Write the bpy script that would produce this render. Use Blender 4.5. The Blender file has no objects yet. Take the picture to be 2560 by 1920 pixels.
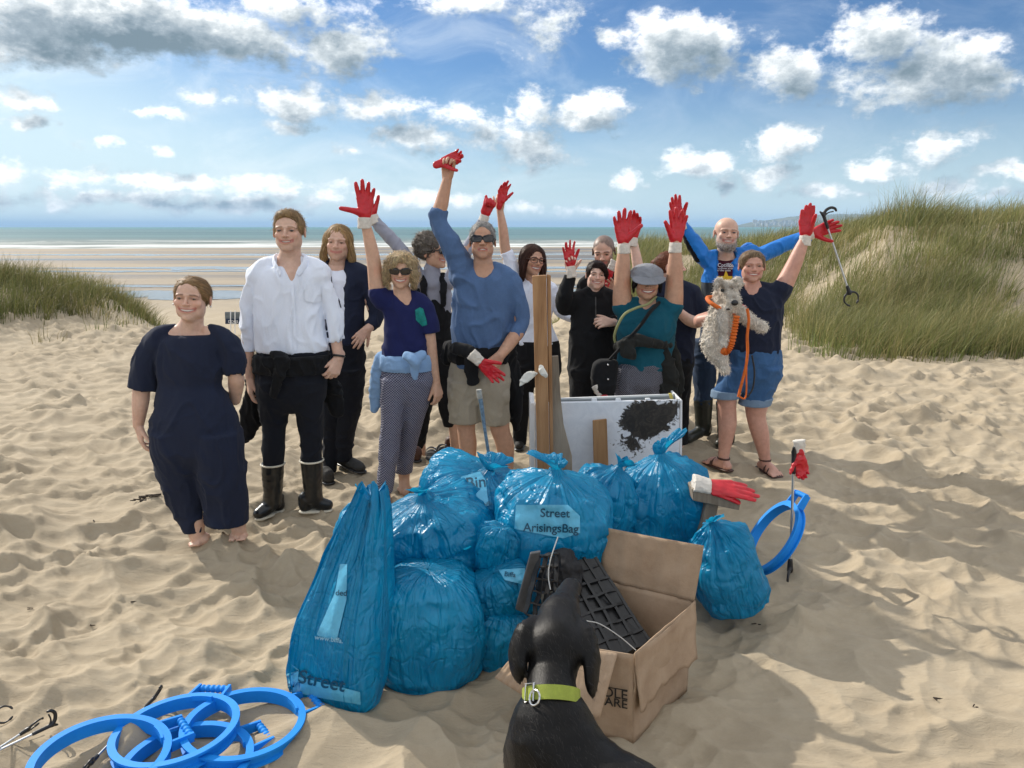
import bpy, bmesh, math, random
import numpy as np
from mathutils import Vector, Matrix
from mathutils.bvhtree import BVHTree

# ------------------------------------------------------------------ camera, world, sun, exposure
SC = bpy.context.scene
COL = SC.collection
FPX, CX, CY, CAMH = 1923.0, 1280.0, 960.0, 1.75          # focal length and centre in photo pixels (2560 x 1920)
PITCH = math.atan((960 - 567) / FPX)
cp, sp = math.cos(PITCH), math.sin(PITCH)
cam_d = bpy.data.cameras.new("camera")
cam = bpy.data.objects.new("camera", cam_d); COL.objects.link(cam)
cam.location = (0, 0, CAMH); cam.rotation_euler = (math.pi / 2 - PITCH, 0, 0)
cam_d.sensor_width = 36.0; cam_d.lens = 36.0 * FPX / 2560.0
cam_d.clip_start = 0.05; cam_d.clip_end = 60000
SC.camera = cam
SUN_AZ, SUN_EL = math.radians(-50), math.radians(34)      # azimuth from +Y, positive to the right
SUN_STRENGTH, SKY_STRENGTH, EXPOSURE = 3.3, 0.115, 0.54
SC.view_settings.view_transform = 'Standard'
SC.view_settings.look = 'None'
SC.view_settings.exposure = EXPOSURE
SC.view_settings.gamma = 1.0
SC.view_settings.use_curve_mapping = False
SC.cycles.use_denoising = True
SC.cycles.max_bounces = 6; SC.cycles.diffuse_bounces = 3; SC.cycles.glossy_bounces = 3
SC.cycles.transmission_bounces = 4; SC.cycles.transparent_max_bounces = 8
SC.cycles.caustics_reflective = False; SC.cycles.caustics_refractive = False

def C(r, g, b):
    f = lambda c: (c / 255 / 12.92) if c <= 10 else ((c / 255 + 0.055) / 1.055) ** 2.4
    return (f(r), f(g), f(b))

class NT:
    """small helper to write node trees"""
    def __init__(s, tree): s.t = tree; s.n = tree.nodes; s.l = tree.links
    def node(s, typ, **kw):
        nd = s.n.new(typ)
        for k, v in kw.items(): setattr(nd, k, v)
        return nd
    def put(s, sock, v):
        if isinstance(v, bpy.types.NodeSocket): s.l.new(v, sock)
        elif v is not None:
            try: sock.default_value = v
            except Exception:
                sock.default_value = tuple(v) + (1.0,)
    def math(s, op, a, b=None, c=None, clamp=False):
        nd = s.node('ShaderNodeMath', operation=op); nd.use_clamp = clamp
        s.put(nd.inputs[0], a)
        if b is not None: s.put(nd.inputs[1], b)
        if c is not None: s.put(nd.inputs[2], c)
        return nd.outputs[0]
    def vmath(s, op, a, b=None, c=None, out=0):
        nd = s.node('ShaderNodeVectorMath', operation=op)
        s.put(nd.inputs[0], a)
        if b is not None: s.put(nd.inputs[1], b)
        if c is not None: s.put(nd.inputs[2], c)
        return nd.outputs[out]
    def noise(s, vec, scale, detail=4, rough=0.55, dist=0.0, out=0):
        nd = s.node('ShaderNodeTexNoise')
        s.put(nd.inputs['Vector'], vec); nd.inputs['Scale'].default_value = scale
        nd.inputs['Detail'].default_value = detail; nd.inputs['Roughness'].default_value = rough
        nd.inputs['Distortion'].default_value = dist
        return nd.outputs[out]
    def ramp(s, fac, stops, interp='LINEAR'):
        nd = s.node('ShaderNodeValToRGB'); nd.color_ramp.interpolation = interp
        el = nd.color_ramp.elements
        while len(el) < len(stops): el.new(0.5)
        for e, (p, c) in zip(el, stops):
            e.position = p; e.color = tuple(c) + (1.0,) if len(c) == 3 else c
        s.put(nd.inputs[0], fac)
        return nd.outputs[0]
    def mix(s, fac, a, b, typ='MIX'):
        nd = s.node('ShaderNodeMix', data_type='RGBA', blend_type=typ)
        s.put(nd.inputs[0], fac); s.put(nd.inputs[6], a); s.put(nd.inputs[7], b)
        return nd.outputs[2]
    def smooth(s, v, a, b, lo=0.0, hi=1.0):
        nd = s.node('ShaderNodeMapRange', interpolation_type='SMOOTHSTEP')
        s.put(nd.inputs[0], v); nd.inputs[1].default_value = a; nd.inputs[2].default_value = b
        nd.inputs[3].default_value = lo; nd.inputs[4].default_value = hi
        return nd.outputs[0]

def pxdir(px, py):
    u, v = (px - CX) / FPX, -(py - CY) / FPX
    return Vector((u, cp + v * sp, -sp + v * cp))
def px_azel(px, py):
    d = pxdir(px, py).normalized()
    return math.atan2(d.x, d.y), math.asin(d.z)

def make_world():
    w = bpy.data.worlds.new("World"); SC.world = w; w.use_nodes = True
    T = NT(w.node_tree); T.n.clear()
    out = T.node('ShaderNodeOutputWorld'); bg = T.node('ShaderNodeBackground')
    T.l.new(bg.outputs[0], out.inputs[0])
    sky = T.node('ShaderNodeTexSky', sky_type='NISHITA')
    sky.sun_disc = False; sky.sun_elevation = SUN_EL; sky.sun_rotation = SUN_AZ
    sky.altitude = 0; sky.air_density = 1.0; sky.dust_density = 0.4; sky.ozone_density = 2.0
    tc = T.node('ShaderNodeTexCoord'); dirv = tc.outputs['Generated']
    # cloud field: hand placed masses (azimuth, elevation) broken up by fractal noise
    B = [(330,60,420,95,1.7),(60,112,250,62,1.2),(856,125,140,72,1),(745,22,160,46,.9),(600,100,190,66,1.4),(64,249,85,34,.9),(46,303,75,24,.8),(500,240,62,26,.6),
         (393,283,75,17,.6),(746,262,108,50,1),(955,272,130,40,.95),(1042,347,100,34,.9),(723,321,60,18,.6),(868,382,60,20,.7),
         (1215,330,90,60,1),(1160,300,70,36,.8),(347,455,440,26,.85),(231,498,290,28,.95),(560,512,260,22,.85),(706,478,58,24,.9),(810,492,55,22,.8),(40,440,150,26,.7),
         (984,500,70,22,.8),(1120,505,90,20,.6),(1186,4,125,30,.7),(1355,58,85,80,.7),(1714,118,180,84,1.35),(1529,93,48,32,.7),(1951,185,100,72,.9),
         (2183,90,130,98,1.25),(2322,195,235,90,1.45),(2437,130,110,66,1.2),(1320,268,66,50,1),(1471,282,112,52,1.2),(1338,380,90,48,.9),
         (1951,350,92,52,.95),(1755,411,85,34,.95),(1934,443,75,28,.9),(1818,460,45,18,.7),(2345,362,140,54,1),(2206,422,105,36,1),
         (2513,428,95,30,.9),(2391,463,95,24,.8),(2061,480,140,18,.7),(1564,451,42,24,.8),(2480,490,120,18,.7),(1300,520,60,18,.6),(1480,525,90,14,.5),(250,365,35,13,.5),(405,368,32,14,.5)]
    g = bpy.data.node_groups.new('CloudField', 'ShaderNodeTree')
    g.interface.new_socket('Vector', in_out='INPUT', socket_type='NodeSocketVector')
    g.interface.new_socket('Off', in_out='INPUT', socket_type='NodeSocketVector')
    g.interface.new_socket('D', in_out='OUTPUT', socket_type='NodeSocketFloat')
    G = NT(g); gi = G.node('NodeGroupInput'); go = G.node('NodeGroupOutput')
    v0 = G.vmath('NORMALIZE', G.vmath('ADD', gi.outputs[0], gi.outputs[1]))
    sx = G.node('ShaderNodeSeparateXYZ'); G.l.new(v0, sx.inputs[0])
    az = G.math('ARCTAN2', sx.outputs[0], sx.outputs[1]); el = G.math('ARCSINE', sx.outputs[2])
    cx = G.node('ShaderNodeCombineXYZ'); G.l.new(az, cx.inputs[0]); G.l.new(el, cx.inputs[1])
    wcol = G.noise(v0, 22, 3, 0.6, out=1)
    wv = G.vmath('MULTIPLY', G.vmath('SUBTRACT', wcol, (0.5, 0.5, 0.5)), (0.075, 0.034, 0))
    q = G.vmath('ADD', cx.outputs[0], wv)
    acc = None
    for (x, y, rx, ry, wt) in B:
        a, e = px_azel(x, y); a2, e2 = px_azel(x + rx, y); a3, e3 = px_azel(x, y - ry)
        ra, re = 1 / max(abs(a2 - a), .004) / 1.12, 1 / max(abs(e3 - e), .004) / 1.12
        ln = G.vmath('LENGTH', G.vmath('MULTIPLY_ADD', q, (ra, re, 0), (-a * ra, -e * re, 0)), out=1)
        b = G.math('MULTIPLY_ADD', ln, -wt, wt)
        acc = b if acc is None else G.math('SMOOTH_MAX', acc, b, 0.12)
    nz = G.noise(G.vmath('MULTIPLY', v0, (1, 1, 1.5)), 13, 7, 0.62)
    nf = G.noise(G.vmath('MULTIPLY', v0, (1, 1, 1.7)), 52, 4, 0.68)
    D = G.math('ADD', G.math('MAXIMUM', acc, -1.0), G.math('MULTIPLY_ADD', nz, 2.3, -1.15))
    D = G.math('ADD', D, G.math('MULTIPLY_ADD', nf, 1.2, -0.6))
    G.l.new(D, go.inputs[0])
    def fld(off):
        nd = T.node('ShaderNodeGroup'); nd.node_tree = g
        T.l.new(dirv, nd.inputs[0]); nd.inputs[1].default_value = off
        return nd.outputs[0]
    # milky air low over the sea, part of the sky itself
    s2 = T.node('ShaderNodeSeparateXYZ'); T.l.new(dirv, s2.inputs[0])
    az2 = T.math('ARCTAN2', s2.outputs[0], s2.outputs[1]); el2 = T.math('ARCSINE', s2.outputs[2])
    milk = T.math('MULTIPLY', T.smooth(T.math('ADD', el2, T.math('MULTIPLY', T.smooth(az2, -.05, -.75), -.16)), 0.20, -0.05), 0.85)
    skyc = T.mix(milk, T.mix(1.0, sky.outputs[0], (.30, .43, .585), 'MULTIPLY'), (4.9, 6.0, 6.3))
    veil = T.math('MULTIPLY', T.smooth(T.noise(T.vmath('MULTIPLY', dirv, (1, 1, 2.2)), 6.5, 7, .66, .8), .40, .80), T.smooth(az2, .35, -.6, .16, .62))      # thin high cloud, denser towards the sun
    skyc = T.mix(veil, skyc, (6.4, 6.9, 7.1))
    D0 = fld((0, 0, 0)); D1 = fld((-0.022, 0.0, 0.026))
    mask = T.smooth(D0, -0.12, 0.72)
    lit = T.math('MULTIPLY_ADD', T.math('SUBTRACT', D0, D1), 0.62, 0.56)
    lit = T.math('SUBTRACT', lit, T.smooth(D0, 0.30, 1.25, 0, 0.62), clamp=True)
    CR = [(0.0, (1.35, 1.85, 2.2)), (0.32, (2.5, 3.0, 3.4)), (0.62, (4.6, 5.0, 5.2)), (1.0, (8.6, 8.6, 8.5))]
    T.l.new(T.mix(mask, skyc, T.ramp(lit, CR)), bg.inputs[0]); bg.inputs[1].default_value = SKY_STRENGTH
    # the sky out of frame: cumulus made denser and brighter to add fill light
    wide = T.noise(T.vmath('MULTIPLY', dirv, (1, 1, 2.0)), 3.0, 4, 0.6)
    m2 = T.smooth(wide, .42, .54)
    c2 = T.ramp(T.math('MULTIPLY_ADD', wide, -2.2, 2.15), CR)
    bg2 = T.node('ShaderNodeBackground'); T.l.new(T.mix(m2, skyc, c2), bg2.inputs[0]); bg2.inputs[1].default_value = SKY_STRENGTH
    outside = T.math('MAXIMUM', T.smooth(T.math('ABSOLUTE', az2), 0.66, 0.8), T.smooth(el2, 0.27, 0.36))
    outside = T.math('MAXIMUM', outside, T.math('LESS_THAN', el2, -0.03))
    mx = T.node('ShaderNodeMixShader'); T.l.new(outside, mx.inputs[0])
    T.l.new(bg.outputs[0], mx.inputs[1]); T.l.new(bg2.outputs[0], mx.inputs[2]); T.l.new(mx.outputs[0], out.inputs[0])
    w.cycles.sampling_method = 'MANUAL'; w.cycles.sample_map_resolution = 512
make_world()
sun_d = bpy.data.lights.new("sun", 'SUN'); sun = bpy.data.objects.new("sun", sun_d); COL.objects.link(sun)
sun_d.energy = SUN_STRENGTH; sun_d.angle = math.radians(0.7); sun_d.color = (1.0, 0.93, 0.82)
sdir = Vector((math.sin(SUN_AZ) * math.cos(SUN_EL), math.cos(SUN_AZ) * math.cos(SUN_EL), math.sin(SUN_EL)))
sun.rotation_euler = sdir.to_track_quat('Z', 'Y').to_euler(); sun.location = (-20, 30, 40)

# ------------------------------------------------------------------ numpy helpers
rng = np.random.default_rng(7)
def _hash(ix, iy, iz, seed):
    n = (ix * 374761393 + iy * 668265263 + iz * 2147483647 + seed * 1274126177).astype(np.int64)
    n = (n ^ (n >> 13)) * 1274126177
    n = n ^ (n >> 16)
    return ((n & 0xffffff) / float(0xffffff)).astype(np.float32)
def vnoise(P, seed=0):
    P = np.asarray(P, np.float32); i = np.floor(P).astype(np.int64); f = P - i; f = f * f * (3 - 2 * f)
    r = 0
    for dx in (0, 1):
        wx = f[..., 0] if dx else 1 - f[..., 0]
        for dy in (0, 1):
            wy = f[..., 1] if dy else 1 - f[..., 1]
            for dz in (0, 1):
                wz = f[..., 2] if dz else 1 - f[..., 2]
                r = r + wx * wy * wz * _hash(i[..., 0] + dx, i[..., 1] + dy, i[..., 2] + dz, seed)
    return r
def fbm(P, seed=0, oct=3, gain=0.5):
    P = np.asarray(P, np.float32); r = 0; a = 1; s = 0
    for o in range(oct):
        r = r + a * vnoise(P * (2.03 ** o), seed + o * 17); s += a; a *= gain
    return r / s
def sstep(a, b, x):
    t = np.clip((x - a) / (b - a), 0, 1); return t * t * (3 - 2 * t)
def worley(x, y, cell, seed, an=1.0):
    """squared distance to nearest jittered point in cell units, plus that point's random"""
    gx, gy = x / cell, y / cell * an
    ix, iy = np.floor(gx).astype(np.int64), np.floor(gy).astype(np.int64)
    best = np.full(x.shape, 9.0, np.float32); br = np.zeros(x.shape, np.float32)
    z = np.zeros_like(ix)
    for dx in (-1, 0, 1):
        for dy in (-1, 0, 1):
            jx, jy = ix + dx, iy + dy
            px = jx + _hash(jx, jy, z, seed); py = jy + _hash(jx, jy, z, seed + 5)
            d = (gx - px) ** 2 + (gy - py) ** 2
            m = d < best
            best = np.where(m, d, best); br = np.where(m, _hash(jx, jy, z, seed + 9), br)
    return best, br

# ------------------------------------------------------------------ ground shape
_U = [-.70, -.005, .0624, .146, .24, .354, .40, .478, .666, .9]
_YR = [31, 30, 29, 26, 24, 22, 21, 18, 17, 16]
_ZR = [0, .08, .50, .90, 1.05, 1.22, 1.35, 1.70, 1.75, 1.8]
_YB = [29, 28, 21, 18, 16.5, 15.5, 12.0, 11.0, 10.8, 10.6]
def dune_right(x, y):
    u = x / np.maximum(y, 1.0)
    zr = np.interp(u, _U, _ZR) * np.where(u < -.005, 0, 1); yr = np.interp(u, _U, _YR); yb = np.interp(u, _U, _YB)
    return zr * sstep(yb - .6, yr, y) ** 1.6 * (1 - sstep(yr + 1, yr + 16, y))
def dune_left(x, y):
    return 0.80 * sstep(-6.9, -10.2, x) * np.exp(-((y - 15.0) / 3.4) ** 2)
def macro(x, y):
    u = x / np.maximum(y, 1.0)
    shift = 18 * sstep(0.02, .2, u) + 6 * sstep(-.42, -.58, u)
    yy = y - shift
    h = -3.0 * sstep(10.5, 31, yy) - 0.25 * sstep(60, 170, y) - 3.0 * sstep(185, 420, y)
    h = h + dune_left(x, y) + dune_right(x, y)
    h = h - 0.05 * np.exp(-(((x + 2.0) / 1.2) ** 2 + ((y - 3.6) / 1.3) ** 2))       # shallow dip at the left
    return h
def micro(x, y):
    P = np.stack([x * 1.7, y * 1.7, np.zeros_like(x)], -1)
    wx = (fbm(P, 3, 3) - .5) * .34; wy = (fbm(P + 31.7, 4, 3) - .5) * .34
    d1, r1 = worley(x + wx, y + wy, .36, 11, 1.25)
    d2, r2 = worley(x + wx * 1.4 + 7, y + wy * 1.4, .19, 23, 1.35)
    d3, r3 = worley(x + wx * 1.2 + 3, y + wy * 1.2, .10, 37, 1.3)
    am = fbm(np.stack([x * .9, y * .9, np.zeros_like(x)], -1), 61, 2); am2 = fbm(np.stack([x * 1.3, y * 1.3, np.zeros_like(x)], -1), 67, 2); am3 = sstep(.42, .62, fbm(np.stack([x * 2.1, y * 2.1, np.zeros_like(x)], -1), 71, 2))
    cup1 = np.minimum(d1 * 1.15, 1.1) * (.25 + 1.5 * am)
    cup2 = np.minimum(d2 * 1.2, 1.1) * (.10 + 1.8 * am2)
    lo = fbm(np.stack([x * .55, y * .55, np.zeros_like(x)], -1), 8, 2) - .5
    mid = fbm(np.stack([x * 3.2 + y * .8, y * 4.2, np.zeros_like(x)], -1), 9, 3) - .5
    m = .088 * (cup1 - .42) + .064 * (cup2 - .4) + .030 * am3 * (np.minimum(d3 * 1.2, 1) - .4) + .10 * lo + .05 * mid
    return m
def H(x, y):
    x = np.asarray(x, np.float64); y = np.asarray(y, np.float64)
    r = np.hypot(x, y)
    fade = (1 - .8 * sstep(14, 34, r)) * (1 - sstep(60, 120, r))
    smooth_r = 1 - .45 * np.exp(-(((x - 1.6) / 1.6) ** 2 + ((y - 2.6) / 1.2) ** 2))   # wind-smoothed sand at the right front
    big = fbm(np.stack([x * .12, y * .12, np.zeros_like(x)], -1), 15, 3) - .5
    dn = dune_right(x, y) + dune_left(x, y)
    return macro(x, y) + micro(x, y) * fade * smooth_r + big * .9 * np.clip(dn, 0, 1)
def Hs(x, y): return float(H(np.array([x]), np.array([y]))[0])

def at(px, py, Y):
    d = pxdir(px, py); t = Y / d.y
    return Vector((d.x * t, Y, CAMH + d.z * t))
def gp(px, py, n=8):
    """point where the pixel's ray meets the sand"""
    d = pxdir(px, py); z = 0.0
    for _ in range(n):
        t = (z - CAMH) / d.z; z = .5 * z + .5 * Hs(d.x * t, d.y * t)
    t = (z - CAMH) / d.z
    return Vector((d.x * t, d.y * t, Hs(d.x * t, d.y * t)))

# ------------------------------------------------------------------ mesh helpers
def mesh_np(name, V, Fq, smooth=True, col=None):
    """V (n,3), Fq (m,3|4) -> mesh"""
    V = np.ascontiguousarray(V, np.float32); Fq = np.asarray(Fq, np.int32)
    me = bpy.data.meshes.new(name); k = Fq.shape[1]
    me.vertices.add(len(V)); me.vertices.foreach_set('co', V.ravel())
    me.loops.add(Fq.size); me.loops.foreach_set('vertex_index', np.ascontiguousarray(Fq.ravel()))
    me.polygons.add(len(Fq)); me.polygons.foreach_set('loop_start', np.arange(0, Fq.size, k, dtype=np.int32))
    me.update(calc_edges=True)
    me.polygons.foreach_set('use_smooth', np.full(len(Fq), smooth, bool))
    if col is not None: set_col(me, col)
    return me
def set_col(me, col):
    at_ = me.color_attributes.new('Col', 'FLOAT_COLOR', 'POINT')
    c = np.ones((len(me.vertices), 4), np.float32); c[:, :3] = col
    at_.data.foreach_set('color', c.ravel())
def link(name, me, mat=None, parent=None, kind=None):
    o = bpy.data.objects.new(name, me); COL.objects.link(o)
    if mat is not None: me.materials.append(mat)
    if parent is not None:
        o.parent = parent
        if parent.type == 'EMPTY' and parent.get('base') is not None:
            o.matrix_parent_inverse = Matrix.Translation(-Vector(parent['base']))
    if kind: o['kind'] = kind
    return o
def tag(o, label, cat, group=None):
    o['label'] = label; o['category'] = cat
    if group: o['group'] = group
    return o
def thing(name, label, cat, loc=(0, 0, 0), group=None):
    o = bpy.data.objects.new(name, None); COL.objects.link(o); o.empty_display_size = .1
    o.location = loc; o['base'] = [float(c) for c in loc]
    return tag(o, label, cat, group)
def npv(v): return np.array(v, np.float64)

class MB:
    """collects polygons of one part"""
    def __init__(s): s.bm = bmesh.new()
    def box(s, c, size, R=None, bevel=0.0):
        r = bmesh.ops.create_cube(s.bm, size=1.0)
        M = Matrix.Translation(Vector(c)) @ (R.to_4x4() if R is not None else Matrix()) @ Matrix.Diagonal(Vector(size).to_4d())
        bmesh.ops.transform(s.bm, matrix=M, verts=r['verts'])
        if bevel > 0:
            es = list({e for v in r['verts'] for e in v.link_edges})
            bmesh.ops.bevel(s.bm, geom=es, offset=bevel, segments=2, affect='EDGES', profile=.6)
        return s
    def tube(s, pts, rad, n=10, closed=False, cap=True, prof=None):
        pts = [Vector(p) for p in pts]; m = len(pts)
        rad = [rad] * m if not hasattr(rad, '__len__') else list(rad)
        rings = []; up = None
        for i in range(m):
            a = pts[(i - 1) % m] if (closed or i > 0) else pts[0]
            b = pts[(i + 1) % m] if (closed or i < m - 1) else pts[-1]
            t = (b - a).normalized()
            if up is None:
                up = t.orthogonal().normalized()
            up = (up - t * up.dot(t)).normalized(); sd = t.cross(up)
            ring = []
            for j in range(n):
                th = 2 * math.pi * j / n
                ring.append(s.bm.verts.new(pts[i] + (up * math.cos(th) + sd * math.sin(th)) * rad[i]))
            rings.append(ring)
        for i in range(m if closed else m - 1):
            A, Bq = rings[i], rings[(i + 1) % m]
            for j in range(n):
                s.bm.faces.new((A[j], A[(j + 1) % n], Bq[(j + 1) % n], Bq[j]))
        if cap and not closed:
            s.bm.faces.new(rings[0][::-1]); s.bm.faces.new(rings[-1])
        return s
    def sheet(s, pts):
        s.bm.faces.new([s.bm.verts.new(Vector(p)) for p in pts]); return s
    def sweep(s, rings, closed_path=False, cap=True):
        """rings: list of lists of points (same length), closed cross-section"""
        R = [[s.bm.verts.new(Vector(p)) for p in r] for r in rings]; m = len(R); n = len(R[0])
        for i in range(m if closed_path else m - 1):
            A, Bq = R[i], R[(i + 1) % m]
            for j in range(n): s.bm.faces.new((A[j], A[(j + 1) % n], Bq[(j + 1) % n], Bq[j]))
        if cap and not closed_path:
            s.bm.faces.new(R[0][::-1]); s.bm.faces.new(R[-1])
        return s
    def build(s, name, mat, parent=None, smooth=True, sharp=40):
        bmesh.ops.recalc_face_normals(s.bm, faces=s.bm.faces)
        for f in s.bm.faces: f.smooth = smooth
        if smooth and sharp:
            for e in s.bm.edges:
                if len(e.link_faces) == 2 and e.calc_face_angle(0) > math.radians(sharp): e.smooth = False
        me = bpy.data.meshes.new(name); s.bm.to_mesh(me); s.bm.free()
        return link(name, me, mat, parent)

# ------------------------------------------------------------------ materials
def new_mat(name):
    m = bpy.data.materials.new(name); m.use_nodes = True; T = NT(m.node_tree); T.n.clear()
    out = T.node('ShaderNodeOutputMaterial'); b = T.node('ShaderNodeBsdfPrincipled')
    T.l.new(b.outputs[0], out.inputs[0])
    return m, T, b, out
def bump(T, b, h, strength=.3, dist=.01):
    n = T.node('ShaderNodeBump'); n.inputs['Strength'].default_value = strength; n.inputs['Distance'].default_value = dist
    T.l.new(h, n.inputs['Height']); T.l.new(n.outputs[0], b.inputs['Normal']); return n
def obj_co(T): return T.node('ShaderNodeTexCoord').outputs['Object']
_matc = {}
def m_plain(name, col, rough=.6, var=.12, scale=8, bumpk=0.0, bscale=200, spec=.4, metal=0.0, sheen=0.0, bdist=.002):
    if name in _matc: return _matc[name]
    m, T, b, o = new_mat(name); co = obj_co(T)
    n = T.noise(co, scale, 5, .6)
    dk = tuple(c * (1 - var) for c in col); lt = tuple(min(1, c * (1 + var)) for c in col)
    T.put(b.inputs['Base Color'], T.ramp(n, [(.3, dk), (.7, lt)]))
    b.inputs['Roughness'].default_value = rough; b.inputs['Specular IOR Level'].default_value = spec
    b.inputs['Metallic'].default_value = metal
    if sheen: b.inputs['Sheen Weight'].default_value = sheen; b.inputs['Sheen Roughness'].default_value = .5
    if bumpk: bump(T, b, T.noise(co, bscale, 4, .6), bumpk, bdist)
    _matc[name] = m; return m
def m_cloth(name, col, weave=900, rough=.9, var=.14, sheen=.03, wr=.5):
    """woven cloth: faint weave, soft creases, uneven dye"""
    if name in _matc: return _matc[name]
    m, T, b, o = new_mat(name); co = obj_co(T)
    n1 = T.noise(co, 5, 4, .6); n2 = T.noise(co, 160, 3, .7)
    f = T.math('ADD', T.math('MULTIPLY', n1, .6), T.math('MULTIPLY', n2, .4))
    dk = tuple(c * (1 - var) for c in col); lt = tuple(min(1, c * (1 + var)) for c in col)
    T.put(b.inputs['Base Color'], T.ramp(f, [(.3, dk), (.7, lt)]))
    b.inputs['Roughness'].default_value = rough; b.inputs['Specular IOR Level'].default_value = .25
    b.inputs['Sheen Weight'].default_value = sheen; b.inputs['Sheen Roughness'].default_value = .6
    cre = T.noise(T.vmath('MULTIPLY', co, (1, 1, .4)), 15, 3, .5, 1.0)
    hgt = T.math('ADD', T.math('MULTIPLY', cre, 1.0), T.math('MULTIPLY', T.noise(co, weave, 1), .04))
    bump(T, b, hgt, wr * .7, .014)
    _matc[name] = m; return m
# ------------------------------------------------------------------ ground, sea, far land
def make_ground():
    fr = math.radians(44); NA, NB = 700, 44
    az = np.concatenate([np.linspace(-fr, fr, NA), np.linspace(fr, 2 * math.pi - fr, NB + 2)[1:-1]])
    r = np.concatenate([[0.02], np.geomspace(.45, 1.9, 40), np.geomspace(1.9, 16, 500)[1:], np.geomspace(16, 200, 90)[1:], np.geomspace(200, 30000, 24)[1:]])
    A, R = np.meshgrid(az, r, indexing='ij'); x, y = np.sin(A) * R, np.cos(A) * R
    z = H(x, y); n, m = A.shape
    V = np.stack([x, y, z], -1).reshape(-1, 3)
    i = np.arange(n); j = np.arange(m - 1); I, J = np.meshgrid(i, j, indexing='ij'); I2 = (I + 1) % n
    Fq = np.stack([I * m + J, I * m + J + 1, I2 * m + J + 1, I2 * m + J], -1).reshape(-1, 4)[:, ::-1]
    me = mesh_np('sand_ground', V, Fq)
    mat, T, b, o = new_mat('sand'); co = obj_co(T)
    sx = T.node('ShaderNodeSeparateXYZ'); T.l.new(co, sx.inputs[0])
    n1 = T.noise(co, .8, 5, .6); n2 = T.noise(co, 9, 6, .65); n3 = T.noise(co, 900, 2, .8)
    f = T.math('ADD', T.math('MULTIPLY', n1, .35), T.math('ADD', T.math('MULTIPLY', n2, .35), T.math('MULTIPLY', n3, .30)))
    dry = T.ramp(f, [(.22, (.26, .208, .142)), (.5, (.385, .318, .226)), (.78, (.50, .428, .32))])
    dark = T.smooth(T.noise(co, 420, 2, .5), .70, .80)
    dry = T.mix(T.math('MULTIPLY', dark, .55), dry, (.13, .09, .055))
    # lower beach: damp and wet bands that run along the shore
    bands = T.noise(T.vmath('MULTIPLY', co, (.004, .06, 0)), 1.0, 5, .6, .6)
    wav = T.noise(T.vmath('MULTIPLY', co, (.03, .35, 0)), 1.0, 4, .6)
    wet = T.smooth(T.math('ADD', bands, T.math('MULTIPLY', wav, .25)), .55, .72)
    far = T.smooth(sx.outputs[1], 40, 60)
    damp = T.mix(wet, (.34, .285, .215), (.14, .122, .10))
    T.put(b.inputs['Base Color'], T.mix(far, dry, damp))
    rgh = T.math('SUBTRACT', .92, T.math('MULTIPLY', T.math('MULTIPLY', wet, far), .5))
    T.put(b.inputs['Roughness'], rgh)
    b.inputs['Specular IOR Level'].default_value = .25
    # fine wind ripples and grain
    rip = T.noise(T.vmath('MULTIPLY', co, (6, 26, 10)), 1.0, 5, .6, .9)
    rip2 = T.noise(T.vmath('MULTIPLY', co, (20, 34, 20)), 1.0, 4, .65, 1.4)
    hh = T.math('ADD', T.math('MULTIPLY', rip, .8), T.math('ADD', T.math('MULTIPLY', rip2, .45), T.math('MULTIPLY', n3, .14)))
    bump(T, b, hh, .7, .012)
    link('sand_ground', me, mat, kind='structure')
make_ground()

def sea_mat():
    m, T, b, o = new_mat('sea_water'); co = obj_co(T)
    sx = T.node('ShaderNodeSeparateXYZ'); T.l.new(co, sx.inputs[0])
    y = sx.outputs[1]
    far = T.smooth(y, 500, 4000)
    deep = T.noise(T.vmath('MULTIPLY', co, (.0006, .004, 0)), 1.0, 3, .6)
    base = T.ramp(deep, [(.35, (.085, .155, .175)), (.62, (.15, .24, .245))])
    base = T.mix(far, base, (.10, .235, .235))
    shallow = T.smooth(y, 420, 200)
    base = T.mix(T.math('MULTIPLY', shallow, .6), base, (.26, .25, .21))
    # breaking surf
    fo = T.noise(T.vmath('MULTIPLY', co, (.02, .055, 0)), 1.0, 8, .72, .5)
    fl = T.noise(T.vmath('MULTIPLY', co, (.004, .075, 0)), 1.0, 3, .5)
    near = T.smooth(y, 330, 185)
    foam = T.smooth(T.math('ADD', T.math('MULTIPLY', fo, 1.1), T.math('ADD', T.math('MULTIPLY', fl, .6), T.math('MULTIPLY', near, .22))), .94, 1.06)
    foam = T.math('MULTIPLY', foam, T.smooth(y, 360, 280))
    T.put(b.inputs['Base Color'], T.mix(foam, base, (.62, .64, .63)))
    T.put(b.inputs['Roughness'], T.math('ADD', .45, T.math('MULTIPLY', foam, .5)))
    b.inputs['IOR'].default_value = 1.33; b.inputs['Specular IOR Level'].default_value = .07
    w1 = T.noise(T.vmath('MULTIPLY', co, (.05, .25, 0)), 1.0, 6, .62)
    bump(T, b, w1, .6, 1.2)
    return m
def plane(name, x0, x1, y0, y1, z, mat, nx=1, ny=1, kind='structure', yfun=None):
    X, Y = np.meshgrid(np.linspace(x0, x1, nx + 1), np.linspace(0, 1, ny + 1), indexing='ij')
    YY = y0 + (y1 - y0) * Y
    if yfun is not None: YY = yfun(X, Y)
    V = np.stack([X, YY, np.full_like(X, z)], -1).reshape(-1, 3)
    I, J = np.meshgrid(np.arange(nx), np.arange(ny), indexing='ij'); k = ny + 1
    Fq = np.stack([I * k + J, (I + 1) * k + J, (I + 1) * k + J + 1, I * k + J + 1], -1).reshape(-1, 4)
    return link(name, mesh_np(name, V, Fq), mat, kind=kind)
SEAZ = -3.30
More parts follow.
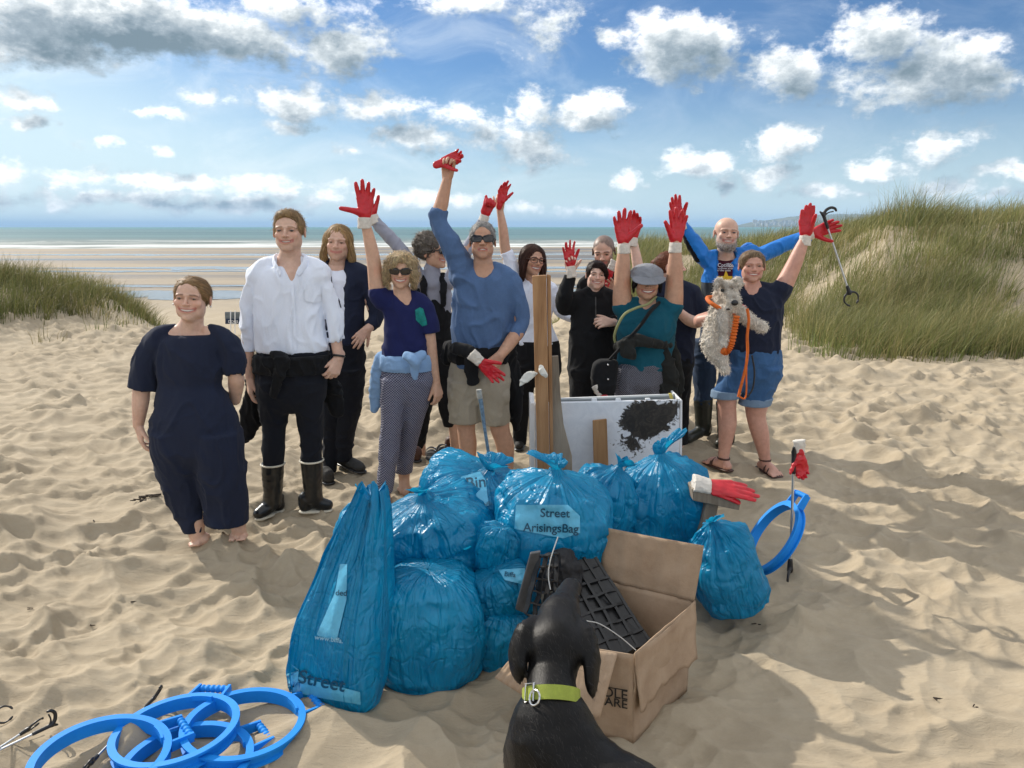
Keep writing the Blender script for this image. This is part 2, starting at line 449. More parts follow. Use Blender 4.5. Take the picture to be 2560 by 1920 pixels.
def shore(X, Yp):
    e = 182 + 10 * np.sin(X / 83.0) + 6 * np.sin(X / 31.0 + 1.2) + 3 * np.sin(X / 11.0) + 14 * sstep(-40, -140, X)
    far = 42000.0
    return e + (far - e) * Yp ** 6
plane('sea', -30000, 30000, 0, 1, SEAZ, sea_mat(), 1, 1, yfun=lambda X, Y: 230 + (42000 - 230) * Y)
plane('surf', -260, 260, 0, 1, SEAZ + .02, sea_mat(), 220, 6, yfun=lambda X, Y: shore(X, 0 * Y) + (330 - shore(X, 0 * Y)) * Y)
def wet_mat():
    m, T, b, o = new_mat('standing_water'); co = obj_co(T)
    n = T.noise(T.vmath('MULTIPLY', co, (.05, .3, 0)), 1.0, 5, .65)
    T.put(b.inputs['Base Color'], T.ramp(n, [(.35, (.12, .11, .09)), (.65, (.26, .26, .25))]))
    b.inputs['Roughness'].default_value = .10; b.inputs['IOR'].default_value = 1.4; b.inputs['Specular IOR Level'].default_value = .6
    bump(T, b, T.noise(T.vmath('MULTIPLY', co, (.5, 2.2, 0)), 1.0, 5, .65), .25, .2)
    return m
def pools():
    """long shallow pools left by the tide on the flat beach, each its own ragged sheet"""
    mat = wet_mat(); r = random.Random(5)
    spec = [(-34, 30, 56, 4.6, 0), (-60, 90, 92, 4.2, 1), (-100, 20, 142, 5.5, 2), (-20, 120, 148, 3.0, 3), (-70, -25, 85, 2.0, 4), (-5, 40, 84, 1.8, 5), (-38, -14, 63, 1.2, 6), (2, 26, 62, 1.0, 7), (-90, 60, 120, 1.6, 8)]
    for (x0, x1, yc, hw, sd) in spec:
        n = 160; X = np.linspace(x0, x1, n); t = np.linspace(0, 1, n)
        env = np.minimum(1, np.minimum(t, 1 - t) * 7)
        Z0 = np.zeros(n)
        wv = lambda s, q: fbm(np.stack([X * q, Z0, Z0], -1), s, 4, .6) - .5
        mid = yc + 4 * wv(sd, .05) + X * .02
        up = mid + hw * env * (.55 + 1.5 * np.abs(wv(sd + 40, .16))); dn = mid - hw * env * (.45 + 2.2 * np.abs(wv(sd + 80, .22)))
        zc = np.maximum(H(X, up), H(X, dn))
        zc = np.full(n, float(H(np.array([(x0 + x1) / 2]), np.array([yc]))[0]) + .03) if yc > 60 else np.maximum(zc, H(X, mid)) + .02
        V = np.concatenate([np.stack([X, dn, zc], -1), np.stack([X, up, zc], -1)])
        i = np.arange(n - 1); Fq = np.stack([i, i + 1, i + 1 + n, i + n], -1)
        link('tide_pool', mesh_np('tide_pool', V, Fq), mat, kind='structure')
pools()
def headland():
    n, k = 160, 16; X = np.linspace(0, 1, n); az0 = px_azel(1830, 560)[0]; az1 = px_azel(2620, 560)[0]
    A = az0 + (az1 - az0) * X; D = 7600 + 600 * X
    prof = np.interp(1830 + 790 * X, [1830, 1880, 1940, 2020, 2080, 2130, 2200, 2400, 2620], [2, 14, 22, 33, 37, 38, 36, 30, 30]) / FPX * 7600 * .98
    prof = prof * (1 + .06 * (fbm(np.stack([X * 40, X * 0, X * 0], -1), 2, 4) - .5))
    V = []
    for j in range(k):
        t = j / (k - 1); sh = np.sin(min(1, t * 1.25) * math.pi / 2) if t < .8 else 1 - (t - .8) * 1.5
        d = D + t * 2200
        rug = 1 + .12 * (fbm(np.stack([X * 60, X * 0 + t * 6, X * 0], -1), 12, 4) - .5)
        V.append(np.stack([np.sin(A) * d, np.cos(A) * d, SEAZ - 1 + prof * sh * rug + 0 * X], -1))
    V = np.stack(V, 1).reshape(-1, 3); I, J = np.meshgrid(np.arange(n - 1), np.arange(k - 1), indexing='ij')
    Fq = np.stack([I * k + J, (I + 1) * k + J, (I + 1) * k + J + 1, I * k + J + 1], -1).reshape(-1, 4)
    m, T, b, o = new_mat('far_hill'); co = obj_co(T)
    nn = T.noise(co, .006, 6, .65)
    T.put(b.inputs['Base Color'], T.ramp(nn, [(.35, (.05, .075, .04)), (.5, (.11, .125, .07)), (.66, (.22, .20, .14))]))
    b.inputs['Roughness'].default_value = .95
    link('headland_hill', mesh_np('headland_hill', V, Fq), m, kind='structure')
    # the town along its foot: far-off white houses that read as one mass
    mb = MB(); r = random.Random(3)
    for i in range(80):
        px = r.uniform(1885, 2010); y = r.uniform(0, 1); d = 7300 + 500 * y
        a = px_azel(px, 560)[0]; w = r.uniform(14, 30); h = r.uniform(14, 30)
        mb.box((math.sin(a) * d, math.cos(a) * d, SEAZ + h / 2 + y * 38 + 6), (w, 14, h))
    o = mb.build('seaside_town', m_plain('town_white', (.42, .42, .42), .8, .1, .01), smooth=False)
    o['kind'] = 'stuff'; tag(o, 'far-off white houses clustered along the foot of the headland', 'town')
headland()

# ------------------------------------------------------------------ marram grass
def grass_mat():
    m, T, b, o = new_mat('marram_grass')
    a = T.node('ShaderNodeAttribute', attribute_name='Col')
    T.put(b.inputs['Base Color'], a.outputs['Color']); b.inputs['Roughness'].default_value = .55
    b.inputs['Specular IOR Level'].default_value = .3
    tr = T.node('ShaderNodeBsdfTranslucent'); T.l.new(a.outputs['Color'], tr.inputs[0])
    mx = T.node('ShaderNodeMixShader'); mx.inputs[0].default_value = .3
    T.l.new(b.outputs[0], mx.inputs[1]); T.l.new(tr.outputs[0], mx.inputs[2]); T.l.new(mx.outputs[0], o.inputs[0])
    return m
GRASS = grass_mat()
def blades(px, py, L, lean, width, col, wind=(.35, -.1), seg=3, rs=None):
    """arching blades as strips: px,py roots; L lengths; lean (n,2) outward direction"""
    n = len(px); pz = H(px, py) - .02
    t = np.linspace(0, 1, seg + 1)
    th = rs.uniform(0, 2 * math.pi, n); side = np.stack([np.cos(th), np.sin(th), 0 * th], -1)
    ln = lean + np.array(wind)[None] * rs.uniform(.3, 1.2, (n, 1))
    V = np.zeros((n, seg + 1, 2, 3), np.float32)
    for i, tt in enumerate(t):
        out = L * (tt ** 1.9)[..., None] if False else L * tt ** 1.9
        up = L * (tt - .30 * tt ** 2.6 * np.minimum(1, np.hypot(ln[:, 0], ln[:, 1]) * 1.6))
        c = np.stack([px + ln[:, 0] * out, py + ln[:, 1] * out, pz + up], -1)
        w = (width * (1 - tt * .9) * .5)[:, None]
        V[:, i, 0] = c - side * w; V[:, i, 1] = c + side * w
    k = (seg + 1) * 2; base = np.arange(n)[:, None] * k
    Fq = np.concatenate([np.stack([base[:, 0] + 2 * i, base[:, 0] + 2 * i + 1, base[:, 0] + 2 * i + 3, base[:, 0] + 2 * i + 2], -1) for i in range(seg)])
    cc = np.repeat(col[:, None, :], k, 1)
    grad = np.repeat(t, 2)[None, :, None]
    cc = cc * (1 - .0 * grad) * (1 - grad * .35) + np.array([.30, .25, .11]) * grad * .35
    return V.reshape(-1, 3), Fq, cc.reshape(-1, 3)
def grass_patch(name, label, tufts, rs, dark=1.0):
    """tufts: list of (x, y, radius, blades, length)"""
    PX, PY, LL, LN, WW, CC = [], [], [], [], [], []
    pal = np.array([[.095, .135, .034], [.135, .165, .046], [.20, .20, .07], [.30, .25, .11], [.055, .09, .036], [.38, .32, .16]])
    for (x, y, rad, nb, ln) in tufts:
        a = rs.uniform(0, 2 * math.pi, nb); q = np.sqrt(rs.uniform(0, 1, nb)) * rad
        PX.append(x + np.cos(a) * q); PY.append(y + np.sin(a) * q)
        LL.append(ln * rs.uniform(.55, 1.15, nb))
        o = (q / max(rad, .01))[:, None] * np.stack([np.cos(a), np.sin(a)], -1) * rs.uniform(.2, .75, (nb, 1)) + rs.normal(0, .13, (nb, 2))
        LN.append(o); WW.append(rs.uniform(.006, .012, nb) * (.55 + .045 * math.hypot(x, y)))
        tone = rs.choice(6, p=[.20, .24, .20, .16, .12, .08]); base = pal[tone] * rs.uniform(.7, 1.55)
        c = .65 * base + .42 * pal[rs.choice(6, nb, p=[.22, .26, .22, .12, .12, .06])]
        CC.append(c * rs.uniform(.7, 1.3, (nb, 1)) * dark)
    cat = np.concatenate
    V, Fq, cc = blades(cat(PX), cat(PY), cat(LL), cat(LN), cat(WW), cat(CC), rs=rs)
    o = link(name, mesh_np(name, V, Fq, col=cc), GRASS, kind='stuff')
    tag(o, label, 'grass'); return o
def make_grass():
    rs = np.random.default_rng(21)
    T1 = []
    tries = 0
    while len(T1) < 2300 and tries < 40000:                       # the long dune at the right
        tries += 1
        y = rs.uniform(9.5, 33); u = rs.uniform(-.02, 1.0); x = u * y
        yb, yr = np.interp(u, _U, _YB), np.interp(u, _U, _YR)
        if y < yb - .3 or y > yr + 4.5: continue
        d = fbm(np.array([[x * .32, y * .32, 2.0]]), 44, 3)[0]
        # the sandy path that climbs between the near tussocks and the far dune
        pathc = np.interp(y, [12, 14, 17, 20, 24], [.30, .345, .42, .50, .62])
        if abs(u - pathc) < .022 and y < 17: continue
        ok = d > (.41 if y < 13.0 else .30) + .08 * (rs.uniform() < .3)
        if not ok: continue
        near = y < 14.5
        T1.append((x, y, rs.uniform(.22, .5), int(rs.uniform(26, 46) * (1.35 if near else .8)), rs.uniform(.40, .80) if near else rs.uniform(.42, .75)))
    for i in range(26):                                            # the near fringe tussocks
        u = rs.uniform(.385, .70); y = rs.uniform(10.4, 11.8)
        T1.append((u * y, y, rs.uniform(.3, .5), 60, rs.uniform(.45, .72)))
    for i in range(16):                                            # tall crest clump against the sky
        px = rs.uniform(2130, 2330); u = (px - CX) / FPX * 1.02; y = np.interp(u, _U, _YR) + rs.uniform(-.8, .6)
        T1.append((u * y, y, .4, 45, rs.uniform(.8, 1.1)))
    grass_patch('dune_grass', 'dense olive marram grass covering the long dune beside the sandy path', T1, rs)
    T2 = []; tries = 0
    while len(T2) < 560 and tries < 20000:
        tries += 1
        y = rs.uniform(11.5, 19); x = -rs.uniform(5.6, 16)
        h = float(dune_left(np.array([x]), np.array([y]))[0])
        if h < .12 + .08 * rs.uniform() or (h < .38 and y < 12.8): continue
        T2.append((x, y, rs.uniform(.25, .45), int(rs.uniform(36, 54)), rs.uniform(.42, .66)))
    for (px, py) in [(120, 850), (95, 800), (40, 780), (330, 815), (300, 820), (360, 812), (250, 830)]:
        g = gp(px, py); T2.append((g.x, g.y, .25, 24, .4))
    grass_patch('dune_grass', 'dark green marram grass on the low dune facing the wet beach', T2, rs, .72)
make_grass()
# ------------------------------------------------------------------ implicit surfaces -> one continuous mesh
def smin(a, b, k):
    if k <= 0: return np.minimum(a, b)
    h = np.maximum(k - np.abs(a - b), 0) / k
    return np.minimum(a, b) - h * h * k * .25
def catmull(P, n):
    P = np.asarray(P, float)
    if P.ndim == 1: P = P[:, None]
    m = len(P)
    if m < 3: 
        t = np.linspace(0, m - 1, n); i = np.minimum(t.astype(int), m - 2); f = (t - i)[:, None]
        return P[i] * (1 - f) + P[i + 1] * f
    Q = np.vstack([2 * P[0] - P[1], P, 2 * P[-1] - P[-2]])
    t = np.linspace(0, m - 1, n); i = np.minimum(t.astype(int), m - 2); f = (t - i)[:, None]
    p0, p1, p2, p3 = Q[i], Q[i + 1], Q[i + 2], Q[i + 3]
    return .5 * (2 * p1 + (p2 - p0) * f + (2 * p0 - 5 * p1 + 4 * p2 - p3) * f ** 2 + (3 * p1 - p0 - 3 * p2 + p3) * f ** 3)
def ell(c, r, R=None):
    c = npv(c); r = np.asarray(r, float); R = np.eye(3) if R is None else np.asarray(R, float)
    ext = np.sqrt(((R * r[None, :]) ** 2).sum(1))
    def f(X, Y, Z):
        x, y, z = X - c[0], Y - c[1], Z - c[2]
        a = (R[0, 0] * x + R[1, 0] * y + R[2, 0] * z) / r[0]
        b = (R[0, 1] * x + R[1, 1] * y + R[2, 1] * z) / r[1]
        d = (R[0, 2] * x + R[1, 2] * y + R[2, 2] * z) / r[2]
        k0 = np.sqrt(a * a + b * b + d * d) + 1e-9
        k1 = np.sqrt((a / r[0]) ** 2 + (b / r[1]) ** 2 + (d / r[2]) ** 2) + 1e-9
        return k0 * (k0 - 1) / k1
    return f, c - ext, c + ext
def chain(pts, rad, n=None, flat=None, flat0=False, flat1=False):
    """smooth tube through pts with radii; flat=(vector, ratio) squashes the section along vector"""
    pts = np.array([npv(p) for p in pts]); rad = np.asarray(rad, float)
    n = n or max(2, 3 * (len(pts) - 1) + 1)
    Pc = catmull(pts, n); Rc = np.maximum(catmull(rad, n)[:, 0], .001)
    mx = Rc.max() * 1.05
    if flat is not None:
        fu = npv(Vector(flat[0]).normalized()); fr = flat[1]
    def f(X, Y, Z):
        D = None
        for i in range(n - 1):
            a, b = Pc[i], Pc[i + 1]; ab = b - a; L2 = ab @ ab + 1e-12
            x, y, z = X - a[0], Y - a[1], Z - a[2]
            t = np.clip((x * ab[0] + y * ab[1] + z * ab[2]) / L2, 0, 1)
            qx, qy, qz = x - t * ab[0], y - t * ab[1], z - t * ab[2]
            if flat is not None:
                s = (qx * fu[0] + qy * fu[1] + qz * fu[2]) * (1 / fr - 1)
                qx, qy, qz = qx + s * fu[0], qy + s * fu[1], qz + s * fu[2]
            d = np.sqrt(qx * qx + qy * qy + qz * qz) - (Rc[i] + t * (Rc[i + 1] - Rc[i]))
            D = d if D is None else np.minimum(D, d)
        if flat is not None and fr < 1: D = D * (.5 + .5 * fr)
        if flat0:
            w = Pc[0] - Pc[1]; w /= np.linalg.norm(w)
            D = np.maximum(D, (X - Pc[0][0]) * w[0] + (Y - Pc[0][1]) * w[1] + (Z - Pc[0][2]) * w[2])
        if flat1:
            w = Pc[-1] - Pc[-2]; w /= np.linalg.norm(w)
            D = np.maximum(D, (X - Pc[-1][0]) * w[0] + (Y - Pc[-1][1]) * w[1] + (Z - Pc[-1][2]) * w[2])
        return D
    return f, Pc.min(0) - mx, Pc.max(0) + mx
def stack(rows, grow=0.0, rnd=0.0, pw=2.0):
    """horizontal sections: rows of (z, cx, cy, rx, ry), joined smoothly"""
    R = np.array(sorted(rows), float); T = catmull(R, 12 * (len(R) - 1) + 1)
    z = T[:, 0]; o = np.argsort(z); T = T[o]; z = T[:, 0]
    rx = np.maximum(T[:, 3] + grow, .004); ry = np.maximum(T[:, 4] + grow, .004)
    z0, z1 = R[0, 0], R[-1, 0]
    lo = np.array([(T[:, 1] - rx).min(), (T[:, 2] - ry).min(), z0]); hi = np.array([(T[:, 1] + rx).max(), (T[:, 2] + ry).max(), z1])
    def f(X, Y, Z):
        zz = Z.ravel(); sh = Z.shape
        g = lambda q: np.interp(zz, z, q).reshape(sh)
        a, b = g(rx), g(ry); u, v = (X - g(T[:, 1])) / a, (Y - g(T[:, 2])) / b
        if pw == 2.0: k0 = np.sqrt(u * u + v * v) + 1e-9
        else: k0 = (np.abs(u) ** pw + np.abs(v) ** pw) ** (1 / pw) + 1e-9
        k1 = np.sqrt((u / a) ** 2 + (v / b) ** 2) / np.sqrt(u * u + v * v + 1e-9) * k0 + 1e-9
        d = k0 * (k0 - 1) / k1
        dz = np.maximum(z0 - Z, Z - z1)
        if rnd > 0: return smin_max(d, dz, rnd)
        return np.maximum(d, dz)
    return f, lo, hi
def smin_max(a, b, k): return -smin(-a, -b, k)
def surfnets(V, lo, h):
    S = V < 0
    c = S.view(np.uint8)
    n = [c[i:c.shape[0] - 1 + i, j:c.shape[1] - 1 + j, k:c.shape[2] - 1 + k] for i in (0, 1) for j in (0, 1) for k in (0, 1)]
    cnt = n[0].copy()
    for q in n[1:]: cnt += q
    idx = np.argwhere((cnt > 0) & (cnt < 8))
    gid = np.full(cnt.shape, -1, np.int32); gid[idx[:, 0], idx[:, 1], idx[:, 2]] = np.arange(len(idx))
    off = np.array([(i, j, k) for i in (0, 1) for j in (0, 1) for k in (0, 1)])
    val = np.stack([V[idx[:, 0] + o[0], idx[:, 1] + o[1], idx[:, 2] + o[2]] for o in off], 1)
    pos = np.zeros((len(idx), 3)); num = np.zeros(len(idx))
    for a in range(8):
        for b in range(a + 1, 8):
            if np.abs(off[a] - off[b]).sum() != 1: continue
            va, vb = val[:, a], val[:, b]; m = (va < 0) != (vb < 0)
            t = np.where(m, va / np.where(m, va - vb, 1), 0)
            pos += np.where(m[:, None], off[a] + t[:, None] * (off[b] - off[a]), 0); num += m
    P = lo + h * (idx + pos / num[:, None])
    Fs = []
    for ax in range(3):
        s0 = [slice(None)] * 3; s1 = [slice(None)] * 3; s0[ax] = slice(0, -1); s1[ax] = slice(1, None)
        A, B = S[tuple(s0)], S[tuple(s1)]
        e = np.argwhere(A != B); u, v = (ax + 1) % 3, (ax + 2) % 3
        ok = (e[:, u] > 0) & (e[:, v] > 0) & (e[:, u] < gid.shape[u]) & (e[:, v] < gid.shape[v]); e = e[ok]
        du = np.zeros(3, int); du[u] = 1; dv = np.zeros(3, int); dv[v] = 1
        g = lambda q: gid[q[:, 0], q[:, 1], q[:, 2]]
        quad = np.stack([g(e - du - dv), g(e - dv), g(e), g(e - du)], 1)
        fl = A[e[:, 0], e[:, 1], e[:, 2]]
        quad = np.where(fl[:, None], quad, quad[:, ::-1]); Fs.append(quad)
    Fq = np.concatenate(Fs); Fq = Fq[(Fq >= 0).all(1)]
    return P, Fq
def vnormals(V, Fq):
    a = V[Fq[:, 2]] - V[Fq[:, 0]]; b = V[Fq[:, 3]] - V[Fq[:, 1]]; fn = np.cross(a, b)
    N = np.zeros_like(V)
    for k in range(3):
        N[:, k] = sum(np.bincount(Fq[:, j], fn[:, k], len(V)) for j in range(4))
    return N / (np.linalg.norm(N, axis=1, keepdims=True) + 1e-12)
def relax(V, Fq, it=1, w=.5):
    i = Fq.ravel(); j = np.roll(Fq, -1, 1).ravel()
    ii = np.concatenate([i, j]); jj = np.concatenate([j, i]); n = np.bincount(ii, minlength=len(V))[:, None] + 1e-9
    for _ in range(it):
        A = np.stack([np.bincount(ii, V[jj, k], len(V)) for k in range(3)], 1) / n
        V = V + (A - V) * w
    return V
class Field:
    def __init__(s): s.ops = []
    def add(s, prim, k=.012): s.ops.append((0, prim, k)); return s
    def sub(s, prim, k=.006): s.ops.append((1, prim, k)); return s
    def cut(s, p, n, k=.004):
        """keep only the side behind the plane"""
        p = npv(p); n = npv(Vector(n).normalized())
        s.ops.append((2, (lambda X, Y, Z: (X - p[0]) * n[0] + (Y - p[1]) * n[1] + (Z - p[2]) * n[2], None, None), k)); return s
    def bounds(s):
        lo = np.min([o[1][1] for o in s.ops if o[0] == 0], 0); hi = np.max([o[1][2] for o in s.ops if o[0] == 0], 0)
        return lo, hi
    def mesh(s, h, lo=None, hi=None, smooth=1):
        if lo is None: lo, hi = s.bounds()
        lo = np.asarray(lo) - 3 * h; hi = np.asarray(hi) + 3 * h
        n = np.ceil((hi - lo) / h).astype(int) + 1
        V = np.full(n, .3, np.float32); ax = [lo[i] + h * np.arange(n[i]) for i in range(3)]
        for typ, (f, a, b), k in s.ops:
            if typ == 2:
                i0 = np.zeros(3, int); i1 = n
            else:
                m = k + 3 * h
                i0 = np.maximum(np.floor((a - m - lo) / h).astype(int), 0); i1 = np.minimum(np.ceil((b + m - lo) / h).astype(int) + 1, n)
                if (i1 <= i0).any(): continue
            sl = tuple(slice(i0[q], i1[q]) for q in range(3))
            d = f(ax[0][sl[0]][:, None, None], ax[1][sl[1]][None, :, None], ax[2][sl[2]][None, None, :])
            if typ == 0: V[sl] = smin(V[sl], d, k)
            elif typ == 1: V[sl] = smin_max(V[sl], -d, k)
            else: V[sl] = smin_max(V[sl], d, k)
        P, Fq = surfnets(V, lo, h)
        if smooth: P = relax(P, Fq, smooth, .5)
        return P, Fq
def wrinkle(V, Fq, amp=.006, sc=(14, 14, 6), seed=1, fine=.2):
    """cloth folds: long ridges of stretched, warped noise pushed along the normals"""
    N = vnormals(V, Fq); sc = np.array(sc, float) * .8
    w = np.stack([fbm(V * 3.5, seed + 3, 2), fbm(V * 3.5 + 9.1, seed + 4, 2), fbm(V * 3.5 + 4.3, seed + 5, 2)], 1) - .5
    a = vnoise(V * sc + w * 3.2, seed); r = np.clip(1 - np.abs(2 * a - 1) * 2.4, 0, 1) ** 1.6
    a2 = vnoise(V * sc * 1.9 + w * 5 + 7.7, seed + 21); r2 = np.clip(1 - np.abs(2 * a2 - 1) * 2.6, 0, 1) ** 1.6
    b = fbm(V * sc * .6, seed + 9, 2) - .5
    return V + N * (((r - .3) * amp + (r2 - .3) * amp * .4 + b * amp * 1.2) * (1 - .88 * N[:, 2] ** 2))[:, None]
# ------------------------------------------------------------------ people
def skin_mat():
    m, T, b, o = new_mat('skin')
    a = T.node('ShaderNodeAttribute', attribute_name='Col'); co = obj_co(T)
    n = T.noise(co, 38, 5, .65)
    col = T.mix(1.0, a.outputs['Color'], T.ramp(n, [(.3, (.88, .84, .82)), (.7, (1.08, 1.05, 1.03))]), 'MULTIPLY')
    T.put(b.inputs['Base Color'], col); b.inputs['Roughness'].default_value = .48; b.inputs['Specular IOR Level'].default_value = .4
    b.inputs['Subsurface Weight'].default_value = .12; b.inputs['Subsurface Radius'].default_value = (.012, .005, .003); b.inputs['Subsurface Scale'].default_value = 1.0
    bump(T, b, T.noise(co, 420, 3, .6), .18, .0012)
    return m
SKIN = skin_mat()
def hair_mat():
    m, T, b, o = new_mat('hair')
    a = T.node('ShaderNodeAttribute', attribute_name='Col')
    T.put(b.inputs['Base Color'], a.outputs['Color']); b.inputs['Roughness'].default_value = .55; b.inputs['Specular IOR Level'].default_value = .28
    tr = T.node('ShaderNodeBsdfTranslucent'); T.l.new(a.outputs['Color'], tr.inputs[0])
    mx = T.node('ShaderNodeMixShader'); mx.inputs[0].default_value = .25
    T.l.new(b.outputs[0], mx.inputs[1]); T.l.new(tr.outputs[0], mx.inputs[2]); T.l.new(mx.outputs[0], o.inputs[0])
    return m
HAIR = hair_mat()
TEETH = m_plain('teeth', (.88, .85, .79), .3, .03)
def eye_mat():
    m, T, b, o = new_mat('eye'); a = T.node('ShaderNodeAttribute', attribute_name='Col')
    T.put(b.inputs['Base Color'], a.outputs['Color']); b.inputs['Roughness'].default_value = .12; return m
EYE = eye_mat()
GLOVE_RED = m_plain('red_rubber', (.50, .008, .018), .32, .12, 30, .25, 220, .5)
CUFF = m_plain('glove_knit', (.62, .58, .52), .9, .1, 60, .5, 500)
BLACKP = m_plain('black_plastic', (.012, .012, .013), .38, .2, 20, .15, 300, .5)
LENS = m_plain('dark_lens', (.012, .008, .008), .08, .05, 5, spec=.6)
HANDL = (.074, .083, .076, .060)
def frame(w, n):
    w = Vector(w).normalized(); n = Vector(n); n = (n - w * n.dot(w)).normalized(); return w, n
def add_hand(Fd, wrist, w, n, thumb, size=1.0, curl=(.25, .25, .3, .35), spread=.12, infl=0.0, tspread=.75, tcurl=.3, skew=0.0, k=.008):
    """wrist position, finger direction w, palm normal n, thumb = +1/-1: thumb on the side of w x n"""
    w, n = frame(w, n); s = w.cross(n) * thumb; W0 = Vector(wrist); z = size
    mid = W0
    kn = [(.024, .088), (.004, .092), (-.0155, .087), (-.034, .078)]
    Fd.add(chain([W0 - w * .035 * z, W0, W0 + w * .03 * z], [(.024 + infl) * z, (.026 + infl) * z, (.027 + infl) * z], flat=(n, .72)), k)
    for i in range(4):
        K = W0 + w * kn[i][1] * z + s * kn[i][0] * z
        b0 = W0 + w * .012 * z + s * kn[i][0] * .5 * z
        Fd.add(chain([b0, K], [(.0165 + infl) * z, (.0125 + infl) * z]), k)
        a = (1.35 - i) * spread + skew
        d = (w * math.cos(a) + s * math.sin(a)).normalized(); ang = 0; P = K; pts = [K - d * .006 * z]
        for j, (fr, cf) in enumerate(((.46, .8), (.30, 1.0), (.24, .7))):
            ang += curl[i] * cf; dd = (d * math.cos(ang) + n * math.sin(ang)); P = P + dd * HANDL[i] * fr * z; pts.append(P)
        r = (.0098 if i < 3 else .0086)
        Fd.add(chain(pts, [(r + .001 + infl) * z, (r + infl) * z, (r * .93 + infl) * z, (r * .74 + infl) * z], n=7), .004)
    b0 = W0 + w * .018 * z + s * .018 * z + n * .006 * z
    d1 = (w * math.cos(tspread) + s * math.sin(tspread) + n * .28).normalized()
    m1 = b0 + d1 * .042 * z
    d2 = (d1 + n * tcurl * .7 + w * tcurl * .55).normalized(); m2 = m1 + d2 * .034 * z
    d3 = (d2 + n * tcurl * .5 + w * tcurl * .3).normalized(); m3 = m2 + d3 * .026 * z
    Fd.add(chain([b0, m1, m2, m3], [(.019 + infl) * z, (.0125 + infl) * z, (.0108 + infl) * z, (.0085 + infl) * z], n=8), k)

def add_foot(Fd, ankle, toe, size=1.0, infl=0.0, toes=True, k=.01):
    """bare foot: ankle joint point, toe = point of the toes on the ground"""
    A, T = Vector(ankle), Vector(toe); d = Vector((T.x - A.x, T.y - A.y, 0)); L = d.length; d.normalize(); s = Vector((-d.y, d.x, 0))
    g = T.z
    heel = Vector((A.x, A.y, g + .032)) - d * .045
    ball = Vector((T.x, T.y, g + .022)) - d * .062
    Fd.add(chain([A, Vector((A.x, A.y, g + .055)) + d * .01, ball + Vector((0, 0, .016)) - d * .03, ball], [.036 + infl, .037 + infl, .036 + infl, .030 + infl], n=9, flat=((0, 0, 1), .86)), k)
    Fd.add(chain([heel, A - Vector((0, 0, .02))], [.031 + infl, .033 + infl]), k)
    Fd.add(chain([heel, ball + s * .016], [.03 + infl, .026 + infl]), k); Fd.add(chain([heel, ball - s * .018], [.03 + infl, .026 + infl]), k)
    if toes:
        for i in range(5):
            o = (i - 2) * .0165; ln = .062 - abs(i - 1.6) * .006
            Fd.add(chain([ball + s * o * 1.15, ball + s * o * 1.25 + d * ln * .6 + Vector((0, 0, -.004)), ball + s * o * 1.25 + d * ln + Vector((0, 0, -.01))], [.016, .0098, .0088]), .004)

def rotm(yaw, pitch, roll):
    """columns: local x (image right), y (back of head), z (up)"""
    return np.array((Matrix.Rotation(yaw, 3, 'Z') @ Matrix.Rotation(pitch, 3, 'X') @ Matrix.Rotation(roll, 3, 'Y')))

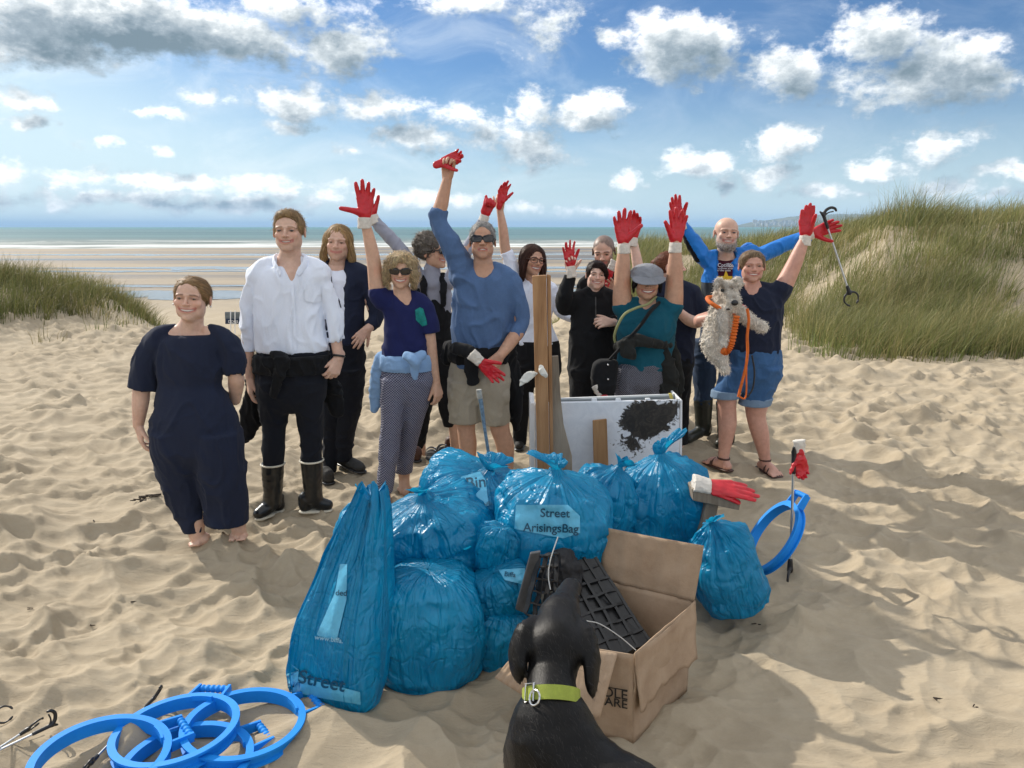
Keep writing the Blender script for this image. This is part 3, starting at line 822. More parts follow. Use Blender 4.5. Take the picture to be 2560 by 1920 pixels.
class Head:
    def __init__(s, c, Hh, yaw=0, pitch=0, roll=0, wide=1.0, jaw=1.0, smile=.6, opn=.5, eye=.5, nose=1.0, ears=True, brow=1.0, chub=0.0, long=1.0):
        s.c = npv(c); s.H = Hh; s.R = rotm(math.radians(yaw), math.radians(pitch), math.radians(roll))
        s.__dict__.update(wide=wide, jaw=jaw, smile=smile, opn=opn, eye=eye, nose=nose, ears=ears, brow=brow, chub=chub)
    def P(s, x, y, z): return s.c + s.R @ (np.array([x * s.wide, y, z]) * s.H)
    def V(s, x, y, z): return Vector(s.P(x, y, z))
    def e(s, c, r, rot=None): 
        R = s.R if rot is None else s.R @ rot
        return ell(s.P(*c), np.array([r[0] * s.wide, r[1], r[2]]) * s.H, R)
    def ch(s, pts, rad, **kw): return chain([s.P(*p) for p in pts], np.array(rad) * s.H, **kw)
    def local(s, V):
        q = (np.asarray(V) - s.c) @ s.R / s.H; q = q.copy(); q[:, 0] /= s.wide; return q
    def mouth(s, t):
        """mouth line, t in -1..1"""
        return (t * (.125 + .055 * s.smile), -.405 + .085 * t * t, -.262 + (.062 * s.smile - .008) * t * t)
    def build(s, F, k=1.0):
        H = s.H; j = s.jaw; kk = lambda v: v * H
        F.add(s.e((0, .045, .135), (.335, .425, .355)), kk(.05))
        F.add(s.e((0, -.10, .17), (.29, .28, .26)), kk(.06))
        F.add(s.e((0, -.12, -.15), (.275, .27, .30)), kk(.08))
        F.add(s.e((0, -.20, -.30), (.20 * j, .19, .17)), kk(.08))
        F.add(s.e((0, -.315, -.425), (.105 * j, .085, .075)), kk(.07))
        for q in (-1, 1):
            F.add(s.e((q * .185 * j, -.04, -.24), (.085, .16, .15)), kk(.08))
            F.add(s.e((q * .165, -.285, -.095 - .02 * (1 - s.smile)), (.10 + s.chub * .03, .085 + s.chub * .02, .085 + s.chub * .03)), kk(.06))
            if s.chub: F.add(s.e((q * .19, -.12, -.27), (.12 * s.chub, .15, .14)), kk(.08))
        if s.chub: F.add(s.e((0, -.12, -.44), (.22 * s.chub, .18, .09)), kk(.09))
        F.add(s.ch([(-.21, -.33, .075), (-.08, -.385, .082), (.08, -.385, .082), (.21, -.33, .075)], [.03, .034 * s.brow, .034 * s.brow, .03]), kk(.05))
        for q in (-1, 1):
            F.sub(s.e((q * .142, -.435, .022), (.088, .075, .05)), kk(.05))
            F.add(s.e((q * .142, -.318, .012), (.078, .066, .056)), kk(.018))
            F.sub(s.e((q * .142, -.395, .010), (.060, .05, .003 + .018 * s.eye)), kk(.005))
        n = s.nose
        F.add(s.ch([(0, -.375, .07), (0, -.415, -.02), (0, -.47 * (1 + .03 * (n - 1)), -.10)], [.026 * n, .034 * n, .042 * n]), kk(.035))
        F.add(s.e((0, -.478, -.118), (.047 * n, .045 * n, .040 * n)), kk(.02))
        for q in (-1, 1):
            F.add(s.e((q * .052 * n, -.425, -.128), (.034 * n, .045, .030 * n)), kk(.02))
            F.sub(s.e((q * .026 * n, -.468, -.155), (.014, .02, .012)), kk(.01))
        # lips and mouth
        M = [s.mouth(t) for t in (-1, -.55, 0, .55, 1)]; o = s.opn
        F.add(s.ch([(x, y + .012, z + .018 + .024 * o) for x, y, z in M], [.008, .021, .024, .021, .008], n=13), kk(.02))
        F.add(s.ch([(x * .92, y + .014, z - .026 - .032 * o * (1 - abs(x) * 3)) for x, y, z in M], [.008, .023, .028, .023, .008], n=13), kk(.02))
        F.sub(s.ch([(x, y - .02, z) for x, y, z in M], [.004, .009 + .020 * o, .010 + .032 * o, .009 + .020 * o, .004], n=13), kk(.006))
        F.sub(s.ch([(x, y + .02, z) for x, y, z in M], [.004, .009 + .020 * o, .010 + .032 * o, .009 + .020 * o, .004], n=13), kk(.006))
        for q in (-1, 1):   # smile crease
            F.sub(s.ch([(q * .085, -.425, -.13), (q * (.155 + .03 * s.smile), -.37, -.20), (q * (.175 + .02 * s.smile), -.34, -.27)], [.006, .009 * s.smile + .003, .005]), kk(.03))
        if s.ears:
            for q in (-1, 1):
                F.add(s.e((q * .352, .045, -.02), (.032, .075, .135), np.array(Matrix.Rotation(q * .35, 3, 'Z'))), kk(.02))
                F.sub(s.e((q * .385, .02, -.01), (.018, .04, .075)), kk(.02))
    def colours(s, V, skin, lip=(.42, .13, .11), brow=(.12, .07, .04), browk=.75, stub=None, stubk=0.0, buzz=None):
        q = s.local(V); x, y, z = q[:, 0], q[:, 1], q[:, 2]; ax = np.abs(x); n = len(V)
        col = np.tile(np.array(skin, float), (n, 1))
        face = sstep(-.05, -.25, y)
        def blend(m, c): 
            col[:] = col * (1 - m[:, None]) + np.array(c)[None] * m[:, None]
        red = np.array(skin) * np.array([1.05, .84, .80])
        blend(.65 * face * np.exp(-((ax - .17) / .09) ** 2 - ((z + .09) / .10) ** 2), red)
        blend(.6 * np.exp(-(x / .06) ** 2 - ((z + .11) / .06) ** 2 - ((y + .46) / .07) ** 2), red)
        blend(.6 * sstep(.30, .36, ax) * np.exp(-((z + .02) / .16) ** 2), red)
        if stub is not None:
            m = stubk * sstep(-.10, -.18, z - .10 * sstep(.14, .26, ax)) * sstep(.10, -.02, y) * (z > -.62) * (1 - .9 * np.exp(-(x / .10) ** 2 - ((z + .265) / .035) ** 2))
            m = m * (1 - np.exp(-((ax - .15) / .08) ** 2 - ((z + .12) / .07) ** 2))
            blend(np.clip(m * (.6 + .8 * vnoise(q * 60, 4)), 0, 1), stub)
        t = np.clip(x / (.125 + .055 * s.smile), -1.05, 1.05); mz = -.262 + (.062 * s.smile - .008) * t * t
        m = np.exp(-((z - mz) / (.036 + .030 * s.opn)) ** 4) * (np.abs(t) < 1.04) * sstep(-.30, -.33, y)
        blend(.8 * m, lip)
        inner = np.exp(-((z - mz) / (.012 + .018 * s.opn)) ** 4) * (np.abs(t) < .98) * sstep(-.34, -.36, y) * sstep(-.455, -.42, y)
        bz = .098 - .9 * np.clip(ax - .13, 0, 1) * np.clip(ax - .13, 0, 1) * 4
        m = np.exp(-((z - bz) / .020) ** 4) * sstep(.045, .07, ax) * sstep(.25, .20, ax) * sstep(-.2, -.25, y)
        blend(min(1, browk * 1.2) * m * (.7 + .5 * vnoise(q * 70, 6)), brow)
        ew = np.exp(-((ax - .142) / .072) ** 4 - ((z - .014) / (.020 + .01 * s.eye)) ** 4) * sstep(-.25, -.3, y)
        blend(.8 * ew, np.array(brow) * .35 + np.array(skin) * .05)
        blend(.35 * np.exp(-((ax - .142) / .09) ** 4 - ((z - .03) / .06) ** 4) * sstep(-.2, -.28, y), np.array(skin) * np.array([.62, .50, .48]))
        if buzz is not None:
            hl = .27 + .10 * np.cos(x * 9) - .42 * sstep(-.28, .02, y) - .22 * sstep(.0, .2, y)
            m = sstep(-.03, .03, z - hl + .05 * (vnoise(q * 14, 3) - .5)) 
            blend(np.clip(.78 * m * (.75 + .5 * vnoise(q * 90, 2)), 0, 1), buzz)
        return col
    def extras(s, parent, iris=(.10, .07, .04), teeth=True):
        H = s.H
        for q in (-1, 1):
            r = .052; n, m = 14, 10
            th = np.linspace(0, math.pi, m); ph = np.linspace(0, 2 * math.pi, n, endpoint=False)
            A, B = np.meshgrid(th, ph, indexing='ij')
            L = np.stack([np.sin(A) * np.cos(B), -np.cos(A), np.sin(A) * np.sin(B)], -1).reshape(-1, 3)
            ctr = np.array([q * .142, -.330, .010]); pts = L * r * np.array([1.15, 1, 1]) + ctr
            V = s.c + ((pts * np.array([s.wide, 1, 1])) * H) @ s.R.T
            I, J = np.meshgrid(np.arange(m - 1), np.arange(n), indexing='ij'); J2 = (J + 1) % n
            Fq = np.stack([I * n + J, I * n + J2, (I + 1) * n + J2, (I + 1) * n + J], -1).reshape(-1, 4)
            d = np.hypot(L[:, 0], L[:, 2]) + (L[:, 1] > 0)
            col = np.where((d < .72)[:, None], np.array(iris)[None], np.array([.42, .38, .36])[None])
            col = np.where((d < .3)[:, None], np.array([.01, .01, .01])[None], col)
            link('eye', mesh_np('eye', V, Fq, col=col), EYE, parent)
        if teeth and s.opn > .15:
            t = np.linspace(-.86, .86, 15); V = []
            for u in t:
                x, y, z = s.mouth(u)
                up, dn = z + .012 + .030 * s.opn * (1 - .6 * u * u), z - (.004 + .020 * s.opn) * (1 - .7 * u * u)
                for zz, yy in ((up, .030), (dn, .032), (dn, .06), (up, .06)):
                    V.append(s.P(x * .96, y + yy - .01, zz))
            n = len(t); Fq = [[i * 4 + a, i * 4 + (a + 1) % 4, (i + 1) * 4 + (a + 1) % 4, (i + 1) * 4 + a] for i in range(n - 1) for a in range(4)]
            link('teeth', mesh_np('teeth', np.array(V), np.array(Fq)), TEETH, parent)
    def glasses(s, parent, dark=True, lens_w=.125, lens_h=.082, z=.012, col=None, shape=2.6):
        """frame with two lenses and temples"""
        fm = BLACKP if col is None else col
        root = None; mb = MB(); rim = .012 if dark else .010
        for q in (-1, 1):
            outl = []
            for i in range(28):
                a = 2 * math.pi * i / 28; ca, sa = math.cos(a), math.sin(a)
                rx = lens_w * math.copysign(abs(ca) ** (2 / shape), ca); rz = lens_h * math.copysign(abs(sa) ** (2 / shape), sa)
                outl.append((q * (.155 + rx * q), -.455 + .13 * abs(.155 + rx * q) ** 1.4 * .9 + 0, z + rz + (.02 if rx * q > 0 and rz > 0 else 0) * dark))
            mb.tube([s.V(*p) for p in outl], rim * s.H, 6, closed=True)
            if q < 0: L0 = outl
            else: L1 = outl
            mb.tube([s.V(q * .28, -.41, z + .03), s.V(q * .335, -.25, z + .03), s.V(q * .362, .0, z + .03), s.V(q * .36, .08, z + .0)], [.016 * s.H] * 4, 6)
        mb.tube([s.V(-.035, -.465, z + .03), s.V(0, -.475, z + .038), s.V(.035, -.465, z + .03)], .012 * s.H, 6)
        fr = mb.build('sunglasses' if dark else 'glasses', fm, parent)
        for L in (L0, L1):
            if dark:
                m2 = MB(); c = Vector(s.P(*np.mean(L, 0))) + Vector(s.R @ np.array([0, -.012, 0])) * s.H
                ring = [m2.bm.verts.new(s.V(*p)) for p in L]; cv = m2.bm.verts.new(c)
                for i in range(28): m2.bm.faces.new((ring[i], ring[(i + 1) % 28], cv))
                m2.build('lens', LENS, fr, sharp=0)
        return fr

def hair_strands(head, P, Fq, col, n=700, L=.06, flow=(0, .4, -1), w=.0032, seed=1, jit=.25, lift=.004, curl=0.0, zmin=None):
    """ribbons that follow the surface of a hair mass"""
    r = np.random.default_rng(seed); N = vnormals(P, Fq)
    idx = r.choice(len(P), n); out = []; cols = []
    flowf = flow if callable(flow) else (lambda q: np.tile(np.array(flow, float), (len(q), 1)))
    p = P[idx] + N[idx] * lift * .4; nn = N[idx]; seg = 5
    Ls = L * r.uniform(.5, 1.25, n); tree = BVHTree.FromPolygons([tuple(v) for v in P], [tuple(map(int, f)) for f in Fq])
    base = np.array(col); tint = base[None] * r.uniform(.55, 1.55, (n, 1)) * r.uniform(.93, 1.07, (n, 3))
    pts = [p]; nrm = [nn]; jd = r.normal(0, jit, (n, 3)); ph = r.uniform(0, 6.28, n)
    for k in range(seg):
        q = head.local(p); f = flowf(q) @ head.R.T + jd
        f = f - nn * (f * nn).sum(1, keepdims=True)
        f /= np.linalg.norm(f, axis=1, keepdims=True) + 1e-9
        if curl:
            sd = np.cross(f, nn); f = f + sd * (np.sin(ph + k * 1.7) * curl)[:, None]; f /= np.linalg.norm(f, axis=1, keepdims=True)
        p = p + f * (Ls / seg)[:, None]
        p2 = p.copy(); n2 = nn.copy()
        for i in range(n):
            co, no, _, dist = tree.find_nearest(Vector(p[i]))
            if co is not None:
                p2[i] = npv(co) + npv(no) * (lift * (1 + .8 * jd[i, 0])); n2[i] = npv(no)
        p = p2; nn = n2; pts.append(p); nrm.append(nn)
    V = []; 
    for k in range(seg + 1):
        t = pts[min(k + 1, seg)] - pts[max(k - 1, 0)]; t /= np.linalg.norm(t, axis=1, keepdims=True) + 1e-9
        sd = np.cross(t, nrm[k]) * (w * (1 - .75 * k / seg) * .5)
        V.append(pts[k] - sd); V.append(pts[k] + sd)
    V = np.stack(V, 1); m = V.shape[1]; b = np.arange(n) * m
    F2 = np.concatenate([np.stack([b + 2 * k, b + 2 * k + 1, b + 2 * k + 3, b + 2 * k + 2], 1) for k in range(seg)])
    return V.reshape(-1, 3), F2, np.repeat(tint, m, 0)
def loose_strands(roots, dirs, L, col, seed=1, w=.003, grav=.5, seg=5, jit=.2):
    r = np.random.default_rng(seed); n = len(roots); p = np.array(roots, float); d = np.array(dirs, float) + r.normal(0, jit, (n, 3))
    V = []; sd = np.cross(d, r.normal(0, 1, (n, 3))); sd /= np.linalg.norm(sd, axis=1, keepdims=True) + 1e-9
    Ls = L * r.uniform(.6, 1.3, n)
    for k in range(seg + 1):
        V += [p - sd * w * .5 * (1 - .7 * k / seg), p + sd * w * .5 * (1 - .7 * k / seg)]
        d = d + np.array([0, 0, -grav / seg]) + r.normal(0, jit * .5, (n, 3)); d /= np.linalg.norm(d, axis=1, keepdims=True)
        p = p + d * (Ls / seg)[:, None]
    V = np.stack(V, 1); m = V.shape[1]; b = np.arange(n) * m
    F2 = np.concatenate([np.stack([b + 2 * k, b + 2 * k + 1, b + 2 * k + 3, b + 2 * k + 2], 1) for k in range(seg)])
    tint = np.array(col)[None] * r.uniform(.6, 1.5, (n, 1))
    return V.reshape(-1, 3), F2, np.repeat(tint, m, 0)
def make_hair(parent, head, F, col, h=.005, strands=(), name='hair', amp=.004, sc=(40, 40, 14), extra=()):
    P, Fq = F.mesh(h); P = wrinkle(P, Fq, amp, sc, 5, .6)
    c = np.array(col)[None] * (.25 + 1.0 * fbm(P * np.array([90, 90, 26]), 8, 2))[:, None]
    VV, FF, CC = [P], [Fq], [c]; o = len(P)
    for kw in strands:
        V, F2, c2 = hair_strands(head, P, Fq, kw.pop('col', col), **kw); VV.append(V); FF.append(F2 + o); CC.append(c2); o += len(V)
    r0 = np.random.default_rng(len(P)); N0 = vnormals(P, Fq); ii = r0.choice(len(P), 130); fly = loose_strands(P[ii], N0[ii] * .45 + r0.normal(0, .5, (130, 3)) + np.array([.35, 0, -.25]), .032, np.array(col) * 1.25, 9, .0022, .7)   # flyaway hairs
    for (V, F2, c2) in list(extra) + [fly]: VV.append(V); FF.append(F2 + o); CC.append(c2); o += len(V)
    return link(name, mesh_np(name, np.concatenate(VV), np.concatenate(FF), col=np.concatenate(CC)), HAIR, parent)

class Person:
    def __init__(s, label, Y, skin, base_px, res=.009):
        s.Y = Y; s.skin = skin; s.res = res
        b = at(base_px, 1100, Y); bx = b.x
        s.root = thing('person', label, 'person', (bx, Y, Hs(bx, Y)), 'people in the group')
        s.body = Field(); s.fine = []; s.head = None
    def J(s, px, py, dy=0.0): return at(px, py, s.Y + dy)
    def rows(s, L, dy=0.0):
        """(left px, right px, py, depth ratio [, extra depth])"""
        out = []
        for r in L:
            xl, xr, py, ra = r[:4]; e = (r[4] if len(r) > 4 else 0) + dy
            a, b = at(xl, py, s.Y + e), at(xr, py, s.Y + e)
            out.append((a.z, (a.x + b.x) / 2, s.Y + e, (b.x - a.x) / 2, (b.x - a.x) / 2 * ra))
        return out
    def pelvis(s, L, dy=0.0):
        """torso rows closed by a tapered end, so that the legs grow out of it without an edge"""
        R = s.rows(L, dy); z, cx, cy, rx, ry = min(R); return R + [(z - .05, cx, cy, rx * .86, ry * .86), (z - .11, cx, cy, rx * .55, ry * .6)]
    def garment(s, name, mat, F, amp=.005, sc=(15, 15, 6), h=None, seed=1, parent=None, smooth=1, fine=.35):
        P, Fq = F.mesh(h or s.res, smooth=smooth)
        if amp: P = wrinkle(P, Fq, amp, sc, seed, fine)
        return link(name, mesh_np(name, P, Fq), mat, parent or s.root)
    def set_head(s, top, chin, cx, ccx=None, dy=0.0, depth=0.0, **kw):
        """top/chin pixel rows of skull, cx column at the head's middle"""
        a, b = s.J(cx, top, dy), s.J(ccx or cx, chin, dy); Hh = (a - b).length
        s.head = Head((a + b) / 2, Hh, **kw); return s.head
    def neck(s, to, r0=.056, r1=.062):
        h = s.head
        s.body.add(chain([h.V(0, .06, -.12), h.V(0, .05, -.45), Vector(to)], [r0 * 1.0, r0, r1 * 1.25], flat=((1, 0, 0), 1.0)), .03)
    def finish(s, heads=.0038, hands=(), col=None, hres=.004):
        """mesh the body once coarse and once fine at head and hands; one object"""
        s.head.build(s.body)
        VV, FF = [], []; o = 0
        boxes = []
        c = s.head.c; r = s.head.H * .60
        boxes.append((c - r, c + r, heads))
        for (p, rr) in hands: boxes.append((npv(p) - rr, npv(p) + rr, hres))
        P, Fq = s.body.mesh(s.res); cen = P[Fq].mean(1)
        keep = np.ones(len(Fq), bool)
        for (a, b, hh) in boxes: keep &= ~((cen > a + .006) & (cen < b - .006)).all(1)
        Fq = Fq[keep]; VV.append(P); FF.append(Fq); o = len(P)
        for (a, b, hh) in boxes:
            P, Fq = s.body.mesh(hh, a + 3 * hh, b - 3 * hh); cen = P[Fq].mean(1)
            Fq = Fq[((cen > a) & (cen < b)).all(1)]
            VV.append(P); FF.append(Fq + o); o += len(P)
        V, Fq = np.concatenate(VV), np.concatenate(FF)
        used = np.zeros(len(V), bool); used[Fq.ravel()] = True; mp = np.cumsum(used) - 1
        V, Fq = V[used], mp[Fq]
        cc = np.tile(np.array(s.skin, float), (len(V), 1)); m = (np.abs(V - s.head.c) < s.head.H * .75).all(1)
        if m.any(): cc[m] = s.head.colours(V[m], s.skin, **(col or {}))
        mot = (fbm(V * 9, 3, 2) - .5)[:, None]
        cc = cc * (1 + mot * np.array([.12, .24, .28]))
        return link('body', mesh_np('body', V, Fq, col=cc), SKIN, s.root)
    def glove(s, wrist, w, n, thumb, size=1.1, cuff=True, **kw):
        F = Field(); add_hand(F, wrist, w, n, thumb, size, infl=.0022, **kw)
        P, Fq = F.mesh(.0045); P = wrinkle(P, Fq, .0018, (50, 50, 50), 3)
        g = link('glove', mesh_np('glove', P, Fq), GLOVE_RED, s.root)
        if cuff:
            W0 = Vector(wrist); d = Vector(w).normalized(); mb = Field()
            mb.add(chain([W0 - d * .075, W0 - d * .04, W0 - d * .006], [.036 * size, .034 * size, .033 * size], flat0=True, flat1=True), 0)
            P, Fq = mb.mesh(.005); P = wrinkle(P, Fq, .0025, (60, 60, 60), 4)
            link('cuff', mesh_np('cuff', P, Fq), CUFF, g)
        return g
# ------------------------------------------------------------------ the group, each person traced at its own distance
FAIR, WARM, TAN, PALE = (.62, .41, .315), (.57, .355, .25), (.50, .295, .20), (.68, .48, .395)
NAVY = m_cloth('navy_cloth', (.012, .017, .038), wr=.4)
BLACK = m_cloth('black_cloth', (.006, .0065, .008), wr=.5)
JEANB = m_cloth('dark_trouser', (.0065, .008, .0135), wr=.5)
WHITE = m_cloth('white_cotton', (.77, .82, .93), wr=.75, var=.05)
RUBBER = m_plain('boot_rubber', (.008, .010, .012), .28, .2, 12, .1, 150, .5)
CREAM = m_plain('sole_cream', (.62, .58, .48), .7, .1)
BROWNL = m_plain('brown_leather', (.055, .022, .014), .55, .25, 25, .4, 300)
TRAIN = m_plain('trainer_grey', (.030, .029, .028), .8, .3, 40, .4, 260)
def rd(*a): return [float(x) for x in a]
def hcap(h, front=.42, zf=-.10, w=.29, grow=1.0, low=-.26, depth=.33):
    """scalp-hugging hair mass with the face opening cut out"""
    F = Field()
    F.add(h.e((0, .055, .14), (.358 * grow, .458 * grow, .388 * grow)), .01)
    F.sub(h.e((0, -.40, zf), (w, depth, front)), .012)
    F.cut(h.P(0, 0, low), -Vector(h.R[:, 2]), .01)
    return F
def rayhit(obj, px, py):
    d = pxdir(px, py).normalized(); t = obj.data
    bvh = obj.get('_bvh')
    return None
_bv = {}
def bvh_of(o):
    if o.name not in _bv:
        me = o.data; _bv[o.name] = BVHTree.FromPolygons([tuple(v.co) for v in me.vertices], [tuple(p.vertices) for p in me.polygons])
    return _bv[o.name]
def px_patch(o, name, poly, mat, off=.003, parent=None, n=22, thick=None):
    """flat print or sewn patch lying on a garment: a grid of points inside the outline, dropped on the surface"""
    tr = bvh_of(o); C0 = Vector((0, 0, CAMH)); poly = [Vector(p) for p in poly]
    # triangulate outline finely by bmesh, then project
    bm = bmesh.new(); vs = [bm.verts.new((p.x, p.y, 0)) for p in poly]; bm.faces.new(vs)
    bmesh.ops.triangulate(bm, faces=bm.faces)
    size = max(max(p.x for p in poly) - min(p.x for p in poly), max(p.y for p in poly) - min(p.y for p in poly)) / n
    for _ in range(6):
        es = [e for e in bm.edges if e.calc_length() > size]
        if not es: break
        bmesh.ops.subdivide_edges(bm, edges=es, cuts=1); bmesh.ops.triangulate(bm, faces=bm.faces)
    for v in bm.verts:
        d = pxdir(v.co.x, v.co.y).normalized(); hit, nrm, _, dist = tr.ray_cast(C0, d)
        if hit is None:
            hit, nrm, _, dist = tr.find_nearest(C0 + d * (poly_depth(o)))
        v.co = hit - d * off
    for f in bm.faces: f.smooth = True
    me = bpy.data.meshes.new(name); bm.to_mesh(me); bm.free()
    return link(name, me, mat, parent or o)
def poly_depth(o): return (Vector(o.data.vertices[0].co) - Vector((0, 0, CAMH))).length
def boot(p, rows, ankle, toe, mat, sole=None, rim=None, dyk=0.0, fw=.05):
    F = Field(); R = p.rows(rows); F.add(stack(R), .01)
    A, T = Vector(ankle), Vector(toe); d = Vector((T.x - A.x, T.y - A.y, 0)).normalized(); g = T.z
    heel = Vector((A.x, A.y, g + .045)) - d * .05
    F.add(chain([A + Vector((0, 0, .04)), Vector((A.x, A.y, g + .07)) + d * .02, Vector((T.x, T.y, g + .048)) - d * .075, Vector((T.x, T.y, g + .04)) - d * .04], [fw * 1.0, fw * 1.02, fw * .95, fw * .80], flat=((0, 0, 1), .9)), .02)
    F.add(chain([heel + Vector((0, 0, .05)), heel], [fw * .9, fw * .86]), .02)
    F.cut((A.x, A.y, g + .004), (0, 0, -1))
    b = p.garment('boot', mat, F, .0025, (18, 18, 30), .006)
    if sole:
        Fs = Field(); Fs.add(chain([heel - Vector((0, 0, .036)), Vector((T.x, T.y, g + .006)) - d * .045], [fw * .90, fw * .84], flat=((0, 0, 1), .32)), .0)
        p.garment('sole', sole, Fs, 0, h=.005, parent=b)
    if rim:
        z, cx, cy, rx, ry = max(R); mb = MB()
        mb.tube([(cx + (rx + .002) * math.cos(a), cy + (ry + .002) * math.sin(a), z - .004) for a in np.linspace(0, 2 * math.pi, 25)[:-1]], .006, 8, closed=True)
        mb.build('rim', rim, b)
    return b
def shoe(p, ankle, toe, mat, sole, fw=.044):
    A, T = Vector(ankle), Vector(toe); d = Vector((T.x - A.x, T.y - A.y, 0)).normalized(); g = T.z
    F = Field(); heel = Vector((A.x, A.y, g + .05)) - d * .05
    F.add(chain([A, Vector((A.x, A.y, g + .06)), Vector((T.x, T.y, g + .05)) - d * .09, Vector((T.x, T.y, g + .042)) - d * .035], [fw, fw * 1.05, fw * .98, fw * .75], flat=((0, 0, 1), .85)), .02)
    F.add(chain([heel + Vector((0, 0, .03)), heel], [fw * .85, fw * .85]), .02); F.cut((A.x, A.y, g + .018), (0, 0, -1))
    b = p.garment('shoe', mat, F, .002, (40, 40, 40), .005)
    Fs = Field(); Fs.add(chain([heel - Vector((0, 0, .035)), Vector((T.x, T.y, g + .013)) - d * .035], [fw, fw * .95], flat=((0, 0, 1), .36)), 0)
    p.garment('sole', sole, Fs, 0, h=.005, parent=b)
    return b
def sandal(p, ankle, toe, mat):
    A, T = Vector(ankle), Vector(toe); d = Vector((T.x - A.x, T.y - A.y, 0)).normalized(); s = Vector((-d.y, d.x, 0)); g = T.z
    heel = Vector((A.x, A.y, g + .006)) - d * .055; Fs = Field()
    Fs.add(chain([heel, Vector((T.x, T.y, g + .006)) - d * .03], [.042, .048], flat=((0, 0, 1), .3)), 0)
    b = p.garment('sandal', mat, Fs, 0, h=.005)
    ball = Vector((T.x, T.y, g + .02)) - d * .062
    for (o, hgt, a) in ((0, .036, .25), (-.03, .048, -.3), (-.06, .06, .2)):
        mb = MB(); c = ball + d * o; pts = []
        for t in np.linspace(-1, 1, 11):
            pts.append(c + s * t * .05 + d * a * t * .04 + Vector((0, 0, hgt * math.sqrt(max(0, 1 - t * t)) - .012)))
        mb.tube(pts, .0065, 6); mb.build('strap', mat, b)
    mb = MB(); pts = []
    for t in np.linspace(0, 2 * math.pi, 21)[:-1]: pts.append(Vector((A.x, A.y, g + .085)) + d * (math.cos(t) * .045 - .004) + s * math.sin(t) * .038)
    mb.tube(pts, .0075, 6, closed=True); mb.build('strap', mat, b)
    return b
def held_glove(label, wrist, w, n, thumb, size=1.1, curl=(.5, .5, .6, .7), squash=.6, cuff=True, **kw):
    """an empty rubber glove, limp"""
    F = Field(); add_hand(F, wrist, w, n, thumb, size, curl, infl=.001, **kw)
    P, Fq = F.mesh(.0045); nn = npv(Vector(n).normalized()); c = npv(wrist)
    P = P - ((P - c) @ nn)[:, None] * nn * (1 - squash); P = wrinkle(P, Fq, .004, (38, 38, 38), 5)
    base = thing('rubber_glove', label, 'glove', tuple(wrist), 'loose red rubber gloves')
    g = link('hand_piece', mesh_np('hand_piece', P, Fq), GLOVE_RED, base)
    if cuff:
        W0, d = Vector(wrist), Vector(w).normalized(); mb = Field()
        mb.add(chain([W0 - d * .085, W0 - d * .04, W0 - d * .002], [.040 * size, .036 * size, .034 * size], flat=(n, .55), flat0=True, flat1=True), 0)
        P, Fq = mb.mesh(.005); P = wrinkle(P, Fq, .005, (40, 40, 40), 4); link('cuff', mesh_np('cuff', P, Fq), CUFF, base)
    return base

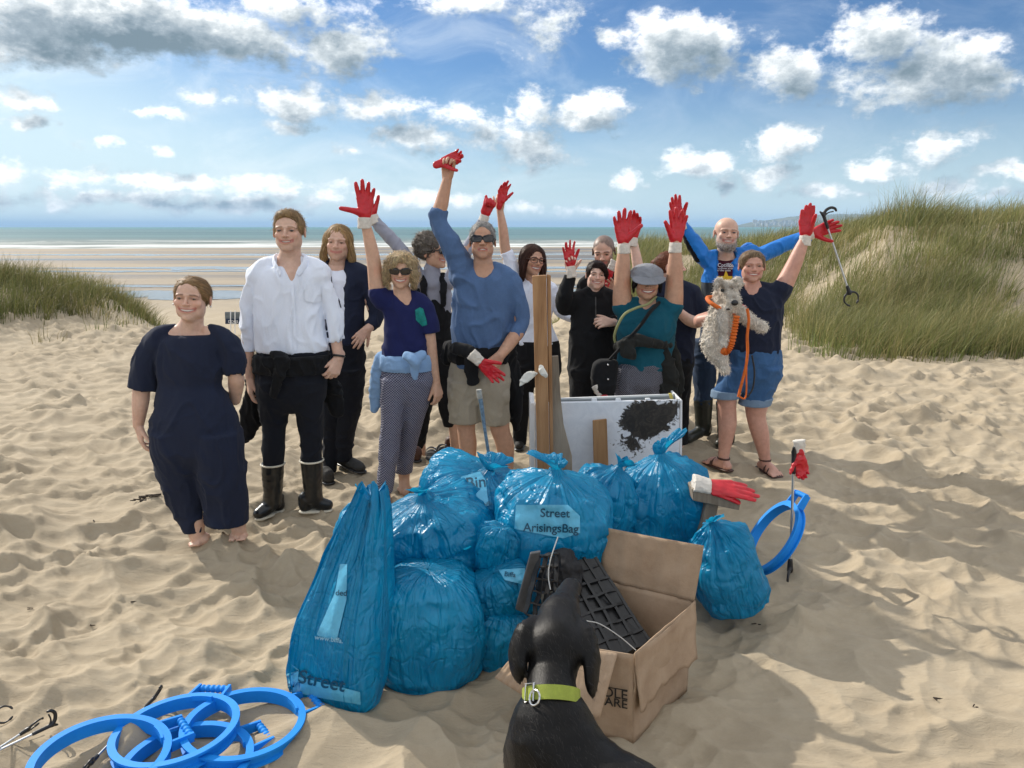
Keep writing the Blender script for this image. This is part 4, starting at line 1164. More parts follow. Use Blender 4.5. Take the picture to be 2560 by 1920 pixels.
def person_jumpsuit():
    Y = gp(535, 1342).y; p = Person('barefoot woman in a wide navy jumpsuit with hair tied back', Y, FAIR, 500)
    h = p.set_head(693, 801, 479, 482, yaw=4, roll=4, pitch=-4, smile=.95, opn=.55, eye=.12, chub=.5, jaw=.95, wide=1.13, nose=.95)
    T = p.pelvis([(408, 553, 836, .46), (392, 566, 858, .52), (390, 566, 895, .60), (394, 560, 930, .64), (397, 552, 962, .64), (394, 574, 995, .66), (383, 594, 1040, .66), (380, 602, 1085, .64), (382, 606, 1120, .62)])
    LL = p.rows([(382, 500, 1075, 1.2), (384, 503, 1130, 1.1), (395, 504, 1180, 1.0), (410, 505, 1230, .85), (434, 507, 1280, .85), (458, 509, 1328, .95)])
    RR = p.rows([(484, 604, 1075, 1.2), (488, 610, 1140, 1.1), (497, 614, 1200, 1.0), (510, 620, 1260, .85), (517, 620, 1308, .85)])
    F = Field().add(stack(T, rnd=.02), .02).add(stack(LL), .035).add(stack(RR), .02)
    F.add(chain([p.J(436, 824, .01), p.J(405, 836), p.J(388, 856)], [.035, .052, .062]), .02); F.add(chain([p.J(524, 824, .01), p.J(552, 838), p.J(569, 858)], [.035, .052, .062]), .02)
    F.add(chain([p.J(391, 858), p.J(366, 905), p.J(357, 972)], [.064, .072, .072], flat1=True), .014); F.add(chain([p.J(566, 858), p.J(583, 893), p.J(586, 934, .02)], [.062, .064, .062], flat1=True), .014)
    F.sub(ell(p.J(467, 788, -.06), (.14, .15, .102)), .006)
    F.sub(chain([p.J(356, 964), p.J(355, 988)], [.040, .056]), .004); F.sub(chain([p.J(587, 928), p.J(587, 948)], [.036, .048]), .004)
    p.garment('jumpsuit', NAVY, F, .013, (15, 15, 4.0), seed=2)
    b = p.body; b.add(stack(T, -.022, .03), .02); b.add(stack(LL, -.055), .02); b.add(stack(RR, -.055), .02)
    b.add(chain([p.J(440, 828, .0), p.J(405, 846), p.J(392, 862)], [.03, .045, .05]), .02); b.add(chain([p.J(520, 828), p.J(552, 846), p.J(566, 862)], [.03, .045, .05]), .02)
    p.neck(p.J(473, 835, .03), .058, .06)
    b.add(chain([p.J(393, 866), p.J(359, 940), p.J(352, 1000), p.J(346, 1062)], [.042, .044, .047, .030]), .015)
    b.add(chain([p.J(562, 866), p.J(588, 935, .02), p.J(590, 960, .06), p.J(588, 1000, .13)], [.042, .044, .045, .032]), .015)
    add_hand(b, p.J(346, 1064), Vector((.12, -.1, -1)), (.8, .55, .1), 1, 1.0, (.35, .4, .45, .5), tspread=.5)
    for (ax, ay, tx, ty) in ((492, 1330, 472, 1364), (596, 1316, 592, 1357)):
        t = gp(tx, ty); add_foot(b, p.J(ax, ay), t)
        b.add(chain([p.J(ax, ay - 30), p.J(ax, ay)], [.05, .042]), .01)
    p.finish(hands=[(p.J(350, 1090), .115)], col=dict(brow=(.16, .09, .05)))
    h.extras(p.root)
    H0 = hcap(h, .435, -.10, .288, 1.0, low=-.22)
    blond = (.30, .185, .085)
    H0.add(h.e((0, .46, -.02), (.13, .10, .16)), .03)
    make_hair(p.root, h, H0, blond, strands=[dict(n=650, L=.085, flow=lambda q: np.stack([np.sign(q[:, 0]) * .9, 1.0 + 0 * q[:, 0], -.55 + 0 * q[:, 0]], -1), jit=.12)])
    mb = MB(); pts = [p.J(470 + 34 * math.sin(a) , 806 + 22 * abs(math.cos(a / 1)) if abs(a) < 1.3 else 808, -.07) for a in np.linspace(-1.3, 1.3, 15)]
    for q in (-1, 1):
        m2 = MB(); bmesh.ops.create_icosphere(m2.bm, subdivisions=2, radius=.006, matrix=Matrix.Translation(h.V(q * .37, .0, -.15))); m2.build('earring', m_plain('silver', (.6, .6, .6), .25, .05, metal=1.0), p.root)

def person_white_shirt():
    Y = gp(735, 1280).y; p = Person('tall man in an open-necked white shirt, black trousers and wellington boots', Y, FAIR, 728)
    h = p.set_head(528, 630, 722, 724, yaw=2, pitch=-3, smile=.75, opn=.35, eye=.3, wide=1.08, jaw=1.08)
    T = p.rows([(662, 788, 664, .55), (638, 808, 684, .52), (633, 809, 720, .55), (635, 809, 770, .58), (639, 814, 820, .60), (641, 820, 855, .60), (644, 823, 880, .60)])
    F = Field().add(stack(T, rnd=.02), .02)
    F.add(chain([p.J(690, 654, .02), p.J(660, 667), p.J(640, 690)], [.04, .052, .066]), .02); F.add(chain([p.J(760, 654, .02), p.J(785, 665), p.J(802, 686)], [.04, .052, .066]), .02)
    F.add(chain([p.J(645, 692), p.J(625, 755), p.J(619, 812), p.J(621, 880)], [.056, .052, .048, .042], flat1=True), .015)
    F.add(chain([p.J(798, 690), p.J(824, 748), p.J(835, 800), p.J(840, 856)], [.056, .052, .049, .043], flat1=True), .015)
    F.sub(chain([p.J(724, 640, -.07), p.J(725, 676, -.11), p.J(728, 714, -.125)], [.074, .036, .013]), .006)
    F.sub(chain([p.J(723, 600, .0), p.J(724, 652, .02)], [.062, .070]), .006)
    F.sub(chain([p.J(619, 868), p.J(619, 895)], [.03, .040]), .003); F.sub(chain([p.J(843, 844), p.J(844, 870)], [.032, .042]), .003)
    sh = p.garment('shirt', WHITE, F, .015, (12, 12, 5), seed=5)
    Fc = Field()                                    # button-down collar
    for q, xs in ((-1, (724, 690, 684, 700)), (1, (724, 758, 764, 746))):
        Fc.add(chain([p.J(xs[0], 636, .085), p.J(xs[1], 642, .04), p.J(xs[2], 656, -.05), p.J(xs[3], 684, -.118)], [.023, .025, .027, .02], flat=((q, -.6, .2), .22), n=10), .006)
    p.garment('collar', WHITE, Fc, .001, h=.005, parent=sh)
    px_patch(sh, 'pocket', [(760, 712), (802, 714), (803, 752), (786, 758), (762, 752)], WHITE, .006)
    px_patch(sh, 'button_placket', [(727, 712), (735, 712), (740, 790), (743, 876), (734, 877), (731, 790)], WHITE, .004)
    TR = p.pelvis([(641, 824, 874, .60), (641, 820, 900, .62), (643, 816, 940, .64), (646, 812, 985, .62)])
    L = p.rows([(645, 732, 950, 1.3), (648, 724, 1010, 1.1), (653, 716, 1060, .95), (656, 712, 1110, 1), (657, 709, 1165, 1)])
    R = p.rows([(728, 812, 950, 1.3), (738, 810, 1010, 1.1), (746, 808, 1060, .95), (751, 806, 1110, 1), (753, 806, 1158, 1)])
    F = Field().add(stack(TR), .02).add(stack(L), .035).add(stack(R), .02); tr = p.garment('trousers', JEANB, F, .009, (13, 13, 11), seed=4)
    F = Field()                                     # black jacket tied round the waist
    F.add(stack(p.rows([(638, 826, 930, .66), (637, 828, 905, .68), (639, 828, 884, .66)]), .0), .01)
    F.add(chain([p.J(690, 888, -.17), p.J(703, 905, -.19), p.J(694, 950, -.19), p.J(684, 985, -.17)], [.03, .045, .035, .03], flat=((0, 1, 0), .6)), .01)
    F.add(chain([p.J(645, 920, .05), p.J(640, 990, .14), p.J(625, 1055, .16), p.J(612, 1095, .16)], [.05, .075, .075, .04], flat=((0, 1, 0), .5)), .02)
    F.add(chain([p.J(815, 910, .05), p.J(830, 975, .12), p.J(842, 1030, .14)], [.05, .06, .04], flat=((0, 1, 0), .5)), .02)
    F.add(chain([p.J(640, 1000, .15), p.J(730, 1010, .17), p.J(815, 985, .15)], [.05, .07, .05], flat=((0, 1, 0), .5)), .02)
    p.garment('tied_jacket', BLACK, F, .018, (18, 18, 10), seed=8)
    px_patch(tr, 'buckle', [(735, 905), (744, 905), (744, 913), (735, 913)], m_plain('silver', (.6, .6, .6), .25, .05, metal=1.0), .012)
    b = p.body; b.add(stack(T, -.016, .03), .02); b.add(stack(TR, -.014), .02); b.add(stack(L, -.014), .02); b.add(stack(R, -.014), .02)
    b.add(chain([p.J(690, 660, .02), p.J(655, 675)], [.04, .05]), .02); b.add(chain([p.J(760, 660, .02), p.J(790, 675)], [.04, .05]), .02)
    p.neck(p.J(724, 668, .03), .060, .066)
    b.add(chain([p.J(648, 698), p.J(620, 812), p.J(621, 870), p.J(625, 944)], [.040, .034, .035, .029]), .015)
    b.add(chain([p.J(796, 698), p.J(834, 800), p.J(840, 850), p.J(847, 896, -.03)], [.040, .034, .035, .030]), .015)
    add_hand(b, p.J(625, 946), Vector((-.02, -.1, -1)), (.85, .5, 0), 1, 1.03, (.4, .45, .5, .55), tspread=.45)
    add_hand(b, p.J(847, 898, -.03), Vector((-.45, -.45, -1)), (-.6, .75, -.1), -1, 1.03, (.75, .8, .85, .9), tspread=.5, tcurl=.5)
    p.finish(hands=[(p.J(620, 972), .115), (p.J(833, 920, -.05), .115)], col=dict(brow=(.20, .12, .06), browk=.6, stub=(.30, .17, .11), stubk=.18))
    h.extras(p.root, iris=(.06, .05, .05))
    H0 = hcap(h, .475, -.07, .272, 1.0, low=-.08, depth=.36); H0.add(h.e((0, -.13, .40), (.20, .20, .085)), .05)
    blond = (.33, .22, .11)
    make_hair(p.root, h, H0, blond, amp=.002, strands=[dict(n=800, L=.026, flow=lambda q: np.stack([-.3 + 0 * q[:, 0], -.2 + .5 * (q[:, 2] < .25), .5 - 1.4 * (q[:, 2] < .25)], -1), jit=.35, lift=.006)])
    for (rows, a, t) in (([(654, 710, 1158, 1), (657, 707, 1205, 1), (661, 704, 1248, 1), (662, 702, 1268, 1)], (681, 1258), (637, 1303)), ([(751, 807, 1149, 1), (756, 806, 1195, 1), (762, 805, 1235, 1), (764, 802, 1252, 1)], (784, 1245), (834, 1276))):
        g = gp(*t); A = gp(a[0], a[1] + 26); A.z = g.z + .09
        boot(p, rows, A, g, RUBBER, CREAM, CREAM)
    mb = MB(); W = p.J(847, 890, -.03); ax = Vector((-.1, -.3, -1)).normalized(); u = ax.orthogonal().normalized(); v = ax.cross(u)
    mb.tube([W + (u * math.cos(t) + v * math.sin(t)) * .033 for t in np.linspace(0, 2 * math.pi, 21)[:-1]], .0075, 6, closed=True)
    wt = mb.build('wristwatch', BLACKP, p.root)

def strand_down(side=.25, back=.5): return lambda q: np.stack([np.sign(q[:, 0]) * side, back * (q[:, 2] > .1) + 0 * q[:, 0], -1 + 0 * q[:, 0]], -1)
LIMB = dict()
def sleeve(F, p, pts, rad, k=.015, flat1=True): F.add(chain([p.J(*q) for q in pts], rad, flat1=flat1), k)
def arm(p, pts, rad): p.body.add(chain([p.J(*q) for q in pts], rad), .015)

def person_long_hair():
    Y = gp(875, 1180).y; p = Person('long-haired blond man in an open navy jacket over a white tee', Y, FAIR, 850)
    h = p.set_head(562, 652, 848, 844, yaw=3, roll=4, pitch=-2, smile=.6, opn=.05, eye=.10, jaw=1.02)
    T = p.rows([(815, 872, 665, .6), (792, 904, 682, .55), (786, 912, 720, .6), (788, 912, 780, .64), (792, 910, 830, .64), (792, 912, 862, .62)])
    F = Field().add(stack(T, rnd=.02), .02)
    F.add(chain([p.J(822, 660, .02), p.J(796, 680)], [.045, .065]), .02); F.add(chain([p.J(868, 660, .02), p.J(900, 682)], [.045, .066]), .02)
    sleeve(F, p, [(903, 688), (930, 740), (941, 790), (924, 818, -.06)], [.068, .062, .058, .045]); sleeve(F, p, [(795, 688), (786, 760), (800, 830, -.03)], [.066, .06, .048])
    F.sub(chain([p.J(842, 650, -.09), p.J(846, 720, -.13), p.J(852, 800, -.14), p.J(856, 870, -.14)], [.085, .066, .05, .03]), .006)
    F.sub(chain([p.J(844, 640, .02), p.J(842, 672, .0)], [.06, .07]), .006)
    p.garment('jacket', NAVY, F, .010, (12, 12, 7), seed=11)
    F = Field().add(stack(p.rows([(812, 874, 672, .6), (796, 900, 700, .55), (794, 904, 780, .58), (796, 906, 868, .58)]), -.004, .02), .01)
    F.sub(ell(p.J(843, 660, -.05), (.075, .09, .045)), .006)
    p.garment('tee', WHITE, F, .006, (14, 14, 6), seed=12)
    TR = p.pelvis([(796, 912, 858, .62), (795, 913, 900, .64), (798, 912, 935, .6)])
    L = p.rows([(797, 860, 920, 1.3), (800, 856, 980, 1.1), (804, 850, 1050, 1), (806, 846, 1120, 1), (806, 842, 1180, 1)])
    R = p.rows([(846, 913, 920, 1.3), (848, 908, 980, 1.1), (842, 896, 1050, 1), (840, 884, 1110, 1), (840, 878, 1152, 1)])
    F = Field().add(stack(TR), .02).add(stack(L), .03).add(stack(R), .02); p.garment('trousers', JEANB, F, .010, (13, 13, 14), seed=13)
    b = p.body; b.add(stack(T, -.05, .03), .02); b.add(stack(TR, -.014), .02); b.add(stack(L, -.012), .02); b.add(stack(R, -.012), .02)
    p.neck(p.J(842, 678, .02), .054, .058)
    arm(p, [(903, 690), (939, 790), (920, 822, -.08)], [.05, .043, .03]); arm(p, [(795, 690), (788, 760), (806, 840, -.05)], [.05, .043, .03])
    add_hand(b, p.J(920, 822, -.08), Vector((-.5, -.3, -.6)), (-.3, .9, -.3), 1, 1.0, (.3, .3, .4, .5), tspread=.7)
    p.finish(hands=[(p.J(912, 838, -.1), .10)], col=dict(brow=(.30, .18, .10), browk=.35, stub=(.34, .19, .11), stubk=.35))
    h.extras(p.root)
    bl = (.36, .235, .105); H0 = hcap(h, .40, -.12, .255, 1.0, low=-.3)
    for q in (-1, 1): H0.add(h.ch([(q * .30, -.02, .18), (q * .37, -.06, -.15), (q * .39, -.03, -.42), (q * .36, .02, -.60)], [.07, .085, .10, .05]), .03)
    H0.add(h.ch([(0, .42, .0), (0, .40, -.3), (0, .34, -.55)], [.2, .22, .14]), .05)
    make_hair(p.root, h, H0, bl, amp=.006, strands=[dict(n=900, L=.13, flow=strand_down(.35, .3), jit=.12, w=.004)])
    for (a, t) in (((860, 1150), (910, 1186)), ((815, 1180), (800, 1200))):
        g = gp(*t); A = gp(a[0], a[1] + 22); A.z = g.z + .09; shoe(p, A, g, TRAIN, BLACKP)

def geo_mat(name, base, line, sc=70):
    """printed cotton: a small repeating lattice of light strokes on a dark ground"""
    m, T, b, o = new_mat(name); co = obj_co(T)
    s = T.node('ShaderNodeSeparateXYZ'); T.l.new(co, s.inputs[0])
    u = T.math('MULTIPLY', T.math('ADD', s.outputs[0], T.math('MULTIPLY', s.outputs[1], .5)), sc); v = T.math('MULTIPLY', s.outputs[2], sc)
    f1 = T.math('ABSOLUTE', T.math('SINE', T.math('ADD', u, v))); f2 = T.math('ABSOLUTE', T.math('SINE', T.math('SUBTRACT', u, v)))
    f3 = T.math('ABSOLUTE', T.math('SINE', T.math('MULTIPLY', u, 2.0)))
    k = T.math('MAXIMUM', T.smooth(f1, .30, .12), T.math('MAXIMUM', T.smooth(f2, .30, .12), T.math('MULTIPLY', T.smooth(f3, .2, .05), .6)))
    T.put(b.inputs['Base Color'], T.mix(k, base, line)); b.inputs['Roughness'].default_value = .85
    bump(T, b, T.noise(T.vmath('MULTIPLY', co, (1, 1, .4)), 18, 3, .5, 1.0), .4, .014)
    return m
PATTERN = geo_mat('geometric_print', (.014, .018, .06), (.42, .42, .50), 190)
SPECK = geo_mat('speckled_print', (.010, .012, .022), (.30, .30, .36), 260)

def person_blonde_sunglasses():
    Y = gp(985, 1245).y; p = Person('blonde woman in sunglasses and patterned trousers with a pale blue sweater tied round her waist', Y, WARM, 1000)
    h = p.set_head(632, 720, 1001, 1004, yaw=4, roll=2, pitch=2, smile=.95, opn=.6, eye=.3, jaw=.9, wide=.98)
    T = p.rows([(975, 1030, 738, .6), (956, 1058, 758, .5), (957, 1060, 790, .62), (958, 1062, 820, .68), (957, 1068, 850, .66), (954, 1076, 890, .66), (956, 1082, 905, .6)])
    bl = m_cloth('royal_navy', (.010, .014, .075), wr=.5)
    F = Field().add(stack(T, rnd=.02), .02)
    F.add(chain([p.J(985, 735, .02), p.J(962, 745), p.J(950, 742)], [.03, .05, .06]), .02); F.add(chain([p.J(1028, 735, .02), p.J(1050, 752), p.J(1062, 770)], [.03, .05, .06]), .02)
    sleeve(F, p, [(958, 752), (948, 735), (946, 720)], [.065, .066, .062]); sleeve(F, p, [(1058, 768), (1071, 800), (1075, 832)], [.058, .062, .060])
    F.sub(chain([p.J(1010, 716, -.05), p.J(1018, 748, -.075), p.J(1024, 774, -.09)], [.072, .05, .02]), .006)
    tee = p.garment('tee', bl, F, .013, (12, 12, 6), seed=21)
    px_patch(tee, 'teal_print', [(1038, 775), (1050, 768), (1058, 772), (1066, 800), (1068, 812), (1056, 816), (1040, 800)], m_plain('teal_print', (.0, .19, .17), .7, .25, 60), .004)
    TR = p.pelvis([(957, 1080, 895, .66), (955, 1082, 930, .66), (954, 1080, 960, .64)])
    L = p.rows([(953, 1018, 945, 1.25), (952, 1016, 1000, 1.1), (951, 1005, 1070, 1), (946, 994, 1150, 1), (942, 982, 1232, 1)])
    R = p.rows([(1010, 1081, 945, 1.25, .0), (1006, 1076, 1000, 1.1, .04), (1000, 1058, 1060, 1, .10), (994, 1040, 1120, 1, .16), (990, 1030, 1182, 1, .2)])
    F = Field().add(stack(TR), .02).add(stack(L), .03).add(stack(R), .02); p.garment('patterned_trousers', PATTERN, F, .008, (13, 13, 8), seed=22)
    sw = m_cloth('pale_blue_knit', (.22, .36, .58), wr=.6); F = Field()
    F.add(stack(p.rows([(951, 1084, 925, .72), (950, 1085, 905, .74), (955, 1080, 885, .70)])), .01)
    F.add(chain([p.J(1018, 890, -.17), p.J(1036, 900, -.19), p.J(1040, 914, -.18)], [.03, .038, .03]), .01)
    F.add(chain([p.J(1036, 905, -.18), p.J(1036, 925, -.18), p.J(1038, 943, -.17)], [.03, .03, .022], flat=((0, 1, 0), .5)), .01)
    F.add(chain([p.J(1036, 898, -.18), p.J(1055, 888, -.14)], [.03, .034], flat=((0, 1, 0), .6)), .01)
    F.add(chain([p.J(958, 900, .02), p.J(948, 945, .04), p.J(942, 990, .06), p.J(936, 1022, .06)], [.06, .06, .05, .03], flat=((0, 1, 0), .7)), .02)
    p.garment('tied_sweater', sw, F, .007, (15, 15, 22), seed=23)
    b = p.body; b.add(stack(T, -.014, .03), .02); b.add(stack(TR, -.012), .02); b.add(stack(L, -.012), .02); b.add(stack(R, -.012), .02)
    p.neck(p.J(1008, 742, .02), .048, .052)
    arm(p, [(952, 752), (944, 735), (935, 658), (925, 605), (911, 546)], [.05, .052, .044, .038, .027])
    arm(p, [(1060, 770), (1073, 840), (1080, 900), (1090, 955)], [.048, .041, .038, .027])
    add_hand(b, p.J(1090, 957), Vector((.15, -.1, -1)), (-.7, .6, 0), -1, .95, (.5, .55, .6, .6), tspread=.4)
    for (ax, ay, tx, ty, dd) in ((962, 1238, 968, 1284, 0), (1010, 1186, 1012, 1222, .2)):
        t = gp(tx, ty); A = p.J(ax, ay, dd); add_foot(b, A, t); b.add(chain([p.J(ax, ay - 30, dd), A], [.042, .037]), .01)
    p.finish(hands=[(p.J(1092, 978), .10)], col=dict(brow=(.20, .13, .07)))
    h.extras(p.root); h.glasses(p.root, True, .135, .085, .01)
    g = Vector((-.28, 0, 1)); p.glove(p.J(911, 541), Vector((.02, 0, 1)), (.25, -1, 0), -1, 1.22, curl=(.1, .1, .15, .2), spread=.16, tspread=1.35, tcurl=-.1)
    H0 = hcap(h, .40, -.13, .26, 1.03, low=-.3); col = (.52, .40, .24)
    for q in (-1, 1): H0.add(h.ch([(q * .30, -.05, .25), (q * .38, -.08, .0), (q * .40, -.05, -.25), (q * .35, -.02, -.46)], [.10, .11, .115, .06]), .04)
    H0.add(h.ch([(0, .40, .1), (0, .42, -.2), (0, .36, -.42)], [.22, .22, .14]), .05); H0.add(h.ch([(.1, -.30, .42), (-.14, -.40, .32), (-.26, -.38, .16)], [.06, .07, .05]), .03)
    make_hair(p.root, h, H0, col, amp=.012, sc=(36, 36, 26), strands=[dict(n=1000, L=.085, flow=strand_down(.4, .2), jit=.45, w=.004, curl=.7, lift=.010)])

def person_grey_updo():
    Y = gp(1085, 1130).y; p = Person('grey-haired woman in black dungarees and a grey roll-neck, both arms raised', Y, WARM, 1085)
    h = p.set_head(590, 672, 1078, 1086, yaw=62, roll=0, pitch=-4, smile=.8, opn=.5, eye=.3, jaw=.9)
    T = p.rows([(1050, 1112, 700, .6), (1040, 1130, 725, .55), (1042, 1132, 770, .62), (1046, 1130, 830, .66), (1044, 1134, 880, .66), (1040, 1138, 930, .64)])
    grey = m_cloth('grey_knit', (.30, .31, .37), wr=.5)
    F = Field().add(stack(T, -.012, .02), .02); F.add(chain([p.J(1080, 672, .0), p.J(1080, 690), p.J(1082, 712)], [.062, .066, .075]), .01)
    sleeve(F, p, [(1046, 710, .0), (1032, 668, -.02), (990, 610, .0), (950, 568, .0), (938, 548, .0)], [.06, .058, .052, .045, .038]); sleeve(F, p, [(1120, 705), (1150, 655, .08), (1182, 600, .1), (1206, 552, .1)], [.06, .056, .048, .038])
    p.garment('roll_neck', grey, F, .008, (14, 14, 14), seed=31)
    F = Field().add(stack(p.pelvis([(1056, 1112, 745, .75), (1044, 1130, 780, .7), (1046, 1130, 830, .7), (1042, 1136, 880, .7), (1038, 1140, 930, .66)])), .02)
    for x0 in (1060, 1108): F.add(chain([p.J(x0, 760, -.09), p.J(x0, 715, -.07), p.J(x0, 690, 0)], [.028, .028, .03], flat=((0, 1, 0), .5)), .01)
    F.add(chain([p.J(1050, 700), p.J(1044, 740), p.J(1050, 790)], [.05, .05, .045]), .02)
    F.add(stack(p.rows([(1036, 1088, 900, 1.25), (1036, 1084, 980, 1.1), (1034, 1074, 1050, 1), (1030, 1062, 1120, 1)])), .02); F.add(stack(p.rows([(1088, 1140, 900, 1.25), (1092, 1140, 980, 1.1), (1102, 1142, 1040, 1), (1108, 1140, 1066, 1)])), .02)
    p.garment('dungarees', BLACK, F, .009, (13, 13, 8), seed=32)
    b = p.body; b.add(stack(T, -.03, .03), .02); p.neck(p.J(1081, 705, .02), .046, .05)
    arm(p, [(1048, 710), (990, 610), (936, 545), (930, 538)], [.045, .036, .026, .025]); arm(p, [(1118, 705), (1182, 600, .1), (1212, 540, .1)], [.045, .036, .025])
    for (x, y0, y1) in ((1046, 900, 1140), (1130, 900, 1125)): b.add(chain([p.J(x - 6, y0), p.J(x, (y0 + y1) / 2), p.J(x + 8, y1)], [.06, .045, .036]), .02)
    p.finish(col=dict(brow=(.15, .12, .10))); h.extras(p.root); h.glasses(p.root, True, .13, .08, .012)
    H0 = hcap(h, .40, -.12, .26, 1.05, low=-.26); col = (.17, .145, .12)
    H0.add(h.e((0, .20, .50), (.26, .24, .17)), .05); H0.add(h.e((0, .42, .20), (.26, .2, .3)), .05)
    tips = [h.P(.1 * math.cos(i), .25 + .2 * math.sin(i * 1.7), .56) for i in range(70)]; dirs = [np.array([math.cos(i * 2.1), .1, .6 + .5 * math.sin(i)]) for i in range(70)]
    low = [h.P(-.1 + .02 * (i % 7), .5 + .02 * (i % 5), .1 - .03 * (i % 11)) for i in range(60)]
    make_hair(p.root, h, H0, col, amp=.014, sc=(40, 40, 40), strands=[dict(n=650, L=.07, flow=(0, .8, .5), jit=.6, curl=.8, lift=.008)], extra=[loose_strands(tips, dirs, .07, (.3, .26, .22), 3, grav=1.6), loose_strands(low, [np.array([-.5, .2, -1])] * 60, .10, (.3, .25, .19), 4, grav=.6)])
    p.glove(p.J(931, 537), Vector((-.35, .1, .9)), (.3, -1, 0), 1, 1.15, curl=(.6, .6, .7, .7)); p.glove(p.J(1213, 536, .1), Vector((.32, 0, 1)), (.3, -1, 0), -1, 1.12, curl=(1.5, 1.5, 1.5, 1.4), tspread=.15, tcurl=-.3)
    for (a, t) in (((1040, 1140), (1050, 1158)), ((1138, 1118), (1150, 1128))):
        g = gp(*t); A = gp(a[0], a[1] + 6); A.z = g.z + .09; shoe(p, A, g, BROWNL, BLACKP)

def person_blue_tee():
    Y = 5.0; p = Person('older grey-haired man in sunglasses, blue long-sleeved tee and beige cargo shorts', Y, TAN, 1200)
    h = p.set_head(556, 650, 1205, 1208, yaw=2, pitch=-8, smile=.1, opn=.35, eye=.3, jaw=1.12, wide=.97, nose=1.15)
    T = p.rows([(1176, 1246, 672, .65), (1150, 1275, 692, .52), (1138, 1284, 720, .55), (1132, 1284, 760, .6), (1130, 1278, 810, .64), (1130, 1270, 860, .66), (1128, 1268, 900, .66), (1130, 1266, 920, .64)])
    blue = m_cloth('blue_marl', (.075, .135, .265), wr=.7, var=.22)
    F = Field().add(stack(T, rnd=.02), .02)
    F.add(chain([p.J(1185, 665, .02), p.J(1160, 665), p.J(1146, 655)], [.04, .062, .07]), .03); F.add(chain([p.J(1236, 668, .02), p.J(1262, 685), p.J(1280, 712)], [.04, .055, .068]), .02)
    sleeve(F, p, [(1155, 690), (1142, 645), (1116, 595), (1095, 555), (1099, 522)], [.082, .078, .068, .056, .049]); sleeve(F, p, [(1280, 715), (1298, 765), (1304, 806), (1286, 842, -.05)], [.068, .062, .056, .050])
    F.sub(chain([p.J(1208, 640, -.04), p.J(1209, 668, -.09)], [.075, .072]), .006)
    p.garment('long_sleeved_tee', blue, F, .016, (12, 12, 5), seed=41)
    kh = m_cloth('beige_cotton', (.34, .30, .235), wr=.7)
    TR = p.pelvis([(1130, 1268, 890, .66), (1124, 1272, 930, .66), (1121, 1274, 965, .62)])
    L = p.rows([(1120, 1203, 950, 1.2), (1120, 1200, 1000, 1.05), (1124, 1199, 1056, .95)]); R = p.rows([(1192, 1274, 950, 1.2), (1196, 1274, 1000, 1.05), (1204, 1273, 1060, .95)])
    F = Field().add(stack(TR), .02).add(stack(L), .03).add(stack(R), .02)
    for (x, y) in ((1128, 985), (1262, 990)): F.add(ell(p.J(x, y, -.04), (.03, .06, .06)), .01)
    F.sub(ell(p.J(1162, 1062), (.055, .055, .025)), .004); F.sub(ell(p.J(1239, 1066), (.052, .055, .025)), .004)
    p.garment('cargo_shorts', kh, F, .010, (13, 13, 10), seed=42)
    F = Field().add(stack(p.rows([(1124, 1272, 905, .74), (1122, 1276, 880, .76), (1128, 1272, 862, .72)])), .01)
    F.add(chain([p.J(1140, 870, -.16), p.J(1175, 880, -.2), p.J(1186, 900, -.2)], [.04, .045, .04]), .02); F.add(chain([p.J(1182, 890, -.2), p.J(1178, 920, -.2), p.J(1182, 950, -.19)], [.045, .05, .04], flat=((0, 1, 0), .5)), .02)
    F.add(chain([p.J(1270, 870, .0), p.J(1278, 940, .06), p.J(1286, 1010, .08), p.J(1290, 1070, .08)], [.05, .065, .06, .03], flat=((0, 1, 0), .6)), .02); F.add(chain([p.J(1128, 870, .04), p.J(1118, 900, .06)], [.05, .04]), .02)
    p.garment('tied_jacket', BLACK, F, .018, (18, 18, 10), seed=43)
    b = p.body; b.add(stack(T, -.016, .03), .02); b.add(stack(TR, -.014), .02); b.add(stack(L, -.022), .02); b.add(stack(R, -.022), .02)
    p.neck(p.J(1209, 682, .02), .058, .062)
    arm(p, [(1155, 690), (1142, 645), (1096, 558), (1104, 510), (1118, 450)], [.055, .056, .047, .044, .030]); arm(p, [(1280, 715), (1303, 806), (1280, 850, -.07), (1250, 890, -.16)], [.055, .046, .043, .030])
    b.add(stack(p.rows([(1140, 1190, 1040, 1), (1143, 1188, 1075, 1), (1147, 1192, 1110, 1), (1153, 1188, 1160, 1), (1160, 1184, 1205, 1)])), .01); b.add(stack(p.rows([(1220, 1272, 1040, 1), (1226, 1275, 1075, 1), (1238, 1285, 1110, 1), (1248, 1284, 1160, 1), (1256, 1282, 1205, 1)])), .01)
    add_hand(b, p.J(1118, 447), Vector((.12, 0, 1)), (-.2, -1, .1), 1, 1.05, (1.1, 1.1, 1.1, 1.1), tspread=.4, tcurl=.6)
    add_hand(b, p.J(1250, 890, -.16), Vector((-.7, -.3, -.75)), (-.2, .9, -.35), 1, 1.05, (.6, .6, .7, .7), tspread=.4, tcurl=.4)
    for (x, t) in ((1172, (1160, 1228)), (1269, (1285, 1228))):
        g = gp(*t); A = p.J(x, 1205); add_foot(b, A, g)
    p.finish(hands=[(p.J(1122, 420), .11), (p.J(1232, 910, -.2), .11)], col=dict(brow=(.14, .12, .11), browk=.5, stub=(.34, .24, .20), stubk=.2))
    h.extras(p.root); h.glasses(p.root, True, .145, .082, .015, shape=3.2)
    H0 = hcap(h, .43, -.09, .265, 1.015, low=-.10, depth=.35)
